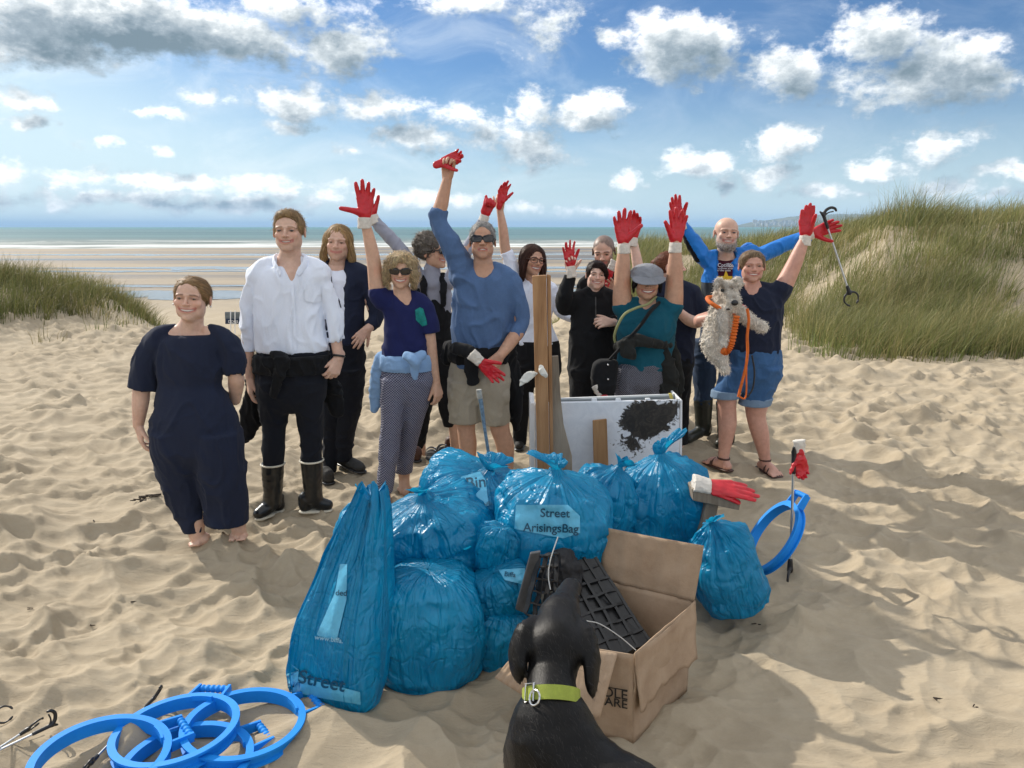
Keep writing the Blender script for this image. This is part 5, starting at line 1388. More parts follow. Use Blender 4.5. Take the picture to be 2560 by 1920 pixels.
    make_hair(p.root, h, H0, (.32, .31, .30), amp=.003, strands=[dict(n=800, L=.028, flow=lambda q: np.stack([.4 + 0 * q[:, 0], -.5 + 1.0 * (q[:, 2] < .25), .2 - 1.2 * (q[:, 2] < .25)], -1), jit=.35, lift=.005)])
    held_glove('limp red rubber glove gripped in the raised hand of the man in the blue tee', p.J(1104, 408, -.03), Vector((.85, 0, .25)), (0, -1, .3), 1, 1.0, (.9, .6, .5, .4), .8, cuff=False, tspread=.9)
    held_glove('red rubber glove dangling white cuff first from the hand at the beige shorts', p.J(1203, 906, -.27), Vector((.75, .0, -.65)), (0, -1, 0), -1, 1.02, (.15, .1, .15, .2), .6)

def person_glasses():
    Y = gp(1335, 1120).y; p = Person('dark-haired woman in glasses and a white shirt holding a red glove high', Y, WARM, 1330)
    h = p.set_head(612, 688, 1326, 1335, yaw=26, roll=6, pitch=0, smile=.95, opn=.75, eye=.4, jaw=.88)
    T = p.rows([(1308, 1362, 700, .6), (1288, 1384, 722, .52), (1286, 1384, 760, .62), (1288, 1378, 800, .62), (1282, 1390, 840, .64), (1278, 1398, 862, .64)])
    F = Field().add(stack(T, rnd=.02), .02)
    sleeve(F, p, [(1296, 722), (1284, 690), (1274, 655), (1264, 630)], [.06, .062, .054, .050]); sleeve(F, p, [(1378, 730), (1392, 760), (1406, 782), (1432, 794)], [.058, .052, .046, .042])
    F.add(chain([p.J(1312, 702, .02), p.J(1292, 712)], [.04, .055]), .02); F.add(chain([p.J(1358, 706, .02), p.J(1378, 722)], [.04, .055]), .02)
    F.sub(chain([p.J(1338, 680, -.06), p.J(1338, 705, -.10)], [.07, .055]), .006)
    p.garment('shirt', WHITE, F, .012, (12, 12, 6), seed=51)
    TR = p.pelvis([(1280, 1398, 850, .62), (1275, 1402, 890, .64), (1276, 1402, 930, .6)])
    L = p.rows([(1274, 1342, 910, 1.25), (1276, 1334, 980, 1.1), (1280, 1322, 1050, 1), (1284, 1316, 1112, 1)]); R = p.rows([(1338, 1402, 910, 1.25), (1344, 1396, 980, 1.1), (1350, 1390, 1050, 1), (1354, 1386, 1112, 1)])
    F = Field().add(stack(TR), .02).add(stack(L), .03).add(stack(R), .02); p.garment('trousers', BLACK, F, .007, (13, 13, 10), seed=52)
    b = p.body; b.add(stack(T, -.016, .03), .02); b.add(stack(TR, -.014), .02); b.add(stack(L, -.012), .02); b.add(stack(R, -.012), .02); p.neck(p.J(1336, 712, .02), .046, .05)
    arm(p, [(1296, 722), (1284, 690), (1264, 628), (1258, 575), (1250, 526)], [.045, .046, .042, .038, .026]); arm(p, [(1378, 730), (1406, 782), (1440, 796)], [.045, .036, .026])
    add_hand(b, p.J(1250, 524), Vector((.0, -.2, 1)), (.3, .9, .2), 1, .95, (1.0, 1.0, 1.1, 1.1), tcurl=.5)
    p.finish(heads=.004, hands=[(p.J(1250, 506), .09)], col=dict(brow=(.06, .035, .025))); h.extras(p.root); h.glasses(p.root, False, .125, .085, .0, m_plain('tortoise_frame', (.05, .018, .014), .3, .2))
    H0 = hcap(h, .40, -.12, .255, 1.03, low=-.3); col = (.055, .022, .014)
    for q in (-1, 1): H0.add(h.ch([(q * .28, -.05, .25), (q * .37, -.10, -.05), (q * .38, -.12, -.35), (q * .34, -.12, -.66)], [.09, .10, .11, .07]), .04)
    H0.add(h.ch([(0, .42, .0), (0, .40, -.3), (0, .34, -.6)], [.24, .26, .18]), .05)
    make_hair(p.root, h, H0, col, amp=.004, sc=(50, 50, 8), strands=[dict(n=800, L=.16, flow=strand_down(.3, .2), jit=.06, w=.004, lift=.004)])
    held_glove('empty red rubber glove held up by the woman in glasses', p.J(1251, 506, -.04), Vector((.3, 0, 1)), (.6, -1, 0), 1, 1.0, (.3, .2, .3, .4), .7, cuff=False, spread=.1, tspread=.6)
    for (a, t) in (((1300, 1112), (1296, 1130)), ((1370, 1112), (1374, 1130))):
        g = gp(*t); A = gp(a[0], a[1] + 8); A.z = g.z + .08; shoe(p, A, g, TRAIN, BLACKP)

def person_black_fleece():
    Y = 5.55; p = Person('smiling woman with short dark hair zipped into a black fleece', Y, PALE, 1485)
    h = p.set_head(653, 722, 1490, 1491, yaw=2, roll=3, pitch=-2, smile=.9, opn=.5, eye=.15, chub=.6, wide=1.03)
    T = p.rows([(1462, 1520, 735, .65), (1436, 1540, 752, .55), (1428, 1544, 790, .62), (1426, 1542, 830, .66), (1424, 1546, 880, .68), (1422, 1550, 930, .68)])
    F = Field().add(stack(p.pelvis([(1426, 1542, 830, .66), (1424, 1546, 880, .68), (1422, 1550, 930, .68)])), .02).add(stack(T, rnd=.02), .02)
    F.add(chain([p.J(1490, 715, .01), p.J(1490, 735)], [.066, .075]), .01); F.add(chain([p.J(1465, 735, .01), p.J(1440, 750)], [.045, .06]), .02); F.add(chain([p.J(1515, 735, .01), p.J(1538, 750)], [.045, .06]), .02)
    sleeve(F, p, [(1440, 752), (1414, 768), (1412, 738, -.06), (1426, 690, -.06)], [.062, .062, .055, .045]); sleeve(F, p, [(1540, 755), (1552, 800, .0), (1534, 806, -.12)], [.06, .055, .046])
    F.sub(chain([p.J(1491, 705, -.06), p.J(1490, 728, -.10)], [.065, .035]), .006)
    F.add(stack(p.rows([(1422, 1490, 920, 1.25), (1426, 1486, 1000, 1.1), (1434, 1478, 1100, 1), (1436, 1474, 1150, 1)])), .03); F.add(stack(p.rows([(1484, 1550, 920, 1.25), (1490, 1548, 1000, 1.1), (1496, 1540, 1100, 1), (1498, 1536, 1150, 1)])), .03)
    fl = p.garment('black_fleece', BLACK, F, .008, (13, 13, 9), seed=61)
    px_patch(fl, 'zip', [(1488, 742), (1490.5, 742), (1491, 800), (1488.5, 800)], m_plain('zip_grey', (.05, .05, .05), .4, .1), .004)
    b = p.body; b.add(stack(T, -.02, .03), .02); p.neck(p.J(1490, 742, .02), .058, .06)
    b.add(chain([p.J(1490, 800), p.J(1490, 900), p.J(1490, 960)], [.09, .09, .08]), .03)
    for x in (1456, 1516): b.add(chain([p.J(x, 940), p.J(x, 1050), p.J(x, 1140)], [.065, .05, .036]), .03)
    arm(p, [(1440, 752), (1414, 768), (1428, 684, -.06)], [.045, .038, .026]); arm(p, [(1540, 755), (1552, 800), (1530, 806, -.15)], [.045, .038, .026])
    add_hand(b, p.J(1530, 806, -.15), Vector((-.8, -.3, .1)), (-.2, .8, -.5), -1, .92, (.7, .75, .8, .8), tcurl=.5); add_hand(b, p.J(1427, 682, -.06), Vector((-.1, .0, 1)), (.2, -1, 0), 1, .92, (.9, .9, .9, .9))
    p.finish(heads=.004, hands=[(p.J(1518, 806, -.18), .09), (p.J(1425, 666, -.07), .09)], col=dict(brow=(.05, .03, .025))); h.extras(p.root)
    H0 = hcap(h, .40, -.14, .27, 1.0, low=-.16); col = (.022, .010, .008)
    H0.add(h.ch([(-.12, -.26, .40), (.14, -.34, .34), (.29, -.30, .14), (.33, -.20, -.10)], [.05, .085, .08, .04]), .03)
    make_hair(p.root, h, H0, col, amp=.003, strands=[dict(n=600, L=.07, flow=lambda q: np.stack([.9 + 0 * q[:, 0], .2 + 0 * q[:, 0], -.5 + 0 * q[:, 0]], -1), jit=.15)])
    held_glove('red rubber glove with white cuff pinched up by the woman in the black fleece', p.J(1427, 664, -.09), Vector((-.12, 0, 1)), (.3, -1, 0), 1, 1.0, (.1, .15, .2, .25), .7, tspread=.5, spread=.18)
    for t in ((1452, 1172), (1520, 1172)):
        g = gp(*t); A = g + Vector((0, .13, .09)); shoe(p, A, g, TRAIN, BLACKP)

def person_buzz():
    Y = 6.5; p = Person('man with a buzz cut in black looking down behind the woman in the fleece', Y, FAIR, 1510)
    h = p.set_head(588, 668, 1511, 1508, yaw=-14, pitch=16, roll=-2, smile=.3, opn=.2, eye=.1, jaw=1.02)
    T = p.rows([(1482, 1532, 690, .6), (1456, 1552, 712, .52), (1450, 1560, 760, .6), (1454, 1558, 830, .62), (1456, 1558, 900, .62)])
    F = Field().add(stack(p.pelvis([(1454, 1558, 830, .62), (1456, 1558, 900, .62)])), .02).add(stack(T, rnd=.02), .02)
    F.add(chain([p.J(1490, 684, .01), p.J(1462, 710)], [.045, .06]), .02); F.add(chain([p.J(1524, 680, .01), p.J(1548, 705)], [.045, .06]), .02)
    sleeve(F, p, [(1550, 712), (1568, 755), (1552, 735, -.16)], [.058, .052, .045]); sleeve(F, p, [(1460, 715), (1450, 780), (1470, 800, -.1)], [.058, .052, .045])
    F.sub(chain([p.J(1508, 665, -.05), p.J(1508, 690, -.09)], [.062, .04]), .006)
    for x in (1482, 1532): F.add(stack(p.rows([(x - 27, x + 27, 890, 1.2), (x - 22, x + 22, 1000, 1), (x - 17, x + 17, 1085, 1)])), .03)
    p.garment('black_outfit', BLACK, F, .008, (13, 13, 9), seed=71)
    b = p.body; b.add(stack(T, -.02, .03), .02); p.neck(p.J(1508, 700, .03), .052, .056)
    b.add(chain([p.J(1507, 760), p.J(1507, 900)], [.09, .09]), .03)
    for x in (1482, 1532): b.add(chain([p.J(x, 890), p.J(x, 1085)], [.06, .036]), .03)
    arm(p, [(1550, 712), (1568, 755), (1544, 728, -.2)], [.045, .038, .026]); add_hand(b, p.J(1546, 730, -.2), Vector((-.55, -.2, .55)), (-.2, -1, 0), 1, .98, (.3, .3, .4, .4), tspread=.9)
    p.finish(heads=.0042, hands=[(p.J(1538, 716, -.22), .10)], col=dict(brow=(.04, .025, .02), stub=(.06, .035, .028), stubk=.75, buzz=(.07, .055, .05)), hres=.0045); h.extras(p.root)
    held_glove('red rubber glove with white cuff tucked in the arm of the buzz-cut man', p.J(1526, 676, -.24), Vector((-.45, 0, -.9)), (0, -1, 0), 1, .95, (.3, .3, .3, .3), .6)
    for t in ((1480, 1100), (1534, 1100)):
        g = gp(*t); A = g + Vector((0, .13, .09)); shoe(p, A, g, TRAIN, BLACKP)

def person_cap():
    Y = 5.25; p = Person('woman in a grey peaked cap and teal top with both gloved hands raised', Y, TAN, 1610)
    h = p.set_head(664, 746, 1618, 1616, yaw=-2, pitch=2, smile=1.0, opn=.65, eye=.1, chub=.6, wide=1.12, nose=1.05)
    T = p.rows([(1588, 1644, 755, .62), (1562, 1672, 770, .52), (1546, 1690, 795, .62), (1541, 1690, 825, .68), (1544, 1684, 860, .66), (1542, 1678, 900, .66), (1540, 1676, 925, .64)])
    teal = m_cloth('teal_jersey', (.004, .075, .115), wr=.5)
    F = Field().add(stack(T, rnd=.02), .02); F.add(chain([p.J(1600, 750, .02), p.J(1572, 762), p.J(1562, 764)], [.03, .05, .062]), .02); F.add(chain([p.J(1634, 750, .02), p.J(1662, 762), p.J(1676, 764)], [.03, .05, .062]), .02)
    F.sub(chain([p.J(1616, 742, -.08), p.J(1617, 770, -.12), p.J(1619, 790, -.14)], [.07, .045, .02]), .006)
    F.add(chain([p.J(1568, 785), p.J(1556, 768), p.J(1553, 758)], [.07, .072, .066], flat1=True), .02); F.add(chain([p.J(1672, 785), p.J(1682, 768), p.J(1685, 758)], [.07, .072, .066], flat1=True), .02)
    p.garment('teal_top', teal, F, .010, (12, 12, 6), seed=81)
    L = p.rows([(1536, 1600, 915, 1.3), (1536, 1596, 990, 1.1), (1540, 1590, 1080, 1), (1544, 1584, 1170, 1)]); R = p.rows([(1592, 1652, 915, 1.3), (1596, 1652, 990, 1.1), (1602, 1650, 1080, 1), (1604, 1644, 1170, 1)])
    TR = p.pelvis([(1540, 1676, 905, .64), (1538, 1670, 950, .62)])
    F = Field().add(stack(TR), .02).add(stack(L), .03).add(stack(R), .03); p.garment('speckled_trousers', SPECK, F, .008, (13, 13, 9), seed=82)
    ol = m_cloth('charcoal_cloth', (.016, .017, .016), wr=.7); F = Field()
    F.add(chain([p.J(1545, 868, -.08), p.J(1560, 860, -.16), p.J(1590, 850, -.19), p.J(1630, 858, -.17), p.J(1668, 862, -.06)], [.03, .04, .045, .032, .03]), .02)
    F.add(chain([p.J(1566, 865, -.18), p.J(1572, 880, -.2), p.J(1580, 888, -.19)], [.04, .045, .03]), .02)
    F.add(chain([p.J(1655, 866, -.10), p.J(1664, 905, -.09), p.J(1668, 950, -.07), p.J(1668, 1000, -.05)], [.035, .062, .075, .07], flat=((.3, 1, 0), .3)), .02); F.add(chain([p.J(1675, 865, .0), p.J(1688, 930, .02), p.J(1690, 990, .02)], [.05, .06, .05], flat=((0, 1, 0), .5)), .02)
    p.garment('tied_jacket', ol, F, .018, (20, 20, 12), seed=83)
    b = p.body; b.add(stack(T, -.014, .03), .02); b.add(stack(TR, -.014), .02); b.add(stack(L, -.012), .02); b.add(stack(R, -.012), .02); p.neck(p.J(1617, 762, .02), .056, .06)
    arm(p, [(1568, 785), (1556, 765), (1556, 682), (1558, 650), (1559, 612)], [.058, .066, .054, .046, .032]); arm(p, [(1672, 785), (1683, 765), (1687, 680), (1688, 648), (1689, 608)], [.058, .066, .054, .046, .032])
    for (x, y) in ((1563, 1185), (1624, 1185)): add_foot(b, p.J(x, y - 14), gp(x, y + 16))
    p.finish(heads=.004, col=dict(brow=(.03, .02, .02), lip=(.36, .10, .10))); h.extras(p.root)
    H0 = hcap(h, .38, -.12, .27, .99, low=-.3); col = (.014, .011, .010)
    for q in (-1, 1): H0.add(h.ch([(q * .31, -.02, .12), (q * .36, -.08, -.10), (q * .36, -.06, -.30)], [.05, .06, .03]), .03)
    make_hair(p.root, h, H0, col, amp=.003, strands=[dict(n=350, L=.08, flow=strand_down(), jit=.15)])
    gm = m_cloth('grey_linen', (.22, .23, .255), wr=.9, var=.2); F = Field()
    F.add(h.e((0, .06, .23), (.44, .50, .34)), .03); F.add(h.e((0, -.10, .16), (.42, .40, .16)), .03); F.cut(h.P(0, 0, .10), -Vector(h.R @ np.array([0, .12, 1])), .01)
    cap = p.garment('peaked_cap', gm, F, .009, (24, 24, 18), h=.006, seed=85)
    F = Field(); F.add(h.e((0, -.50, .085), (.40, .25, .038), np.array(Matrix.Rotation(.42, 3, 'X'))), .02); F.add(h.e((0, -.38, .15), (.41, .15, .05)), .03); p.garment('brim', gm, F, .002, h=.005, parent=cap)
    p.glove(p.J(1559, 606), Vector((-.06, 0, 1)), (.1, -1, 0), 1, 1.24, curl=(.1, .08, .1, .14), spread=.17, tspread=.85, tcurl=.05); p.glove(p.J(1689, 604), Vector((.02, 0, 1)), (0, -1, 0), -1, 1.24, curl=(.08, .06, .1, .12), spread=.17, tspread=.55, tcurl=.05)
    mb = MB(); pts = [p.J(*q) for q in ((1640, 742, -.02), (1620, 760, -.14), (1590, 770, -.16), (1562, 785, -.17), (1545, 812, -.16), (1536, 840, -.13), (1538, 856, -.12))]
    mb.tube([Vector(v) for v in catmull(np.array([npv(q) for q in pts]), 30)], .009, 8); mb.build('cord', m_plain('olive_cord', (.24, .25, .11), .6, .15), p.root)
    o = thing('shoulder_bag', 'black canvas bag hanging at the hip of the woman in the cap', 'bag', tuple(p.J(1512, 990, -.12)))
    F = Field(); F.add(stack([(p.J(1512, q, -.12).z, p.J(x, q, -.12).x, p.Y - .12, r, .06) for q, x, r in ((985, 1512, .07), (960, 1510, .085), (920, 1512, .09), (898, 1518, .07))], rnd=.03, pw=3.0), .01)
    P, Fq = F.mesh(.007); link('bag_body', mesh_np('bag_body', wrinkle(P, Fq, .006, (16, 16, 16), 4), Fq), BLACK, o)
    mb = MB(); pts = [p.J(*q) for q in ((1524, 900, -.14), (1560, 860, -.20), (1600, 815, -.21), (1625, 780, -.17), (1648, 756, -.05))]
    mb.tube([Vector(v) for v in catmull(np.array([npv(q) for q in pts]), 24)], .012, 6); mb.build('strap', BLACK, o)
    for (x, y) in ((1520, 912), (1520, 948)):
        mb = MB(); bmesh.ops.create_icosphere(mb.bm, subdivisions=2, radius=.008, matrix=Matrix.Translation(p.J(x, y, -.185))); mb.build('stud', m_plain('silver', (.6, .6, .6), .25, .05, metal=1.0), o)
    held_glove('red rubber glove stuffed under the black canvas bag', p.J(1505, 988, -.16), Vector((.5, 0, -.8)), (0, -1, 0), 1, .9, (.8, .8, .8, .8), .7)

def person_red_hair():
    Y = 5.9; p = Person('woman with a reddish hair bun and navy tee behind the cap wearer', Y, PALE, 1690)
    h = p.set_head(630, 705, 1672, 1680, yaw=70, pitch=-4, smile=.7, opn=.4, eye=.3, jaw=.9)
    T = p.rows([(1650, 1712, 715, .6), (1628, 1738, 735, .52), (1625, 1744, 780, .64), (1630, 1740, 830, .68), (1628, 1736, 880, .68), (1626, 1734, 920, .66)])
    F = Field().add(stack(T, rnd=.02), .02); F.add(chain([p.J(1700, 712, .0), p.J(1730, 730)], [.045, .062]), .02); F.add(chain([p.J(1660, 712, .0), p.J(1636, 730)], [.045, .062]), .02)
    sleeve(F, p, [(1730, 735), (1744, 765), (1748, 792)], [.064, .066, .064]); sleeve(F, p, [(1636, 735), (1612, 715), (1602, 700)], [.06, .06, .056])
    p.garment('navy_tee', NAVY, F, .010, (12, 12, 6), seed=91)
    F = Field().add(stack(p.pelvis([(1628, 1736, 890, .68), (1626, 1730, 930, .66)])), .02)
    for (x, w0) in ((1652, 30), (1700, 30)): F.add(stack(p.rows([(x - w0, x + w0, 910, 1.25), (x - 26, x + 24, 1000, 1), (x - 20, x + 18, 1110, 1)])), .03)
    p.garment('black_trousers', BLACK, F, .007, (13, 13, 9), seed=92)
    b = p.body; b.add(stack(T, -.02, .03), .02); p.neck(p.J(1682, 722, .02), .05, .055)
    b.add(chain([p.J(1680, 800), p.J(1680, 920)], [.1, .09]), .03)
    for x in (1652, 1700): b.add(chain([p.J(x, 910), p.J(x, 1110)], [.06, .036]), .03)
    arm(p, [(1730, 735), (1746, 800), (1722, 800, -.15), (1694, 776, -.22)], [.055, .047, .044, .030]); arm(p, [(1636, 735), (1605, 705), (1592, 650), (1583, 596)], [.05, .046, .04, .027])
    add_hand(b, p.J(1694, 776, -.22), Vector((-.8, -.2, .5)), (-.2, -.6, .6), 1, .95, (.6, .6, .6, .6))
    p.finish(heads=.004, col=dict(brow=(.16, .07, .04))); h.extras(p.root)
    H0 = hcap(h, .42, -.11, .27, 1.0, low=-.2); col = (.20, .072, .038); H0.add(h.e((0, .50, .10), (.16, .16, .16)), .03)
    make_hair(p.root, h, H0, col, amp=.004, strands=[dict(n=600, L=.09, flow=(0, 1.0, -.1), jit=.12)])
    mb = MB(); c = h.V(0, .46, .11); ax = Vector(h.R @ np.array([0, 1.0, 0])); u = ax.orthogonal().normalized(); v = ax.cross(u)
    mb.tube([c + (u * math.cos(t) + v * math.sin(t)) * (.036 + .004 * math.sin(t * 9)) for t in np.linspace(0, 2 * math.pi, 37)[:-1]], .013, 8, closed=True); mb.build('scrunchie', m_plain('olive_velvet', (.10, .075, .03), .8, .3, 60), p.root)
    p.glove(p.J(1583, 592), Vector((.1, .1, 1)), (-.4, -1, 0), -1, 1.12, curl=(.3, .3, .4, .4), spread=.08)

def person_blue_jacket():
    Y = gp(1755, 1105).y; p = Person('bald bearded man in a bright blue jacket over a maroon tee, arms spread', Y, FAIR, 1790)
    h = p.set_head(543, 624, 1816, 1815, yaw=-2, pitch=-4, roll=2, smile=.8, opn=.55, eye=.2, jaw=1.08, wide=1.06)
    T = p.rows([(1788, 1846, 640, .62), (1764, 1872, 656, .52), (1756, 1880, 690, .56), (1752, 1878, 740, .6), (1750, 1876, 790, .62), (1750, 1874, 818, .62)])
    bj = m_plain('blue_shell', (.004, .17, .58), .5, .12, 9, .5, 30, .4, bdist=.01); gs = m_cloth('slate_shell', (.035, .045, .055), wr=.7)
    F = Field().add(stack(T, rnd=.02), .02); F.add(chain([p.J(1795, 636, .02), p.J(1770, 645), p.J(1756, 640)], [.045, .06, .062]), .02); F.add(chain([p.J(1838, 634, .02), p.J(1862, 636), p.J(1878, 630)], [.05, .062, .062]), .02)
    sleeve(F, p, [(1766, 652), (1745, 625), (1725, 592), (1706, 562)], [.064, .062, .056, .046]); sleeve(F, p, [(1872, 650), (1915, 632), (1965, 610), (2026, 588)], [.064, .062, .058, .048])
    F.sub(chain([p.J(1815, 620, -.08), p.J(1815, 670, -.13), p.J(1812, 740, -.15), p.J(1812, 830, -.15)], [.085, .08, .075, .07]), .006); F.sub(chain([p.J(1815, 610, .0), p.J(1815, 645, .0)], [.065, .075]), .006)
    P, Fq = F.mesh(p.res); P = wrinkle(P, Fq, .013, (12, 12, 6), 101); me = mesh_np('jacket', P, Fq); jk = link('jacket', me, bj, p.root); me.materials.append(gs); me.materials.append(BLACK)
    cen = P[Fq].mean(1); zc = at(1800, 705, Y).z; mi = np.zeros(len(Fq), np.int32); mi[cen[:, 2] < zc] = 1
    for (a, c) in ((p.J(1745, 650), p.J(1700, 572)), (p.J(1885, 668), p.J(2040, 606))):      # black undersides of the sleeves
        a, c = npv(a), npv(c); d = c - a; n = np.array([-d[2], 0, d[0]]); n = n if n[2] < 0 else -n
        t = (cen - a) @ d / (d @ d); side = (cen - a) @ n
        mi[(t > -.05) & (t < 1.3) & (side > 0) & (np.abs(cen[:, 0] - npv(p.J(1815, 640))[0]) > .17)] = 2
    me.polygons.foreach_set('material_index', mi)
    Fh = Field(); Fh.add(chain([p.J(1850, 632, .06), p.J(1865, 622, .08), p.J(1876, 622, .06), p.J(1880, 640, .04)], [.03, .045, .045, .03], flat=((0, 1, 0), .6)), .02); Fh.add(chain([p.J(1784, 640, .08), p.J(1815, 632, .1), p.J(1850, 634, .08)], [.03, .045, .04]), .02); p.garment('hood', bj, Fh, .007, (30, 30, 30), parent=jk)
    mar = m_cloth('maroon_cotton', (.055, .006, .016), wr=.4); F = Field().add(stack(p.rows([(1792, 1842, 648, .6), (1772, 1866, 672, .54), (1766, 1870, 740, .58), (1764, 1868, 826, .58)]), .002, .02), .01); F.sub(ell(p.J(1815, 636, -.05), (.075, .09, .05)), .006)
    te = p.garment('tee', mar, F, .004, (12, 12, 6), seed=102)
    yel = m_plain('yellow_print', (.72, .47, .02), .7, .1); wp = m_plain('white_print', (.62, .62, .66), .7, .15)
    star = [(1815 + r * math.sin(a), 698 - r * math.cos(a)) for i in range(10) for a, r in [(i * math.pi / 5, 23 if i % 2 == 0 else 9.5)]]; px_patch(te, 'star_print', star, yel, .004)
    tt = bpy.data.curves.new('print', 'FONT'); 
    for (txt, x, y, sz) in (('Cptillos', 1794, 667, 13), ('NORTH', 1822, 662, 6), ('EAST', 1822, 668, 6), ('a summer project', 1794, 672.5, 6), ('of the coast', 1793, 678, 7)): text_patch(te, txt, x, y, sz, wp)
    TR = p.pelvis([(1752, 1872, 812, .6), (1748, 1872, 850, .62)]); jm = m_cloth('blue_denim', (.020, .038, .075), wr=.7, var=.3)
    L = p.rows([(1731, 1796, 850, 1.2), (1732, 1792, 900, 1.1), (1734, 1788, 960, 1), (1735, 1780, 1010, 1)]); R = p.rows([(1796, 1866, 850, 1.2), (1798, 1852, 920, 1.1), (1796, 1840, 980, 1), (1792, 1836, 1020, 1)])
    F = Field().add(stack(TR), .02).add(stack(L), .03).add(stack(R), .02); p.garment('jeans', jm, F, .009, (13, 13, 12), seed=103)
    b = p.body; b.add(stack(T, -.055, .03), .02); b.add(stack(TR, -.014), .02); b.add(stack(L, -.012), .02); b.add(stack(R, -.012), .02); p.neck(p.J(1815, 655, .03), .058, .062)
    arm(p, [(1766, 652), (1725, 592), (1700, 552)], [.05, .042, .028]); arm(p, [(1872, 650), (1965, 610), (2034, 585)], [.05, .042, .028])
    p.finish(heads=.004, col=dict(brow=(.18, .13, .10), browk=.45, stub=(.44, .37, .33), stubk=.5)); h.extras(p.root, iris=(.05, .05, .06))
    F = Field(); F.add(h.e((0, -.255, -.43), (.20, .17, .13)), .03); F.add(h.ch([(-.27, -.05, -.24), (-.21, -.20, -.38), (0, -.33, -.45), (.21, -.20, -.38), (.27, -.05, -.24)], [.04, .07, .08, .07, .04]), .03); F.sub(h.e((0, -.42, -.25), (.16, .13, .105)), .02)
    make_hair(p.root, h, F, (.42, .38, .35), name='beard', amp=.003, strands=[dict(n=600, L=.022, flow=(0, -.3, -1), jit=.4, lift=.006)])
    p.glove(p.J(1700, 552, -.02), Vector((-.30, 0, 1)), (.3, -1, 0), 1, 1.16, curl=(.1, .1, .1, .15), spread=.13, tspread=.5, tcurl=.8); p.glove(p.J(2034, 584, -.06), Vector((1, -.1, .38)), (.1, -1, 0), 1, 1.2, curl=(.25, .2, .2, .25), spread=.12, tspread=.9, tcurl=.6)
    for (rows, a, t) in (([(1734, 1782, 996, 1), (1737, 1779, 1040, 1), (1740, 1774, 1082, 1)], (1757, 1080), (1712, 1112)), ([(1790, 1836, 1004, 1), (1792, 1832, 1050, 1), (1794, 1826, 1090, 1)], (1812, 1090), (1790, 1122))):
        g = gp(*t); A = gp(a[0], a[1] + 22); A.z = g.z + .09; boot(p, rows, A, g, m_plain('olive_rubber', (.018, .020, .014), .4, .2, 12), None, None)
    return p

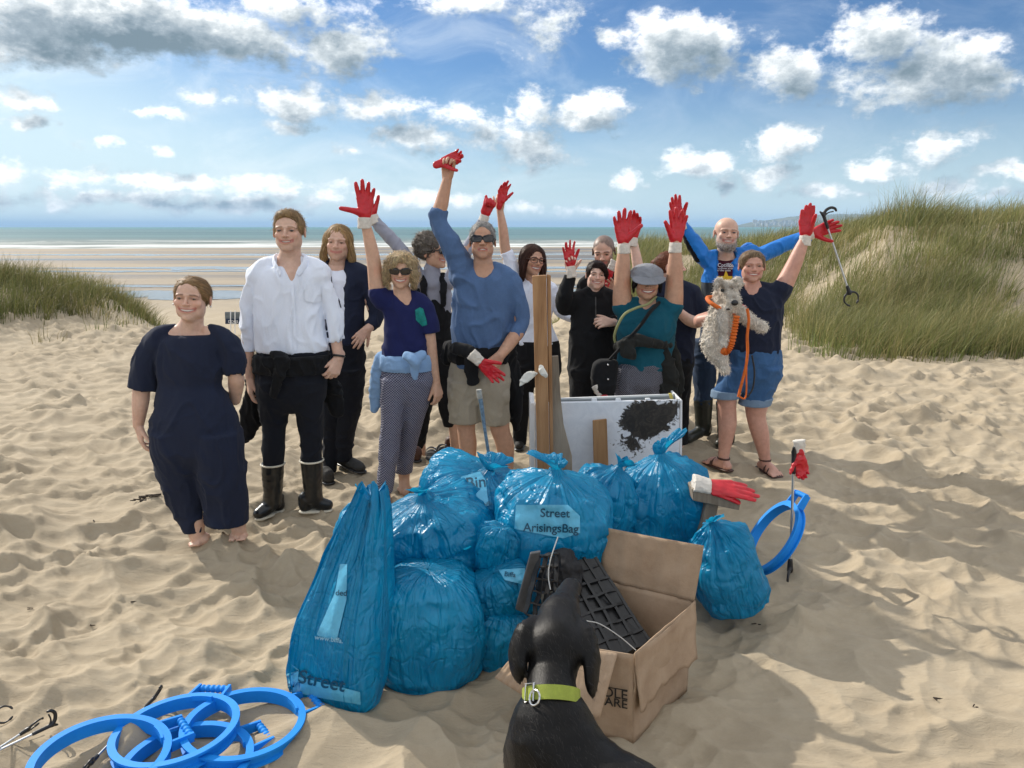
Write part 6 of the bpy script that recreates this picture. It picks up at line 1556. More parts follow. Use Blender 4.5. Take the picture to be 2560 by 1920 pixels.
def person_denim_shorts():
    Y = gp(1870, 1165).y; p = Person('woman in a navy tee and denim shorts with a gloved hand raised, holding a terrier', Y, (.56, .32, .25), 1865)
    h = p.set_head(627, 704, 1882, 1878, yaw=-6, pitch=-2, roll=0, smile=.85, opn=.5, eye=.2, chub=.4, wide=1.17, jaw=1.02)
    T = p.rows([(1852, 1908, 715, .62), (1838, 1950, 735, .52), (1836, 1958, 765, .62), (1838, 1954, 810, .66), (1834, 1950, 850, .66), (1830, 1950, 882, .66)])
    F = Field().add(stack(T, rnd=.02), .02); F.add(chain([p.J(1900, 716, .02), p.J(1930, 726), p.J(1950, 722)], [.04, .055, .064]), .02); F.add(chain([p.J(1860, 716, .02), p.J(1842, 730), p.J(1834, 748)], [.04, .055, .064]), .02)
    sleeve(F, p, [(1945, 738), (1956, 722), (1962, 708)], [.072, .074, .068]); sleeve(F, p, [(1836, 745), (1818, 775, -.02), (1810, 795, -.03)], [.064, .064, .060])
    F.sub(chain([p.J(1880, 700, -.06), p.J(1878, 722, -.10), p.J(1872, 736, -.12)], [.075, .06, .03]), .006)
    p.garment('navy_tee', NAVY, F, .013, (12, 12, 5), seed=111)
    dn = m_cloth('mid_denim', (.040, .105, .235), wr=.8, var=.3); dc = m_cloth('denim_turn_up', (.17, .25, .36), wr=.7)
    TR = p.pelvis([(1832, 1950, 872, .64), (1826, 1954, 905, .66), (1820, 1952, 940, .64)])
    L = p.rows([(1812, 1888, 915, 1.25), (1795, 1870, 955, 1.1), (1780, 1846, 985, 1)]); R = p.rows([(1876, 1953, 915, 1.25), (1864, 1940, 960, 1.1), (1852, 1926, 1000, 1)])
    F = Field().add(stack(TR), .02).add(stack(L), .03).add(stack(R), .03); so = p.garment('denim_shorts', dn, F, .010, (13, 13, 14), seed=112)
    for (rw, e) in (([(1778, 1846, 994, 1), (1782, 1850, 974, 1)], (1812, 1000)), ([(1848, 1922, 1012, 1), (1855, 1930, 992, 1)], (1886, 1018))):
        F = Field().add(stack(p.rows(rw), .007), .01); F.sub(ell(p.J(e[0], e[1] - 4), (.075, .075, .02)), .004); p.garment('turn_up', dc, F, .003, (14, 14, 14), h=.007, parent=so)
    b = p.body; b.add(stack(T, -.016, .03), .02); b.add(stack(TR, -.014), .02); b.add(stack(L, -.022), .02); b.add(stack(R, -.022), .02); p.neck(p.J(1880, 728, .02), .056, .06)
    arm(p, [(1945, 738), (1955, 722), (1980, 672), (1998, 630), (2014, 592)], [.062, .066, .056, .046, .031]); arm(p, [(1836, 748), (1815, 780, -.02), (1750, 802, -.08), (1782, 795, -.2), (1800, 792, -.24)], [.055, .052, .048, .04, .032])
    b.add(stack(p.rows([(1792, 1842, 985, 1), (1794, 1840, 1020, 1), (1796, 1841, 1060, 1), (1797, 1832, 1100, 1), (1796, 1822, 1138, 1)])), .01); b.add(stack(p.rows([(1862, 1922, 1005, 1), (1866, 1914, 1040, 1), (1876, 1922, 1080, 1), (1890, 1924, 1120, 1), (1900, 1926, 1152, 1)])), .01)
    for (x, y, t) in ((1809, 1134, (1770, 1158)), (1913, 1150, (1936, 1190))):
        g = gp(*t); A = p.J(x, y); d = (Vector((g.x, g.y, 0)) - Vector((A.x, A.y, 0))); g2 = Vector((A.x, A.y, 0)) + d.normalized() * .19; g2.z = g.z
        add_foot(b, A, g2); sandal(p, A, g2, BROWNL)
    p.finish(heads=.004, hands=[(p.J(1790, 1150), .13), (p.J(1922, 1175), .13)], col=dict(brow=(.22, .14, .10), browk=.35)); h.extras(p.root)
    H0 = hcap(h, .41, -.13, .285, 1.0, low=-.14); H0.add(h.ch([(.05, -.28, .42), (-.18, -.34, .36), (-.28, -.26, .24)], [.04, .05, .04]), .03)
    make_hair(p.root, h, H0, (.28, .20, .125), amp=.003, strands=[dict(n=700, L=.045, flow=lambda q: np.stack([-.7 + 1.3 * (q[:, 0] > .1), -.1 + 0 * q[:, 0], -.8 + 0 * q[:, 0]], -1), jit=.2, lift=.004)])
    p.glove(p.J(2014, 587), Vector((.05, 0, 1)), (-.4, -1, 0), 1, 1.2, curl=(.06, .05, .06, .08), spread=.02, tspread=.25, tcurl=.15); p.glove(p.J(1802, 792, -.25), Vector((.9, -.05, .12)), (-.1, .5, 1), -1, 1.1, curl=(.4, .4, .45, .5), spread=.05, tspread=.6)
    return p

def text_mesh(txt, size, align='LEFT', bold=False):
    cu = bpy.data.curves.new('lettering', 'FONT'); cu.body = txt; cu.size = size; cu.align_x = align; cu.offset = .012 * size if bold else 0
    o = bpy.data.objects.new('lettering', cu); COL.objects.link(o); dg = bpy.context.evaluated_depsgraph_get(); dg.update()
    me = bpy.data.meshes.new_from_object(o.evaluated_get(dg)); bpy.data.objects.remove(o); bpy.data.curves.remove(cu)
    return me
def fine_bm(me, size):
    bm = bmesh.new(); bm.from_mesh(me); bmesh.ops.triangulate(bm, faces=bm.faces)
    for _ in range(5):
        es = [x for x in bm.edges if x.calc_length() > size]
        if not es: break
        bmesh.ops.subdivide_edges(bm, edges=es, cuts=1); bmesh.ops.triangulate(bm, faces=bm.faces)
    return bm
def text_patch(o, txt, x, y, sz, mat, off=.005, parent=None):
    """lettering printed on a garment, at photo pixel x, y"""
    me = text_mesh(txt, sz, bold=True); bm = fine_bm(me, 4.0); tr = bvh_of(o); C0 = Vector((0, 0, CAMH))
    for v in bm.verts:
        d = pxdir(x + v.co.x, y - v.co.y).normalized(); hit, nrm, _, dist = tr.ray_cast(C0, d)
        if hit is None: hit = C0 + d * poly_depth(o)
        v.co = hit - d * off
    m2 = bpy.data.meshes.new('lettering'); bm.to_mesh(m2); bm.free(); bpy.data.meshes.remove(me)
    return link('lettering', m2, mat, parent or o)
PEOPLE = [person_jumpsuit, person_white_shirt, person_long_hair, person_blonde_sunglasses, person_grey_updo, person_blue_tee, person_glasses,
          person_black_fleece, person_buzz, person_cap, person_red_hair, person_blue_jacket, person_denim_shorts]
for f in PEOPLE: f()
# ------------------------------------------------------------------ the rubbish pile
def bag_mat():
    m, T, b, o = new_mat('blue_polythene'); co = obj_co(T)
    at_ = T.node('ShaderNodeAttribute', attribute_name='Col'); q0 = at_.outputs['Color']        # round the sack, along the sack
    n = T.noise(co, 6, 4, .6)
    T.put(b.inputs['Base Color'], T.ramp(n, [(.3, (.002, .215, .42)), (.7, (.005, .325, .575))])); b.inputs['Roughness'].default_value = .33; b.inputs['Specular IOR Level'].default_value = .5
    w = T.vmath('MULTIPLY', T.noise(co, 5, 2, .5, out=1), (.10, .10, .10))
    st = T.vmath('MULTIPLY', T.vmath('ADD', q0, w), (1, 1, .22))
    r1 = T.math('ABSOLUTE', T.math('SUBTRACT', T.noise(st, 8, 2, .5), .5)); r2 = T.math('ABSOLUTE', T.math('SUBTRACT', T.noise(st, 24, 2, .5), .5))
    c1 = T.math('ABSOLUTE', T.math('SUBTRACT', T.noise(co, 9, 3, .5, .6), .5))
    mk = T.smooth(T.noise(co, 5.5, 2, .5), .40, .62)
    hh = T.math('ADD', T.math('MULTIPLY', T.smooth(r1, 0, .13), .65), T.math('ADD', T.math('MULTIPLY', T.math('MULTIPLY', T.smooth(r2, 0, .16), mk), .32), T.math('MULTIPLY', T.smooth(c1, 0, .08), .34)))
    bump(T, b, hh, .62, .018)
    tr = T.node('ShaderNodeBsdfTranslucent'); tr.inputs[0].default_value = (.01, .42, .68, 1)
    mx = T.node('ShaderNodeMixShader'); mx.inputs[0].default_value = .34
    T.l.new(b.outputs[0], mx.inputs[1]); T.l.new(tr.outputs[0], mx.inputs[2]); T.l.new(mx.outputs[0], o.inputs[0])
    return m
BAG = bag_mat()
PATCH = m_plain('pale_print', (.09, .40, .60), .35, .12, 12, .5, 40, .5, bdist=.006)
INK = m_plain('ink_print', (.006, .065, .12), .4, .1, 12)
def bag_surface(nth, nph, seed, pleat=.05, lump=.10, tie=True):
    """unit sack, slumped at the bottom and gathered to a tied neck: (nph, nth, 3)"""
    ph = np.linspace(.0, 1, nph)[:, None]; th = np.linspace(0, 2 * math.pi, nth, endpoint=False)[None]
    K = [0, .05, .14, .28, .45, .62, .76, .87, .94, 1]
    r = np.interp(ph, K, [.02, .50, .86, 1.0, 1.02, .97, .80, .46, .18, .085] if tie else [.02, .50, .86, 1.0, 1.02, 1.0, .90, .64, .36, .02]); z = np.interp(ph, K, [-.92, -.92, -.84, -.52, -.06, .38, .68, .86, .95, 1.06] if tie else [-.92, -.92, -.84, -.52, -.06, .38, .68, .84, .88, .88])
    c, s = np.cos(th) + 0 * ph, np.sin(th) + 0 * ph
    N = lambda k, f, sd: vnoise(np.stack([c * k + 10, s * k + 10, ph * f + 0 * th + sd * 3.1], -1), seed + sd)
    rid = 1 - np.abs(2 * N(3.4, 1.0, 1) - 1); rid2 = 1 - np.abs(2 * N(7.5, 1.4, 2) - 1)
    A = sstep(.30, .92, ph) + .35 * sstep(.25, .0, ph) + .15
    wd = pleat * A * ((rid ** 3 - .3) * 1.5 + (rid2 ** 3 - .3) * .8)
    sq = 1 + .16 * np.clip(np.abs(c * s) * 2, 0, 1) ** 2 * np.sin(np.pi * np.clip(ph, 0, 1))       # a little boxy
    X = np.stack([c * r * sq, s * r * sq, z + 0 * th], -1)
    lm = (fbm(X * 1.25 + seed, seed + 5, 3) - .5) * 2.6 * lump; l2 = (fbm(X * 3.0 + seed, seed + 6, 2) - .5) * lump
    cre = -.05 * np.clip(1 - np.abs(2 * fbm(X * 1.8 + 4.4, seed + 8, 2) - 1) * 5, 0, 1)
    k = 1 + (wd + lm + l2 + cre) / np.maximum(r, .4) * np.minimum(1, r * 2.5)
    X[..., 0] *= k; X[..., 1] *= k; X[..., 2] += lm * .6
    at3 = np.stack([c * .5 + .5, s * .5 + .5, ph + 0 * th], -1)
    return X, at3
def grid_faces(n, m):
    I, J = np.meshgrid(np.arange(n - 1), np.arange(m), indexing='ij'); J2 = (J + 1) % m
    return np.stack([I * m + J, I * m + J2, (I + 1) * m + J2, (I + 1) * m + J], -1).reshape(-1, 4)
def sack(label, box, Y, seed, ry=.95, lean=(0, 0), yaw=0, frill=.16, ground=False, pleat=.05, lump=.10, tie=True):
    xl, xr, yt, yb = box; a, b = at(xl, (yt + yb) / 2, Y), at(xr, (yt + yb) / 2, Y); t, u = at((xl + xr) / 2, yt, Y), at((xl + xr) / 2, yb, Y)
    rx, rz = (b.x - a.x) / 2 * 1.08, (t.z - u.z) / 2 * 1.12; c = npv((t + u) / 2)
    X, a3 = bag_surface(132, 92, seed, pleat, lump, tie)
    R = np.array(Matrix.Rotation(lean[0], 3, 'Y') @ Matrix.Rotation(lean[1], 3, 'X') @ Matrix.Rotation(yaw, 3, 'Z'))
    V = (X * np.array([rx, rx * ry, rz])).reshape(-1, 3) @ R.T + c
    if ground:
        g = H(V[:, 0], V[:, 1]) - .006; V[:, 2] = np.maximum(V[:, 2], g)
    root = thing('rubbish_bag', label, 'bag', tuple(c - np.array([0, 0, rz])), 'blue rubbish bags in the pile')
    o = link('bag_body', mesh_np('bag_body', V, grid_faces(92, 132), col=a3.reshape(-1, 3)), BAG, root)
    if tie:                                             # gathered neck and its ruffled end
        n, m = 24, 72; f = np.linspace(0, 1, n)[:, None]; th = np.linspace(0, 2 * math.pi, m, endpoint=False)[None]
        cc, ss = np.cos(th) + 0 * f, np.sin(th) + 0 * f
        nz = vnoise(np.stack([cc * 1.3 + 5, ss * 1.3 + 5, f * .8 + seed + 0 * th], -1), seed + 3); n2 = vnoise(np.stack([cc * 5 + 5, ss * 5 + 5, f * 1.5 + seed + 0 * th], -1), seed + 4) - .5
        rf = (.085 + .26 * f ** 1.2) * (.35 + 1.2 * nz) + .12 * n2 * f ** .7; hz = f * (.35 + .7 * nz + .5 * n2) * frill / .16
        ta = seed * 1.7; bx, by = math.cos(ta) * .22, math.sin(ta) * .2
        N = np.stack([cc * rf + bx * f ** 1.6 * frill / .2, ss * rf * .45 + by * f ** 1.6, 1.05 + hz * .40 * (1 - .3 * f)], -1).reshape(-1, 3)
        V2 = (N * np.array([rx, rx * ry, rz])) @ R.T + c
        link('tied_neck', mesh_np('tied_neck', V2, grid_faces(n, m), col=np.stack([cc * .5 + .5, ss * .5 + .5, f + 0 * th], -1).reshape(-1, 3)), BAG, root)
    return o
def print_on(o, quad, lines, ink=True):
    """pale printed panel with lettering, on a sack; quad in photo px; lines: (text, x, y, size, rot)"""
    pt = px_patch(o, 'printed_panel', quad, PATCH, .006, n=16)
    for (t, x, y, s, r) in lines: text_rot(o, t, x, y, s, r, INK, .010, pt)
    return pt
def text_rot(o, txt, x, y, sz, rot, mat, off, parent):
    me = text_mesh(txt, sz, bold=sz > 16); bm = fine_bm(me, 5.0); tr = bvh_of(o); C0 = Vector((0, 0, CAMH)); ca, sa = math.cos(rot), math.sin(rot)
    for v in bm.verts:
        px, py = x + v.co.x * ca + v.co.y * sa, y - v.co.y * ca + v.co.x * sa
        d = pxdir(px, py).normalized(); hit, nrm, _, dist = tr.ray_cast(C0, d)
        if hit is None: hit = tr.find_nearest(C0 + d * poly_depth(o))[0]
        v.co = hit - d * off
    m2 = bpy.data.meshes.new('lettering'); bm.to_mesh(m2); bm.free(); bpy.data.meshes.remove(me)
    return link('lettering', m2, mat, parent)
def tall_sack():
    """the half-full sack standing upright on its own, its flat front creased towards the twisted top"""
    A, B = gp(694, 1738), gp(912, 1792); root = thing('rubbish_bag', 'tall flat-sided blue bag standing on the sand at the end of the pile', 'bag', tuple((A + B) / 2), 'blue rubbish bags in the pile')
    e = (B - A); e.z = 0; w = e.length / 2; e.normalize(); d = Vector((-e.y, e.x, 0)); c0 = (A + B) / 2 + d * .085
    top = at(930, 1238, c0.y + .16); n, m = 90, 150; t = np.linspace(0, 1, n)[:, None]; th = np.linspace(0, 2 * math.pi, m, endpoint=False)[None]
    hw = np.interp(t, [0, .12, .4, .7, .9, 1], [w * .94, w * .98, w * .86, w * .60, w * .40, w * .24]); hd = np.interp(t, [0, .1, .4, .75, 1], [.07, .10, .125, .085, .03])
    c, s = np.cos(th) + 0 * t, np.sin(th) + 0 * t; pw = .42
    u = np.sign(c) * np.abs(c) ** pw * hw; v = np.sign(s) * np.abs(s) ** .62 * hd
    zz = t * (top.z - c0.z) + 0 * th
    cx = c0.x + (top.x - c0.x) * t ** 1.15; cy = c0.y + (top.y - c0.y) * t
    X = cx + e.x * u + d.x * v; Yy = cy + e.y * u + d.y * v
    # pleats run from the twist to the foot
    ang = (u / np.maximum(hw, .01)); pl = vnoise(np.stack([ang * 6 + 9, np.sign(s) * 2 + 5 + 0 * t, t * 1.3 + 0 * th], -1), 5); pl2 = vnoise(np.stack([ang * 13 + 9, np.sign(s) * 2 + 5 + 0 * t, t * 2.0 + 0 * th], -1), 6)
    dd = ((1 - np.abs(2 * pl - 1)) ** 2 - .35) * .035 * (.25 + .8 * t) + ((1 - np.abs(2 * pl2 - 1)) ** 2 - .35) * .016
    dd = dd + (fbm(np.stack([X * 5, Yy * 5, zz * 3], -1), 9, 2) - .5) * .05 * np.sin(np.pi * np.clip(t, 0, 1))
    X = X + d.x * dd * np.sign(s); Yy = Yy + d.y * dd * np.sign(s)
    zz = zz + c0.z + .05 * t ** 3 * (vnoise(np.stack([ang * 4 + 3, s, t + 0 * th], -1), 14) - .2) * 2.0
    V = np.stack([X, Yy, np.maximum(zz, H(X, Yy) - .004)], -1).reshape(-1, 3)
    o = link('bag_body', mesh_np('bag_body', V, grid_faces(n, m), col=np.stack([ang * .5 + .5, np.sign(s) * .3 + .5 + 0 * t, t + 0 * th], -1).reshape(-1, 3)), BAG, root)
    capv = np.concatenate([V[-m:], V[-m:].mean(0)[None] - [[0, 0, .04]]]); i = np.arange(m)
    link('twisted_top', mesh_np('twisted_top', capv, np.stack([i, (i + 1) % m, 0 * i + m, 0 * i + m], 1)[:, :3]), BAG, root)
    print_on(o, [(704, 1682), (900, 1730), (902, 1762), (800, 1745), (702, 1722)], [('Street', 743, 1706, 48, .20)])
    pt = px_patch(o, 'printed_panel', [(792, 1585), (838, 1480), (850, 1410), (868, 1410), (866, 1500), (842, 1600), (795, 1590)], PATCH, .006, n=16)
    text_rot(o, 'ded', 838, 1488, 20, 0.05, INK, .01, pt)
    text_rot(o, 'www.biffa.', 786, 1598, 17, .14, m_plain('pale_ink', (.25, .5, .62), .4, .1), .01, pt)
    mb = MB()
tall_sack()
b1 = sack('small blue bag slumped behind the tall flat-sided bag', (838, 962, 1262, 1500), 2.95, 3, lean=(.1, 0))
b2 = sack('large round blue bag lying on its side over a bigger bag', (968, 1232, 1228, 1442), 3.25, 11, ry=.9, lean=(-.3, .25), lump=.13, frill=.12)
b3 = sack('big taut blue bag on the sand holding up the round one', (946, 1200, 1416, 1700), 2.92, 17, ry=.95, ground=True, lump=.08, tie=False)
b4 = sack('crumpled blue bag on top of the pile with a pale web-address panel', (1070, 1322, 1168, 1316), 3.5, 23, ry=.9, lean=(.35, .3), lump=.14, frill=.14)
b5 = sack('blue bag with a pale lettered band in the middle of the pile', (1250, 1512, 1185, 1420), 3.22, 31, ry=.9, lean=(.05, .1), pleat=.09, frill=.13)
b6 = sack('glossy blue bag wedged behind the lettered one', (1408, 1574, 1170, 1400), 3.62, 37, lean=(.35, .2), pleat=.08)
b7 = sack('bulging blue bag with a long twisted neck beside the wooden post', (1556, 1770, 1150, 1400), 3.72, 41, lean=(-.15, .15), pleat=.085, frill=.2)
b8 = sack('dull blue bag resting on the sand next to the standing hoop', (1738, 1894, 1312, 1524), 3.25, 47, ry=.9, ground=True, lean=(-.35, .1), pleat=.09, lump=.16, frill=.1)
b9 = sack('small blue bag with a web address, squeezed under the pile', (1192, 1334, 1412, 1560), 2.98, 53, ry=.8, lean=(-.4, .3), tie=False)
b10 = sack('dark blue bag in the shade at the foot of the pile', (1196, 1330, 1525, 1672), 2.92, 59, ry=.8, ground=True, tie=False)
b11 = sack('limp blue bag end poking out between two full bags', (1198, 1290, 1310, 1430), 3.02, 61, ry=.6, lean=(.2, .2), pleat=.12, lump=.15, tie=False)
b12 = sack('blue bag at the back of the pile under the racket', (1100, 1300, 1165, 1390), 3.80, 67, ry=.8, lean=(.3, 0), pleat=.08, tie=False)
print_on(b4, [(1152, 1192), (1200, 1178), (1214, 1200), (1222, 1264), (1172, 1278), (1154, 1222)], [('Bin', 1166, 1222, 40, -.12), ('www.biffa.', 1172, 1270, 15, -.12)])
print_on(b5, [(1290, 1262), (1420, 1262), (1450, 1290), (1450, 1332), (1408, 1346), (1286, 1322)], [('Street', 1350, 1292, 30, .02), ('ArisingsBag', 1308, 1328, 30, .03)])
print_on(b9, [(1246, 1424), (1312, 1420), (1310, 1462), (1262, 1450)], [('Biffa', 1260, 1440, 17, .1), ('.co.uk', 1268, 1458, 11, .25)])

def wood_mat(name, c0, c1, ring=9):
    m, T, b, o = new_mat(name); co = obj_co(T)
    q = T.vmath('ADD', T.vmath('MULTIPLY', co, (1, 1, .06)), T.vmath('MULTIPLY', T.noise(co, 2.2, 2, .5, out=1), (.06, .06, .0)))
    g = T.noise(q, 60, 5, .65, .3); wv = T.node('ShaderNodeTexWave', wave_type='RINGS'); T.l.new(q, wv.inputs[0]); wv.inputs['Scale'].default_value = ring; wv.inputs['Distortion'].default_value = 6; wv.inputs['Detail'].default_value = 2
    f = T.math('ADD', T.math('MULTIPLY', g, .7), T.math('MULTIPLY', wv.outputs[1], .3))
    T.put(b.inputs['Base Color'], T.ramp(f, [(.25, c0), (.75, c1)])); b.inputs['Roughness'].default_value = .75
    bump(T, b, g, .35, .003); return m
PINE = wood_mat('pine', (.22, .105, .040), (.42, .235, .11)); GREYW = wood_mat('weathered_wood', (.15, .115, .08), (.31, .26, .20)); BROWNW = wood_mat('brown_wood', (.20, .10, .038), (.34, .19, .085))
def prism(name, front, Y, th, mat, parent=None, lean=0.0, bevel=.003):
    """board whose front outline is given in photo px, standing at depth Y, th thick; lean = extra depth per metre of height"""
    P = []
    for (x, y) in front:
        q = at(x, y, Y); 
        for _ in range(3): q = at(x, y, Y + lean * q.z)
        P.append(q)
    mb = MB(); n = len(P); f = [mb.bm.verts.new(v) for v in P]; k = [mb.bm.verts.new(v + Vector((0, th, 0))) for v in P]
    mb.bm.faces.new(f); mb.bm.faces.new(k[::-1])
    for i in range(n): mb.bm.faces.new((f[i], k[i], k[(i + 1) % n], f[(i + 1) % n]))
    bmesh.ops.recalc_face_normals(mb.bm, faces=mb.bm.faces)
    if bevel: bmesh.ops.bevel(mb.bm, geom=list(mb.bm.edges), offset=bevel, segments=1, affect='EDGES')
    return mb.build(name, mat, parent, sharp=30)
def boards():
    t = thing('wooden_plank', 'tall orange-brown grooved timber post standing behind the bags', 'plank', tuple(at(1360, 1260, 4.32)))
    prism('board', [(1331, 690), (1366, 688), (1377, 1330), (1348, 1330)], 4.32, .045, PINE, t, .02); prism('edge_strip', [(1367, 686), (1377, 688), (1386, 1330), (1378, 1330)], 4.335, .03, PINE, t, .02)
    t = thing('wooden_plank', 'weathered grey board with a slanted edge leaning beside the tall post', 'plank', tuple(at(1400, 1280, 4.38)))
    prism('board', [(1374, 892), (1396, 890), (1401, 985), (1409, 1060), (1430, 1140), (1433, 1330), (1380, 1330)], 4.36, .03, GREYW, t, .03)
    t = thing('wooden_plank', 'short brown board resting against the stained white panel', 'plank', tuple(at(1505, 1280, 4.45)))
    prism('board', [(1482, 1052), (1517, 1048), (1527, 1330), (1488, 1330)], 4.44, .02, BROWNW, t, .05)
    # torn white plastic on the post
    wp = m_plain('white_plastic', (.68, .66, .60), .6, .1, 20); o = thing('torn_plastic', 'torn strip of white plastic snagged on the tall post', 'litter', tuple(at(1320, 960, 4.3)))
    F = Field(); F.add(chain([at(1340, 934, 4.33), at(1322, 940, 4.29), at(1308, 952, 4.29), at(1297, 968, 4.29)], [.012, .028, .02, .006], flat=((0, 1, 0), .3)), .005); P, Fq = F.mesh(.005); link('strip', mesh_np('strip', wrinkle(P, Fq, .008, (30, 30, 30), 3), Fq), wp, o)
    F = Field(); F.add(chain([at(1352, 918, 4.30), at(1358, 930, 4.29), at(1364, 940, 4.30)], [.016, .02, .012], flat=((0, 1, 0), .4)), .005); P, Fq = F.mesh(.005); link('scrap', mesh_np('scrap', wrinkle(P, Fq, .008, (30, 30, 30), 5), Fq), wp, o)
    # the T-shaped timber
    t = thing('wooden_mallet', 'T-shaped piece of weathered timber sticking out beside the cardboard box', 'timber', tuple(at(1745, 1420, 3.45)))
    prism('post', [(1766, 1258), (1797, 1262), (1752, 1470), (1716, 1462)], 3.46, .05, GREYW, t); prism('crossbar', [(1731, 1222), (1750, 1218), (1852, 1252), (1848, 1276), (1733, 1252)], 3.43, .10, GREYW, t)
    held_glove('red rubber glove with white cuff draped over the T-shaped timber', at(1776, 1216, 3.46), Vector((.95, 0, -.22)), (0, .55, -1), -1, 1.32, (.1, .1, .1, .1), .55, spread=.03, tspread=.2)
boards()
def panel_mat():
    m, T, b, o = new_mat('stained_white_panel'); co = obj_co(T)
    s = T.node('ShaderNodeSeparateXYZ'); T.l.new(co, s.inputs[0])
    a = at(1612, 1052, 4.55); 
    def blob(px, py, rx, rz):
        c = at(px, py, 4.55); u = T.math('MULTIPLY', T.math('SUBTRACT', s.outputs[0], c.x), 1 / rx); v = T.math('MULTIPLY', T.math('SUBTRACT', s.outputs[2], c.z), 1 / rz)
        return T.math('SUBTRACT', 1.0, T.math('SQRT', T.math('ADD', T.math('MULTIPLY', u, u), T.math('MULTIPLY', v, v))))
    n1 = T.noise(co, 20, 6, .66, 1.4); n2 = T.noise(co, 11, 5, .65, 1.0); n3 = T.noise(co, 70, 4, .7)
    f = T.math('MAXIMUM', T.math('MULTIPLY', blob(1614, 1050, .20, .165), 1.7), T.math('MAXIMUM', T.math('MULTIPLY', blob(1668, 1030, .17, .17), .8), T.math('MAXIMUM', T.math('MULTIPLY', blob(1580, 1110, .22, .26), .55), T.math('MULTIPLY', blob(1590, 1180, .24, .2), .6))))
    st = T.smooth(T.math('ADD', f, T.math('ADD', T.math('MULTIPLY_ADD', n1, 1.3, -.65), T.math('MULTIPLY_ADD', n2, .9, -.45))), .34, .50)
    spots = T.smooth(n3, .66, .72)
    base = T.ramp(n2, [(.3, (.58, .62, .68)), (.7, (.72, .75, .80))])
    col = T.mix(T.math('MULTIPLY', spots, .35), base, (.22, .20, .18)); col = T.mix(st, col, T.ramp(n1, [(.45, (.010, .009, .008)), (.75, (.055, .044, .036))]))
    T.put(b.inputs['Base Color'], col); b.inputs['Roughness'].default_value = .5; bump(T, b, n1, .15, .004); return m
def panel():
    t = thing('appliance_panel', 'white plastic appliance panel streaked with black mould, upright behind the bags', 'panel', tuple(at(1512, 1240, 4.55)))
    pm = panel_mat(); white = m_plain('white_abs', (.70, .72, .74), .45, .06); grey = m_plain('grey_abs', (.22, .25, .27), .5, .1)
    prism('front_sheet', [(1338, 1008), (1699, 1000), (1696, 1330), (1338, 1330)], 4.55, .03, pm, t); prism('side_rail', [(1325, 1006), (1337, 1008), (1337, 1330), (1326, 1330)], 4.54, .30, white, t)
    prism('side_rail', [(1700, 1000), (1706, 1000), (1704, 1330), (1698, 1330)], 4.56, .28, white, t)
    prism('top_bar', [(1400, 1000), (1690, 989), (1690, 999), (1400, 1008)], 4.70, .04, grey, t); prism('back_edge', [(1395, 996), (1692, 985), (1692, 989), (1395, 1000)], 4.84, .02, white, t)
    for x in (1480, 1540, 1614): prism('lug', [(x, 996), (x + 12, 996), (x + 13, 1005), (x - 1, 1005)], 4.57, .02, white, t)
    prism('clip', [(1672, 984), (1680, 984), (1684, 998), (1676, 998)], 4.60, .02, m_plain('yellow_abs', (.55, .45, .10), .5, .1), t)
    prism('clip', [(1684, 985), (1687, 985), (1690, 999), (1687, 999)], 4.60, .02, grey, t)
panel()
def racket():
    t = thing('racket', 'old racket with a worn blue shaft stuck handle-up behind the bags', 'racket', tuple(at(1224, 1180, 4.1)))
    al = m_plain('worn_blue', (.10, .16, .22), .5, .5, 60); mb = MB(); mb.tube([at(1199, 985, 4.12), at(1203, 1010, 4.12), at(1213, 1080, 4.10), at(1224, 1150, 4.08)], [.013, .012, .009, .009], 10); mb.build('shaft', al, t)
    mb = MB(); mb.tube([at(1197, 974, 4.12), at(1200, 996, 4.12)], [.016, .015], 10); mb.build('grip', m_plain('grip_grey', (.30, .30, .28), .8, .3, 60), t)
    c = at(1226, 1186, 4.08); mb = MB(); ring = [c + Vector((math.cos(a) * .085, math.sin(a) * .03, math.sin(a) * .10)) for a in np.linspace(0, 2 * math.pi, 41)[:-1]]; mb.tube(ring, .007, 8, closed=True); fr = mb.build('frame', m_plain('frame_white', (.6, .58, .52), .5, .2, 30), t)
    for i in range(-5, 6):
        k = i / 6; h_ = math.sqrt(1 - k * k)
        mb = MB(); mb.tube([c + Vector((k * .085, -h_ * .03, -h_ * .10)), c + Vector((k * .085, h_ * .03, h_ * .10))], .0012, 4); mb.build('string', BLACKP, t)
        mb = MB(); mb.tube([c + Vector((-h_ * .085, k * .03, k * .10)), c + Vector((h_ * .085, k * .03, k * .10))], .0012, 4); mb.build('string', BLACKP, t)
racket()

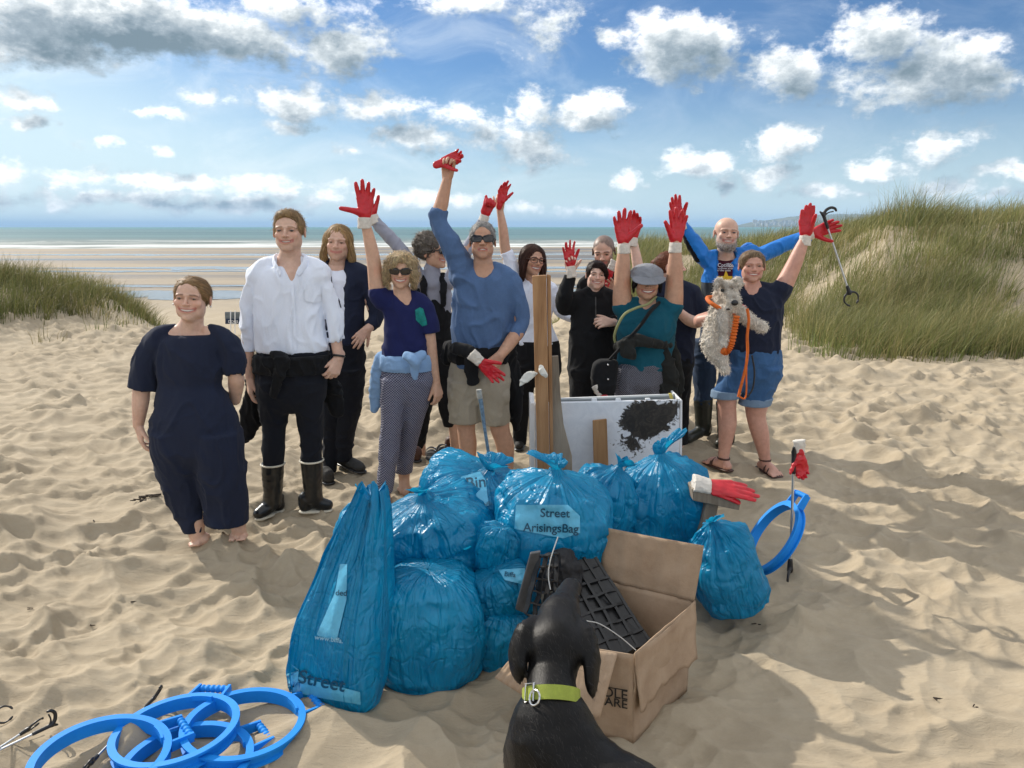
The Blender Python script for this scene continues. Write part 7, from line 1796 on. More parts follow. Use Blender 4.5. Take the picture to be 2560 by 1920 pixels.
# ------------------------------------------------------------------ cardboard box with the black trays
def card_mat():
    m, T, b, o = new_mat('cardboard'); co = obj_co(T)
    n = T.noise(co, 7, 5, .65); n2 = T.noise(co, 300, 2, .6)
    T.put(b.inputs['Base Color'], T.ramp(T.math('ADD', T.math('MULTIPLY', n, .75), T.math('MULTIPLY', n2, .25)), [(.25, (.25, .165, .105)), (.5, (.36, .255, .17)), (.78, (.44, .33, .235))]))
    b.inputs['Roughness'].default_value = .85; b.inputs['Specular IOR Level'].default_value = .2
    cr = T.noise(co, 22, 4, .6, .8); bump(T, b, T.math('ADD', cr, T.math('MULTIPLY', T.noise(co, 120, 3, .6), .2)), .35, .006); return m
CARD = card_mat()
def sheet_card(name, quad, parent, nu=22, nv=16, th=.004, bend=0.0, rib=0.0, ribs=14, seed=1, rag=0.0, ribdir=0):
    """a flap or wall: four corners (world), bilinear, bowed and creased, with real thickness"""
    A, B, Cc, D = [npv(q) for q in quad]; u = np.linspace(0, 1, nu)[:, None, None]; v = np.linspace(0, 1, nv)[None, :, None]
    P = A * (1 - u) * (1 - v) + B * u * (1 - v) + Cc * u * v + D * (1 - u) * v
    nrm = np.cross(B - A, D - A); nrm /= np.linalg.norm(nrm)
    uu, vv = u[..., 0] + 0 * v[..., 0], v[..., 0] + 0 * u[..., 0]
    q = uu if ribdir == 0 else vv
    d = bend * np.sin(np.pi * uu) * np.sin(np.pi * vv * .5) + rib * np.sin(q * math.pi * 2 * ribs) + (fbm(np.stack([uu * 3, vv * 3, 0 * uu + seed], -1), seed, 3) - .5) * .018
    P = P + nrm * d[..., None]
    if rag: P = P + (D - A) / np.linalg.norm(D - A) * ((vnoise(np.stack([uu * 14, vv * 0, 0 * uu + seed], -1), seed + 4) - .5) * rag * sstep(.7, 1, vv))[..., None]
    V = np.concatenate([P.reshape(-1, 3), (P + nrm * th).reshape(-1, 3)]); n = nu * nv
    I, J = np.meshgrid(np.arange(nu - 1), np.arange(nv - 1), indexing='ij'); f = np.stack([I * nv + J, (I + 1) * nv + J, (I + 1) * nv + J + 1, I * nv + J + 1], -1).reshape(-1, 4)
    bd = [i * nv for i in range(nu)] + [(nu - 1) * nv + j for j in range(1, nv)] + [i * nv + nv - 1 for i in range(nu - 2, -1, -1)] + [j for j in range(nv - 2, 0, -1)]
    s = np.array([[bd[i], bd[(i + 1) % len(bd)], bd[(i + 1) % len(bd)] + n, bd[i] + n] for i in range(len(bd))])
    me = mesh_np(name, V, np.concatenate([f[:, ::-1], f + n, s])); return link(name, me, CARD, parent)
def at_z(px, py, z):
    d = pxdir(px, py); t = (z - CAMH) / d.z; return Vector((d.x * t, d.y * t, z))
def cardboard_box():
    h = .335; Fb, Rb = gp(1581, 1858), gp(1716, 1728); g = Fb.z
    Ft, Rt, Bt, Lt = at_z(1584, 1634, g + h), at_z(1736, 1504, g + h), at_z(1500, 1448, g + h), at_z(1316, 1598, g + h)
    Lb, Bb = Vector((Lt.x + .01, Lt.y - .0, g)), Vector((Bt.x, Bt.y, g)); Rb.z = g
    t = thing('cardboard_box', 'open brown cardboard box with torn flaps in front of the bags', 'box', tuple((Fb + Bb) / 2))
    fw = sheet_card('front_wall', (Lb, Fb, Ft, Lt), t, seed=2); sheet_card('right_wall', (Fb, Rb, Rt, Ft), t, seed=3, bend=.012); sheet_card('back_wall', (Rb, Bb, Bt, Rt), t, seed=4); sheet_card('left_wall', (Bb, Lb, Lt, Bt), t, seed=5); sheet_card('base', (Lb + Vector((0, 0, .012)), Fb + Vector((0, 0, .012)), Rb + Vector((0, 0, .012)), Bb + Vector((0, 0, .012))), t, seed=6)
    sheet_card('flap', (Rt, Bt, at(1510, 1318, Bt.y + .05), at(1760, 1364, Rt.y + .06)), t, seed=7, bend=-.02, rib=.003, ribs=5)
    sheet_card('flap', (Ft + Vector((.004, -.004, .006)), Rt + Vector((.006, -.004, .006)), at(1744, 1646, Rt.y - .12), at(1604, 1782, Ft.y - .035)), t, seed=8, bend=.02, rag=.03)
    sheet_card('flap', (Lt * .12 + Ft * .88 + Vector((-.01, -.008, .0)), Lt * .62 + Ft * .38 + Vector((-.01, -.008, 0)), at(1412, 1790, Ft.y - .12), at(1500, 1795, Ft.y - .12)), t, seed=9, rib=.002, ribs=10, bend=.01, ribdir=0)
    sheet_card('flap', (Lt * .72 + Ft * .28 + Vector((0, -.006, 0)), Lt + Vector((0, -.006, 0)), at(1236, 1694, Lt.y - .03), at(1312, 1742, Lt.y - .12)), t, seed=10, rib=.0025, ribs=5, bend=.01)
    # print on the front wall, at its right end
    ink = m_plain('black_ink', (.02, .017, .015), .7, .1)
    def onwall(u, v, off=-.006):
        p = Lb * (1 - u) * (1 - v) + Fb * u * (1 - v) + Ft * u * v + Lt * (1 - u) * v; n = (Fb - Lb).cross(Lt - Lb).normalized(); return p - n * -off * (1 if n.y < 0 else -1) * -1 if False else p + n * (.012 if n.y < 0 else -.012)
    for (txt, u0, v0, sz) in (('HANDLE', .62, .50, .05), ('WITH CARE', .60, .40, .046)):
        me = text_mesh(txt, sz, bold=True); L = (Fb - Lb).length; xs = [v.co.x for v in me.vertices]; w = max(xs)
        for v in me.vertices: v.co = onwall(.955 + (v.co.x - w) / L, v0 + v.co.y / h)
        link('lettering', me, ink, fw)
    mb = MB(); mb.sheet([onwall(.72, .60), onwall(.955, .60), onwall(.955, .612), onwall(.72, .612)]); mb.build('printed_rule', ink, fw, smooth=False)
    return t
cardboard_box()
def lattice(name, quad, nx, ny, depth, parent, mat, w=.006):
    """open plant tray: crossing walls; each wall its own slat"""
    A, B, Cc, D = [Vector(q) for q in quad]; n = (B - A).cross(D - A).normalized() * depth
    P = lambda u, v: A * (1 - u) * (1 - v) + B * u * (1 - v) + Cc * u * v + D * (1 - u) * v
    def wall(p, q):
        mb = MB(); s = n.cross(q - p).normalized() * w * .5; k = 6; rings = []
        for i in range(k + 1):
            c = p.lerp(q, i / k); jit = Vector((random.uniform(-1, 1), random.uniform(-1, 1), random.uniform(-1, 1))) * .004
            c = c + jit; rings.append([c - s, c + s, c + s + n, c - s + n])
        mb.sweep(rings); mb.build('slat', mat, parent, smooth=False)
    for i in range(nx + 1): wall(P(i / nx, 0), P(i / nx, 1))
    for j in range(ny + 1): wall(P(0, j / ny), P(1, j / ny))
def trays():
    random.seed(4); blk = m_plain('tray_plastic', (.010, .010, .011), .42, .4, 30, .3, 200, .5)
    t = thing('plant_tray', 'black plastic plant tray of square cells leaning in the cardboard box', 'tray', tuple(at(1480, 1640, 2.72)))
    lattice('slat', (at(1375, 1372, 3.04), at(1462, 1352, 3.06), at(1628, 1606, 2.74), at(1500, 1650, 2.62)), 4, 8, .05, t, blk, .011)
    q4 = [Vector(q) for q in (at(1375, 1372, 3.04), at(1462, 1352, 3.06), at(1628, 1606, 2.74), at(1500, 1650, 2.62))]; nb = (q4[1] - q4[0]).cross(q4[3] - q4[0]).normalized() * (.004 if (q4[1] - q4[0]).cross(q4[3] - q4[0]).y > 0 else .046); mb = MB(); mb.sheet([q + nb for q in q4]); mb.build('tray_base', blk, t, smooth=False)
    t = thing('plastic_crate', 'dark ribbed plastic crate side standing beside the dog', 'crate', tuple(at(1310, 1540, 2.75)))
    prism('frame_bar', [(1326, 1384), (1352, 1380), (1316, 1536), (1288, 1524)], 2.80, .02, m_plain('crate_grey', (.05, .052, .055), .5, .3, 30), t)
    lattice('slat', (at(1352, 1392, 2.80), at(1400, 1384, 2.88), at(1384, 1560, 2.72), at(1318, 1536, 2.74)), 3, 5, .02, t, blk)
    F = Field(); r = random.Random(2); t = thing('netting', 'crumpled dark netting bundled on top of the plant tray', 'netting', tuple(at(1420, 1420, 2.9)))
    for i in range(16):
        a = at(1352 + r.random() * 90, 1386 + r.random() * 80, 2.88 + r.random() * .06); F.add(ell(a, (.03 + .02 * r.random(), .03, .02 + .02 * r.random()), rotm(r.random() * 3, r.random() * 3, r.random() * 3)), .02)
    P, Fq = F.mesh(.007); P = wrinkle(P, Fq, .012, (28, 28, 28), 6); link('bundle', mesh_np('bundle', P, Fq), m_plain('netting_grey', (.022, .022, .024), .85, .4, 60, .6, 160), t)
    for k, pts in enumerate((((1395, 1342, 2.85), (1376, 1400, 2.80), (1371, 1440, 2.78), (1376, 1474, 2.74)), ((1465, 1552, 2.62), (1500, 1560, 2.64), (1550, 1592, 2.62), (1590, 1626, 2.58)))):
        mb = MB(); mb.tube([Vector(v) for v in catmull(np.array([npv(at(*q)) for q in pts]), 16)], .0022, 6); tag(mb.build('wire', m_plain('pale_wire', (.5, .5, .48), .4, .1)), ('thin pale wire curling up from the plant tray', 'thin pale wire lying across the plant tray')[k], 'wire')
trays()

# ------------------------------------------------------------------ dogs
def fur_strips(P, Fq, n, L, col, flow, seed, w=.003, lift=.004, jit=.3, curl=0.0, colfn=None, droop=.3):
    r = np.random.default_rng(seed); N = vnormals(P, Fq); i = r.choice(len(P), n); p = P[i].copy(); nn = N[i]
    f = np.array(flow, float)[None] + r.normal(0, jit, (n, 3)); f = f - nn * (f * nn).sum(1, keepdims=True) * .9; f /= np.linalg.norm(f, axis=1, keepdims=True) + 1e-9
    d = f + nn * lift; Ls = L * r.uniform(.6, 1.3, n); seg = 3; V = []; sd = np.cross(d, nn + r.normal(0, .4, (n, 3))); sd /= np.linalg.norm(sd, axis=1, keepdims=True) + 1e-9; phs = r.uniform(0, 6.28, n)
    for k in range(seg + 1):
        V += [p - sd * w * .5 * (1 - .8 * k / seg), p + sd * w * .5 * (1 - .8 * k / seg)]
        dd = d + np.array([0, 0, -droop]) * k / seg + sd * (curl * np.sin(phs + k * 1.9))[:, None]; dd /= np.linalg.norm(dd, axis=1, keepdims=True); p = p + dd * (Ls / seg)[:, None]
    V = np.stack(V, 1); m = V.shape[1]; b = np.arange(n) * m; F2 = np.concatenate([np.stack([b + 2 * k, b + 2 * k + 1, b + 2 * k + 3, b + 2 * k + 2], 1) for k in range(seg)])
    c = (colfn(P[i]) if colfn is not None else np.tile(np.array(col, float), (n, 1))) * r.uniform(.65, 1.35, (n, 1)); return V.reshape(-1, 3), F2, np.repeat(c, m, 0)
def black_dog():
    g = Hs(.2, 1.5); t = thing('dog', 'big black short-haired dog in a lime collar facing the cardboard box', 'dog', (.25, 1.48, g)); F = Field()
    nk = at(1378, 1748, 1.69); W = Vector(at(1392, 1874, 1.63)); M = Vector(at(1492, 1982, 1.57)); L = Vector(at(1600, 2082, 1.50)); R = Vector((.40, 1.38, g + .24))
    F.add(chain([W + Vector((-.01, .03, -.02)), M, L, R], [.100, .114, .124, .122], n=12), .04)                       # sitting: the back slopes to the rump
    F.add(chain([W + Vector((-.012, .035, .02)), W + Vector((-.012, .05, -.12)), W + Vector((0, .04, -.20))], [.092, .104, .082]), .05)
    F.add(chain([W + Vector((-.005, .02, .03)), Vector(nk) + Vector((0, -.015, -.02)), Vector(nk), at(1380, 1692, 1.76), at(1386, 1642, 1.81)], [.090, .070, .061, .062, .064], n=12), .045)
    F.add(ell(at(1390, 1588, 1.84), (.062, .090, .060)), .03); F.add(ell(at(1398, 1544, 1.91), (.056, .066, .050)), .03)
    F.add(chain([at(1404, 1530, 1.93), at(1416, 1496, 2.01), at(1427, 1471, 2.06)], [.046, .037, .031]), .025)
    F.add(ell(at(1352, 1607, 1.81), (.028, .05, .036)), .03); F.add(ell(at(1440, 1614, 1.82), (.028, .05, .036)), .03)
    F.add(chain([at(1336, 1550, 1.87), at(1308, 1584, 1.82), at(1295, 1634, 1.79), at(1293, 1672, 1.77), at(1299, 1706, 1.76)], [.016, .030, .036, .030, .008], flat=((.8, .6, 0), .42)), .012)
    F.add(chain([at(1450, 1554, 1.88), at(1470, 1592, 1.83), at(1479, 1652, 1.78), at(1481, 1702, 1.755), at(1484, 1744, 1.74)], [.016, .030, .036, .030, .008], flat=((.8, -.6, 0), .42)), .012)
    for s in (-1, 1):
        o = Vector((.075 * s, -.03 * s, 0)); E = W + o + Vector((0, .05, -.16)); gz = Hs(E.x, E.y + .05)
        F.add(chain([W + o * .8 + Vector((0, .04, -.06)), E, Vector((E.x, E.y + .04, gz + .16)), Vector((E.x, E.y + .05, gz + .05))], [.066, .050, .034, .031]), .02); F.add(chain([Vector((E.x, E.y + .05, gz + .03)), Vector((E.x - .01, E.y + .10, gz + .022))], [.034, .029]), .01)
        o = Vector((.10 * s, .07 * s, 0)); K = R + o + Vector((-.09, .10, -.02)); gz = Hs(K.x, K.y)
        F.add(chain([R + o * .8, K, R + o + Vector((.02, .02, -.16)), Vector((K.x + .03, K.y - .02, gz + .035))], [.105, .075, .045, .032]), .03); F.add(chain([Vector((K.x + .02, K.y, gz + .03)), Vector((K.x - .05, K.y + .06, gz + .024))], [.033, .029]), .01)
    F.add(chain([R + Vector((.06, -.08, -.14)), R + Vector((.16, -.16, -.20)), R + Vector((.28, -.18, -.21))], [.032, .025, .012]), .02)
    P, Fq = F.mesh(.0065); P = wrinkle(P, Fq, .0025, (20, 20, 20), 4)
    m, T, b, o = new_mat('black_fur'); co = obj_co(T); n = T.noise(T.vmath('MULTIPLY', co, (1, .45, .45)), 420, 3, .7, .4); n2 = T.noise(co, 7, 4, .6)
    T.put(b.inputs['Base Color'], T.ramp(T.math('ADD', T.math('MULTIPLY', n, .6), T.math('MULTIPLY', n2, .4)), [(.3, (.0028, .0026, .0027)), (.7, (.0095, .0085, .008))])); b.inputs['Roughness'].default_value = .38; b.inputs['Specular IOR Level'].default_value = .17
    bump(T, b, n, .35, .003)
    body = link('body', mesh_np('body', P, Fq), m, t)
    V, F2, c = fur_strips(P, Fq, 11000, .017, (.010, .0092, .0088), (.35, -.5, -.35), 3, .0009, .06, .2); link('coat', mesh_np('coat', V, F2, col=c * 4.5), HAIR, t, kind='stuff')  # strips lighter than the fur below: sheen put into their colour
    ny = m_plain('lime_webbing', (.27, .32, .045), .7, .15, 40, .6, 400); mb = MB(); ax = (Vector(at(1378, 1682, 1.75)) - Vector(nk) + Vector((0, .0, .03))).normalized(); u = Vector((1, 0, 0)); u = (u - ax * u.dot(ax)).normalized(); v = ax.cross(u); rings = []
    for a in np.linspace(0, 2 * math.pi, 49)[:-1]:
        d = u * math.cos(a) + v * math.sin(a); c = Vector(nk) + Vector((0, 0, .006)); rings.append([c + d * .0665 - ax * .0165, c + d * .0715 - ax * .0165, c + d * .0715 + ax * .0165, c + d * .0665 + ax * .0165])
    mb.sweep(rings, closed_path=True); col = mb.build('collar', ny, t)
    st = m_plain('silver', (.6, .6, .6), .25, .05, metal=1.0); c = Vector(nk) + Vector((0, 0, .006)); d = (u * math.cos(math.pi + .62) + v * math.sin(math.pi + .62)); 
    cands = [(u * math.cos(a) + v * math.sin(a)) for a in (math.pi - .75, math.pi + .75)]; d = min(cands, key=lambda q: q.y); tg = ax.cross(d).normalized(); q0 = c + d * .074
    mb = MB(); mb.tube([q0 + tg * sx * .014 + ax * sz * .02 for sx, sz in ((-1, -1), (1, -1), (1, 1), (-1, 1))], .0028, 8, closed=True); mb.build('buckle', st, col)
    mb = MB(); q1 = c + min(((u * math.cos(a) + v * math.sin(a)) for a in (math.pi - 1.0, math.pi + 1.0)), key=lambda q: q.x * 1 + q.y) * .078 - ax * .014; mb.tube([q1 + (tg * math.cos(a) + ax * math.sin(a)) * .017 for a in np.linspace(0, 6.28, 21)[:-1]], .0026, 8, closed=True); mb.build('ring', st, col)
black_dog()
def terrier():
    Y = gp(1870, 1165).y - .30; J = lambda x, y, d=0: at(x, y, Y + d)
    t = thing('dog', 'shaggy pale grey terrier in an orange harness held in a gloved arm', 'dog', tuple(J(1810, 930)))
    F = Field(); F.add(chain([J(1812, 735, .02), J(1806, 775, .03), J(1800, 820, .06), J(1792, 868, .06)], [.070, .082, .085, .075]), .03)
    F.add(ell(J(1820, 722, -.06), (.062, .07, .056)), .02); F.add(chain([J(1826, 735, -.10), J(1835, 755, -.15), J(1834, 768, -.15)], [.05, .046, .036]), .02)
    F.add(ell(J(1828, 770, -.13), (.034, .04, .026)), .015)
    F.add(chain([J(1806, 702, -.06), J(1796, 702, -.09), J(1790, 716, -.125), J(1793, 728, -.13)], [.014, .024, .020, .006], flat=((.2, 1, 0), .5)), .008); F.add(chain([J(1834, 699, -.06), J(1846, 699, -.09), J(1852, 711, -.12), J(1849, 722, -.125)], [.014, .022, .018, .006], flat=((-.2, 1, 0), .5)), .008)
    F.add(chain([J(1808, 778, -.09), J(1810, 810, -.15), J(1812, 842, -.16), J(1813, 860, -.17)], [.05, .040, .035, .037]), .02)      # hanging foreleg
    F.add(chain([J(1842, 775, -.07), J(1868, 795, -.10), J(1888, 808, -.12), J(1904, 818, -.13)], [.05, .042, .038, .038]), .02)    # outstretched foreleg
    F.add(chain([J(1780, 838, .03), J(1778, 868, -.02), J(1794, 896, -.04), J(1806, 906, -.08)], [.065, .06, .042, .034]), .02); F.add(chain([J(1800, 860, .04), J(1800, 892, -.02), J(1808, 912, -.06), J(1812, 925, -.09)], [.06, .05, .036, .032]), .02)
    F.add(chain([J(1772, 800, .1), J(1762, 835, .12)], [.03, .018]), .02)
    P, Fq = F.mesh(.0065); P = wrinkle(P, Fq, .012, (44, 44, 44), 7)
    hd = npv(J(1815, 712, -.06))
    def cf(Q):
        d = np.linalg.norm(Q - hd, axis=1); n = fbm(Q * 14, 5, 3); lowb = sstep(npv(J(1800, 820)).item(2), npv(J(1800, 860)).item(2), Q[:, 2])
        k = np.clip((n - .52) * .9 + .15 * (1 - lowb) + sum(.9 * np.exp(-(np.linalg.norm(Q - npv(J(*e)), axis=1) / r) ** 2) for e, r in (((1794, 710, -.09), .034), ((1849, 706, -.08), .030), ((1806, 722, -.12), .022), ((1829, 718, -.12), .022), ((1834, 745, -.17), .02))), 0, 1)[:, None]; return np.array([.86, .80, .71]) * (1 - k) + np.array([.30, .245, .19]) * k
    VV, FF, CC = [P], [Fq], [cf(P) * .8]; o = len(P)
    V, F2, c = fur_strips(P, Fq, 6500, .020, None, (0, -.2, -.6), 5, .0042, .8, .5, .9, cf); VV.append(V); FF.append(F2 + o); CC.append(c)
    link('body', mesh_np('body', np.concatenate(VV), np.concatenate(FF), col=np.concatenate(CC)), HAIR, t)
    ns = Field().add(ell(J(1837, 757, -.205), (.024, .018, .019)), .0); P, Fq = ns.mesh(.004); link('nose', mesh_np('nose', P, Fq), BLACKP, t)
    for q in ((1806, 726, -.122), (1829, 722, -.122)): P, Fq = Field().add(ell(J(*q), (.013, .012, .012)), 0).mesh(.003); link('eye', mesh_np('eye', P, Fq), BLACKP, t)
    P, Fq = Field().add(ell(J(1823, 773, -.165), (.022, .012, .008)), 0).mesh(.003); link('mouth', mesh_np('mouth', P, Fq), BLACKP, t)
    og = m_plain('orange_webbing', (.62, .13, .012), .6, .12, 40, .5, 300); mb = MB()
    c0 = J(1806, 762, .0); mb.tube([c0 + Vector((math.cos(a) * .105, math.sin(a) * .11 - .01, math.sin(a) * .03 - math.cos(a) * .035)) for a in np.linspace(0, 6.28, 33)[:-1]], .014, 8, closed=True); hs = mb.build('harness', og, t)
    def rib(name, pts, r, ribs=0):
        mb = MB(); Q = catmull(np.array([npv(J(*q)) for q in pts]), 90 if ribs else 26); rr = [r * (1 + (.22 * math.sin(i * 1.4) if ribs else 0)) for i in range(len(Q))]; mb.tube([Vector(v) for v in Q], rr, 8); return mb
    ld = rib('lead', [(1842, 790, -.22), (1836, 825, -.21), (1828, 862, -.20), (1816, 880, -.20), (1806, 876, -.21)], .020, 1).build('bungee_lead', og, t)
    rib('lead', [(1868, 772, -.20), (1872, 800, -.20), (1868, 840, -.20), (1869, 880, -.19), (1864, 920, -.19), (1850, 975, -.19), (1846, 992, -.19)], .010).build('lead_loop', og, t)
    rib('lead', [(1868, 880, -.19), (1866, 930, -.19), (1866, 975, -.19), (1862, 996, -.19), (1848, 992, -.19)], .006).build('lead_loop', og, t)
    rib('lead', [(1880, 888, -.19), (1886, 930, -.19), (1882, 970, -.19), (1868, 994, -.19)], .006).build('lead_clip', BLACKP, t)
terrier()

# ------------------------------------------------------------------ hoops and litter pickers
BLUEP = m_plain('blue_hdpe', (.006, .24, .74), .6, .08, 10, .1, 120, .3); ALU = m_plain('aluminium', (.58, .60, .62), .35, .06, 40, metal=.9)
def hoop_meshes():
    """one bag hoop: channelled ring with a handle bracket, lying in its own XY plane"""
    root = bpy.data.objects.new('bag_hoop', None); COL.objects.link(root); R = .195
    prof = [(-.006, -.024), (.016, -.024), (.016, -.018), (.004, -.014), (.004, .012), (.020, .016), (.020, .024), (-.006, .024)]
    mb = MB(); mb.sweep([[((R + p) * math.cos(a), (R + p) * math.sin(a), q) for p, q in prof] for a in np.linspace(0, 2 * math.pi, 97)[:-1]], closed_path=True); mb.build('ring', BLUEP, root, sharp=35)
    mb = MB(); pts = [(R + .075, y, .004) for y in np.linspace(-.062, .062, 41)]; mb.tube(pts, [.0135 + .0022 * math.sin(i * .95) for i in range(41)], 12); hd = mb.build('handle', BLUEP, root)
    for s in (-1, 1):
        mb = MB(); mb.sweep([[(R + .006 + k * .078, s * (.060 + .006 * (1 - k)) - .005, -.018 + .004 * k), (R + .006 + k * .078, s * (.060 + .006 * (1 - k)) + .005, -.018 + .004 * k), (R + .006 + k * .078, s * (.060 + .006 * (1 - k)) + .005, .022 - .002 * k), (R + .006 + k * .078, s * (.060 + .006 * (1 - k)) - .005, .022 - .002 * k)] for k in np.linspace(0, 1, 5)]); mb.build('arm', BLUEP, hd)
    mb = MB(); mb.sweep([[((R + p) * math.cos(a), (R + p) * math.sin(a), q) for p, q in ((-.014, .010), (-.006, .010), (-.006, .030), (-.014, .030))] for a in np.linspace(-.22, .22, 9)]); mb.build('clip', BLUEP, root)
    return root
def copy_tree(o, parent=None):
    c = o.copy(); COL.objects.link(c)
    if parent is not None: c.parent = parent
    for ch in list(o.children): copy_tree(ch, c)
    return c
HOOP0 = hoop_meshes(); hoop_used = [False]
def hoop(label, c, normal, hdir):
    o = HOOP0 if not hoop_used[0] else copy_tree(HOOP0); hoop_used[0] = True
    n = Vector(normal).normalized(); x = Vector(hdir); x = (x - n * x.dot(n)).normalized(); y = n.cross(x)
    o.matrix_world = Matrix.Translation(Vector(c)) @ Matrix((x, y, n)).transposed().to_4x4(); tag(o, label, 'hoop', 'blue bag hoops'); return o
def up(v, dz): return Vector(v) + Vector((0, 0, dz))
hoop('blue plastic hoop lying flat at the edge of the heap, nearest the tall bag', up(gp(612, 1842), .042), (.02, .02, 1), (.8, .6, 0))
hoop('blue plastic hoop propped over the flat one in the heap', up(gp(445, 1880), .075), (-.05, .03, 1), (.10, .9, .2))
hoop('blue plastic hoop at the near corner of the heap beside the pickers', up(gp(258, 1945), .065), (.05, .0, 1), (.75, .65, 0))
hoop('blue plastic hoop buried underneath the rest of the heap', up(gp(470, 1940), .04), (0, .02, 1), (.75, .62, .1))
hb = gp(1908, 1428); hoop('blue plastic hoop standing on edge behind the upright litter picker', hb + Vector((.06, .05, .165)), (-.787, .03, .52), (.55, .15, .82))
def picker_meshes():
    """litter picker along +Z: claw at the bottom, pistol grip at the top"""
    root = bpy.data.objects.new('litter_picker', None); COL.objects.link(root)
    mb = MB(); mb.tube([(0, 0, .10), (0, 0, .70)], .0075, 12); mb.build('shaft', ALU, root)
    F = Field(); F.add(chain([(0, 0, .66), (0, 0, .78)], [.013, .014]), .006).add(chain([(0, 0, .775), (.03, 0, .80), (.075, 0, .806), (.105, 0, .785), (.108, 0, .765)], [.014, .013, .012, .011, .009]), .008).add(chain([(.01, 0, .765), (.045, 0, .775), (.085, 0, .768)], [.008, .006, .006]), .006).add(chain([(-.004, 0, .78), (-.016, 0, .806)], [.012, .008]), .005)
    P, Fq = F.mesh(.004); link('handle', mesh_np('handle', P, Fq), BLACKP, root)
    F = Field(); F.add(chain([(0, 0, .13), (0, 0, .07)], [.014, .018]), .006).add(ell((0, 0, .075), (.03, .012, .018)), .008); P, Fq = F.mesh(.004); jw = link('jaw_hub', mesh_np('jaw_hub', P, Fq), BLACKP, root)
    for s in (-1, 1):
        F = Field(); F.add(chain([(s * .012, 0, .075), (s * .045, 0, .06), (s * .062, 0, .02), (s * .045, 0, -.025)], [.010, .009, .008, .006], flat=((0, 1, 0), .9)), .004).add(chain([(s * .045, 0, -.02), (s * .032, 0, -.032)], [.009, .008]), .004); P, Fq = F.mesh(.004); link('claw', mesh_np('claw', P, Fq), BLACKP, jw)
    return root
PICK0 = picker_meshes(); pick_used = [False]
def picker(label, claw, handle, side):
    o = PICK0 if not pick_used[0] else copy_tree(PICK0); pick_used[0] = True
    z = (Vector(handle) - Vector(claw)); L = z.length; z.normalize(); x = Vector(side); x = (x - z * x.dot(z)).normalized(); y = z.cross(x); k = L / .82
    o.matrix_world = Matrix.Translation(Vector(claw)) @ Matrix((x, y, z)).transposed().to_4x4() @ Matrix.Scale(k, 4); tag(o, label, 'litter picker', 'litter pickers'); return o
YB = gp(1755, 1105).y
picker('litter picker dangling from the outstretched glove of the man in blue', at(2130, 752, YB - .12), at(2054, 524, YB - .12), (.9, 0, .35))
pb = gp(1975, 1440); picker('litter picker planted upright in the sand with a glove hung on it', pb + Vector((0, 0, -.03)), at(1986, 1112, pb.y + .02), (.5, .85, 0))
held_glove('red rubber glove with white cuff hung over the upright litter picker', at(2000, 1140, pb.y + .02), Vector((.12, 0, -1)), (0, -1, 0), 1, .82, (.7, .7, .7, .7), .9, spread=.02)
g1, g2 = gp(212, 1945), gp(396, 1766); picker('litter picker half hidden under the hoops with its black handle showing', up(g1, .03), up(g2, .05), (.4, .2, .6))
g1, g2 = gp(96, 1838), gp(-190, 2030); picker('litter picker with its black claw open towards the hoops', up(g1, .05), up(g2, .05), (.5, .6, .3))
g1, g2 = gp(-210, 1990), gp(150, 1822); picker('litter picker lying under the one with the open claw', up(g1, .02), up(g2, .03), (.2, .3, 1))
g1, g2 = gp(20, 1800), gp(-330, 1880); picker('litter picker lying behind the others with only its tip on the sand', up(g1, .03), up(g2, .03), (.3, .6, .3))

# ------------------------------------------------------------------ small things
def dog_sign():
    b = gp(584, 815); Yd = 13.2; t = thing('beach_sign', 'small navy beach sign reading DOGS on posts at the top of the beach', 'sign', tuple(at(584, 830, Yd)))
    nv = m_plain('navy_enamel', (.012, .022, .055), .5, .1); wt = m_plain('sign_white', (.75, .75, .75), .6, .05); gw = m_plain('grey_slats', (.14, .16, .17), .8, .2, 20)
    prism('board', [(563, 797), (603, 797), (603, 810), (563, 810)], Yd, .02, nv, t); prism('back_board', [(562, 780), (603, 780), (603, 797), (562, 797)], Yd + .03, .02, gw, t)
    for x in (575, 586): prism('post', [(x, 777), (x + 2, 777), (x + 2, 835), (x, 835)], Yd - .03, .02, wt, t)
    me = text_mesh('DOGS', 1.0, 'CENTER', True); xs = [v.co.x for v in me.vertices]; c = at(583, 807, Yd - .004 - .045); k = .165 / (max(xs) - min(xs))
    for v in me.vertices: v.co = c + Vector((v.co.x * k, 0, v.co.y * k))
    link('lettering', me, wt, t)
    prism('rule', [(574, 808.4), (592, 808.4), (592, 809.6), (574, 809.6)], Yd - .045, .003, wt, t)
dog_sign()
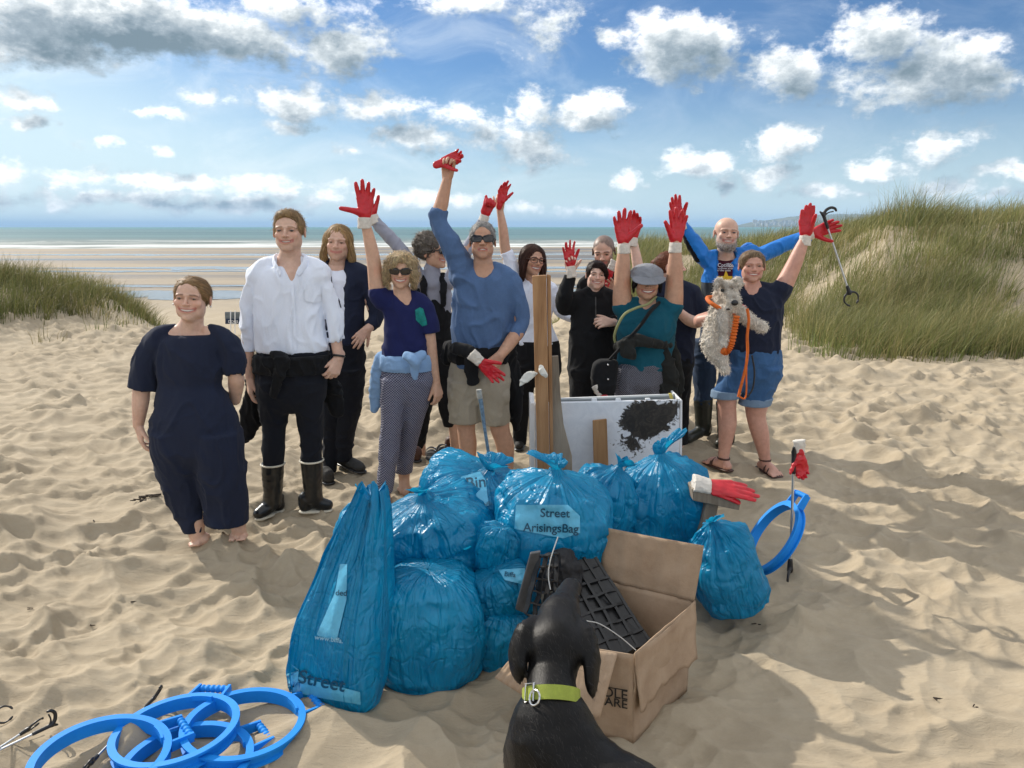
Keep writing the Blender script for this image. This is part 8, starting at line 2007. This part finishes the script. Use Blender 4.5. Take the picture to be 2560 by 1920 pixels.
def slide(label, toe, heel):
    T, Hh = gp(*toe), gp(*heel); d = Vector((T.x - Hh.x, T.y - Hh.y, 0)).normalized(); s = Vector((-d.y, d.x, 0)); g = max(T.z, Hh.z) + .008
    c = Vector((Hh.x, Hh.y, g)); t = thing('sandal', label, 'sandal', tuple(c), 'empty sandals left on the sand')
    F = Field().add(chain([c + d * .035, c + d * .13, c + d * .215], [.036, .038, .047], flat=((0, 0, 1), .38)), 0); P, Fq = F.mesh(.005); link('footbed', mesh_np('footbed', P, Fq), TRAIN, t)
    for (o, hgt) in ((.12, .052), (.17, .045)):
        mb = MB(); rings = []
        for k in np.linspace(-1, 1, 13):
            q = c + d * o + s * k * .046 + Vector((0, 0, hgt * math.sqrt(max(0, 1 - k * k)) + .004)); rings.append([q - d * .017, q + d * .017, q + d * .017 + Vector((0, 0, .005)), q - d * .017 + Vector((0, 0, .005))])
        mb.sweep(rings); st = mb.build('strap', TRAIN, t); mb = MB(); mb.box(c + d * o + s * .028 + Vector((0, 0, hgt * .80 + .010)), (.012, .012, .003)); mb.build('buckle', m_plain('silver', (.6, .6, .6), .25, .05, metal=1.0), st)
slide('black two-strap sandal lying empty, the one tilted nearer the bags', (1080, 1172), (1078, 1140)); slide('black two-strap sandal lying empty, the one pointing away to the side', (1128, 1152), (1096, 1128))
def debris():
    r = random.Random(9); dk = m_plain('dry_weed', (.035, .025, .017), .9, .3, 60)
    spots = [(365, 1245), (385, 1240), (352, 1252), (235, 1303), (330, 1505), (75, 1522), (230, 1565), (2345, 1750), (2440, 1766), (1890, 1562)]
    for i, (x, y) in enumerate(spots):
        g = gp(x, y); F = Field(); n = 5 if i < 3 else 2; s = .030 if i < 3 else .012
        for k in range(n): F.add(chain([g + Vector((r.uniform(-1, 1) * s * 1.5, r.uniform(-1, 1) * s, .004)), g + Vector((r.uniform(-1, 1) * s * 2, r.uniform(-1, 1) * s, s * r.uniform(.1, .6)))], [.006 if i < 3 else .003, .003]), .003)
        P, Fq = F.mesh(.003); o = link('seaweed_scrap', mesh_np('seaweed_scrap', P, Fq), dk); tag(o, 'small dark scrap of dried weed on the sand', 'seaweed', 'scraps of dried weed on the sand')
debris()
# ------------------------------------------------------------------ the air between here and the headland
def haze():
    mb = MB(); mb.box((0, 15000, 95), (70000, 60000, 230)); m = bpy.data.materials.new('haze'); m.use_nodes = True; T = NT(m.node_tree); T.n.clear()
    o = T.node('ShaderNodeOutputMaterial'); v = T.node('ShaderNodeVolumePrincipled'); T.l.new(v.outputs[0], o.inputs['Volume'])
    v.inputs['Color'].default_value = (.45, .70, 1.0, 1); v.inputs['Density'].default_value = 7e-5
    ob = mb.build('haze', m, smooth=False); ob['kind'] = 'stuff'
haze()
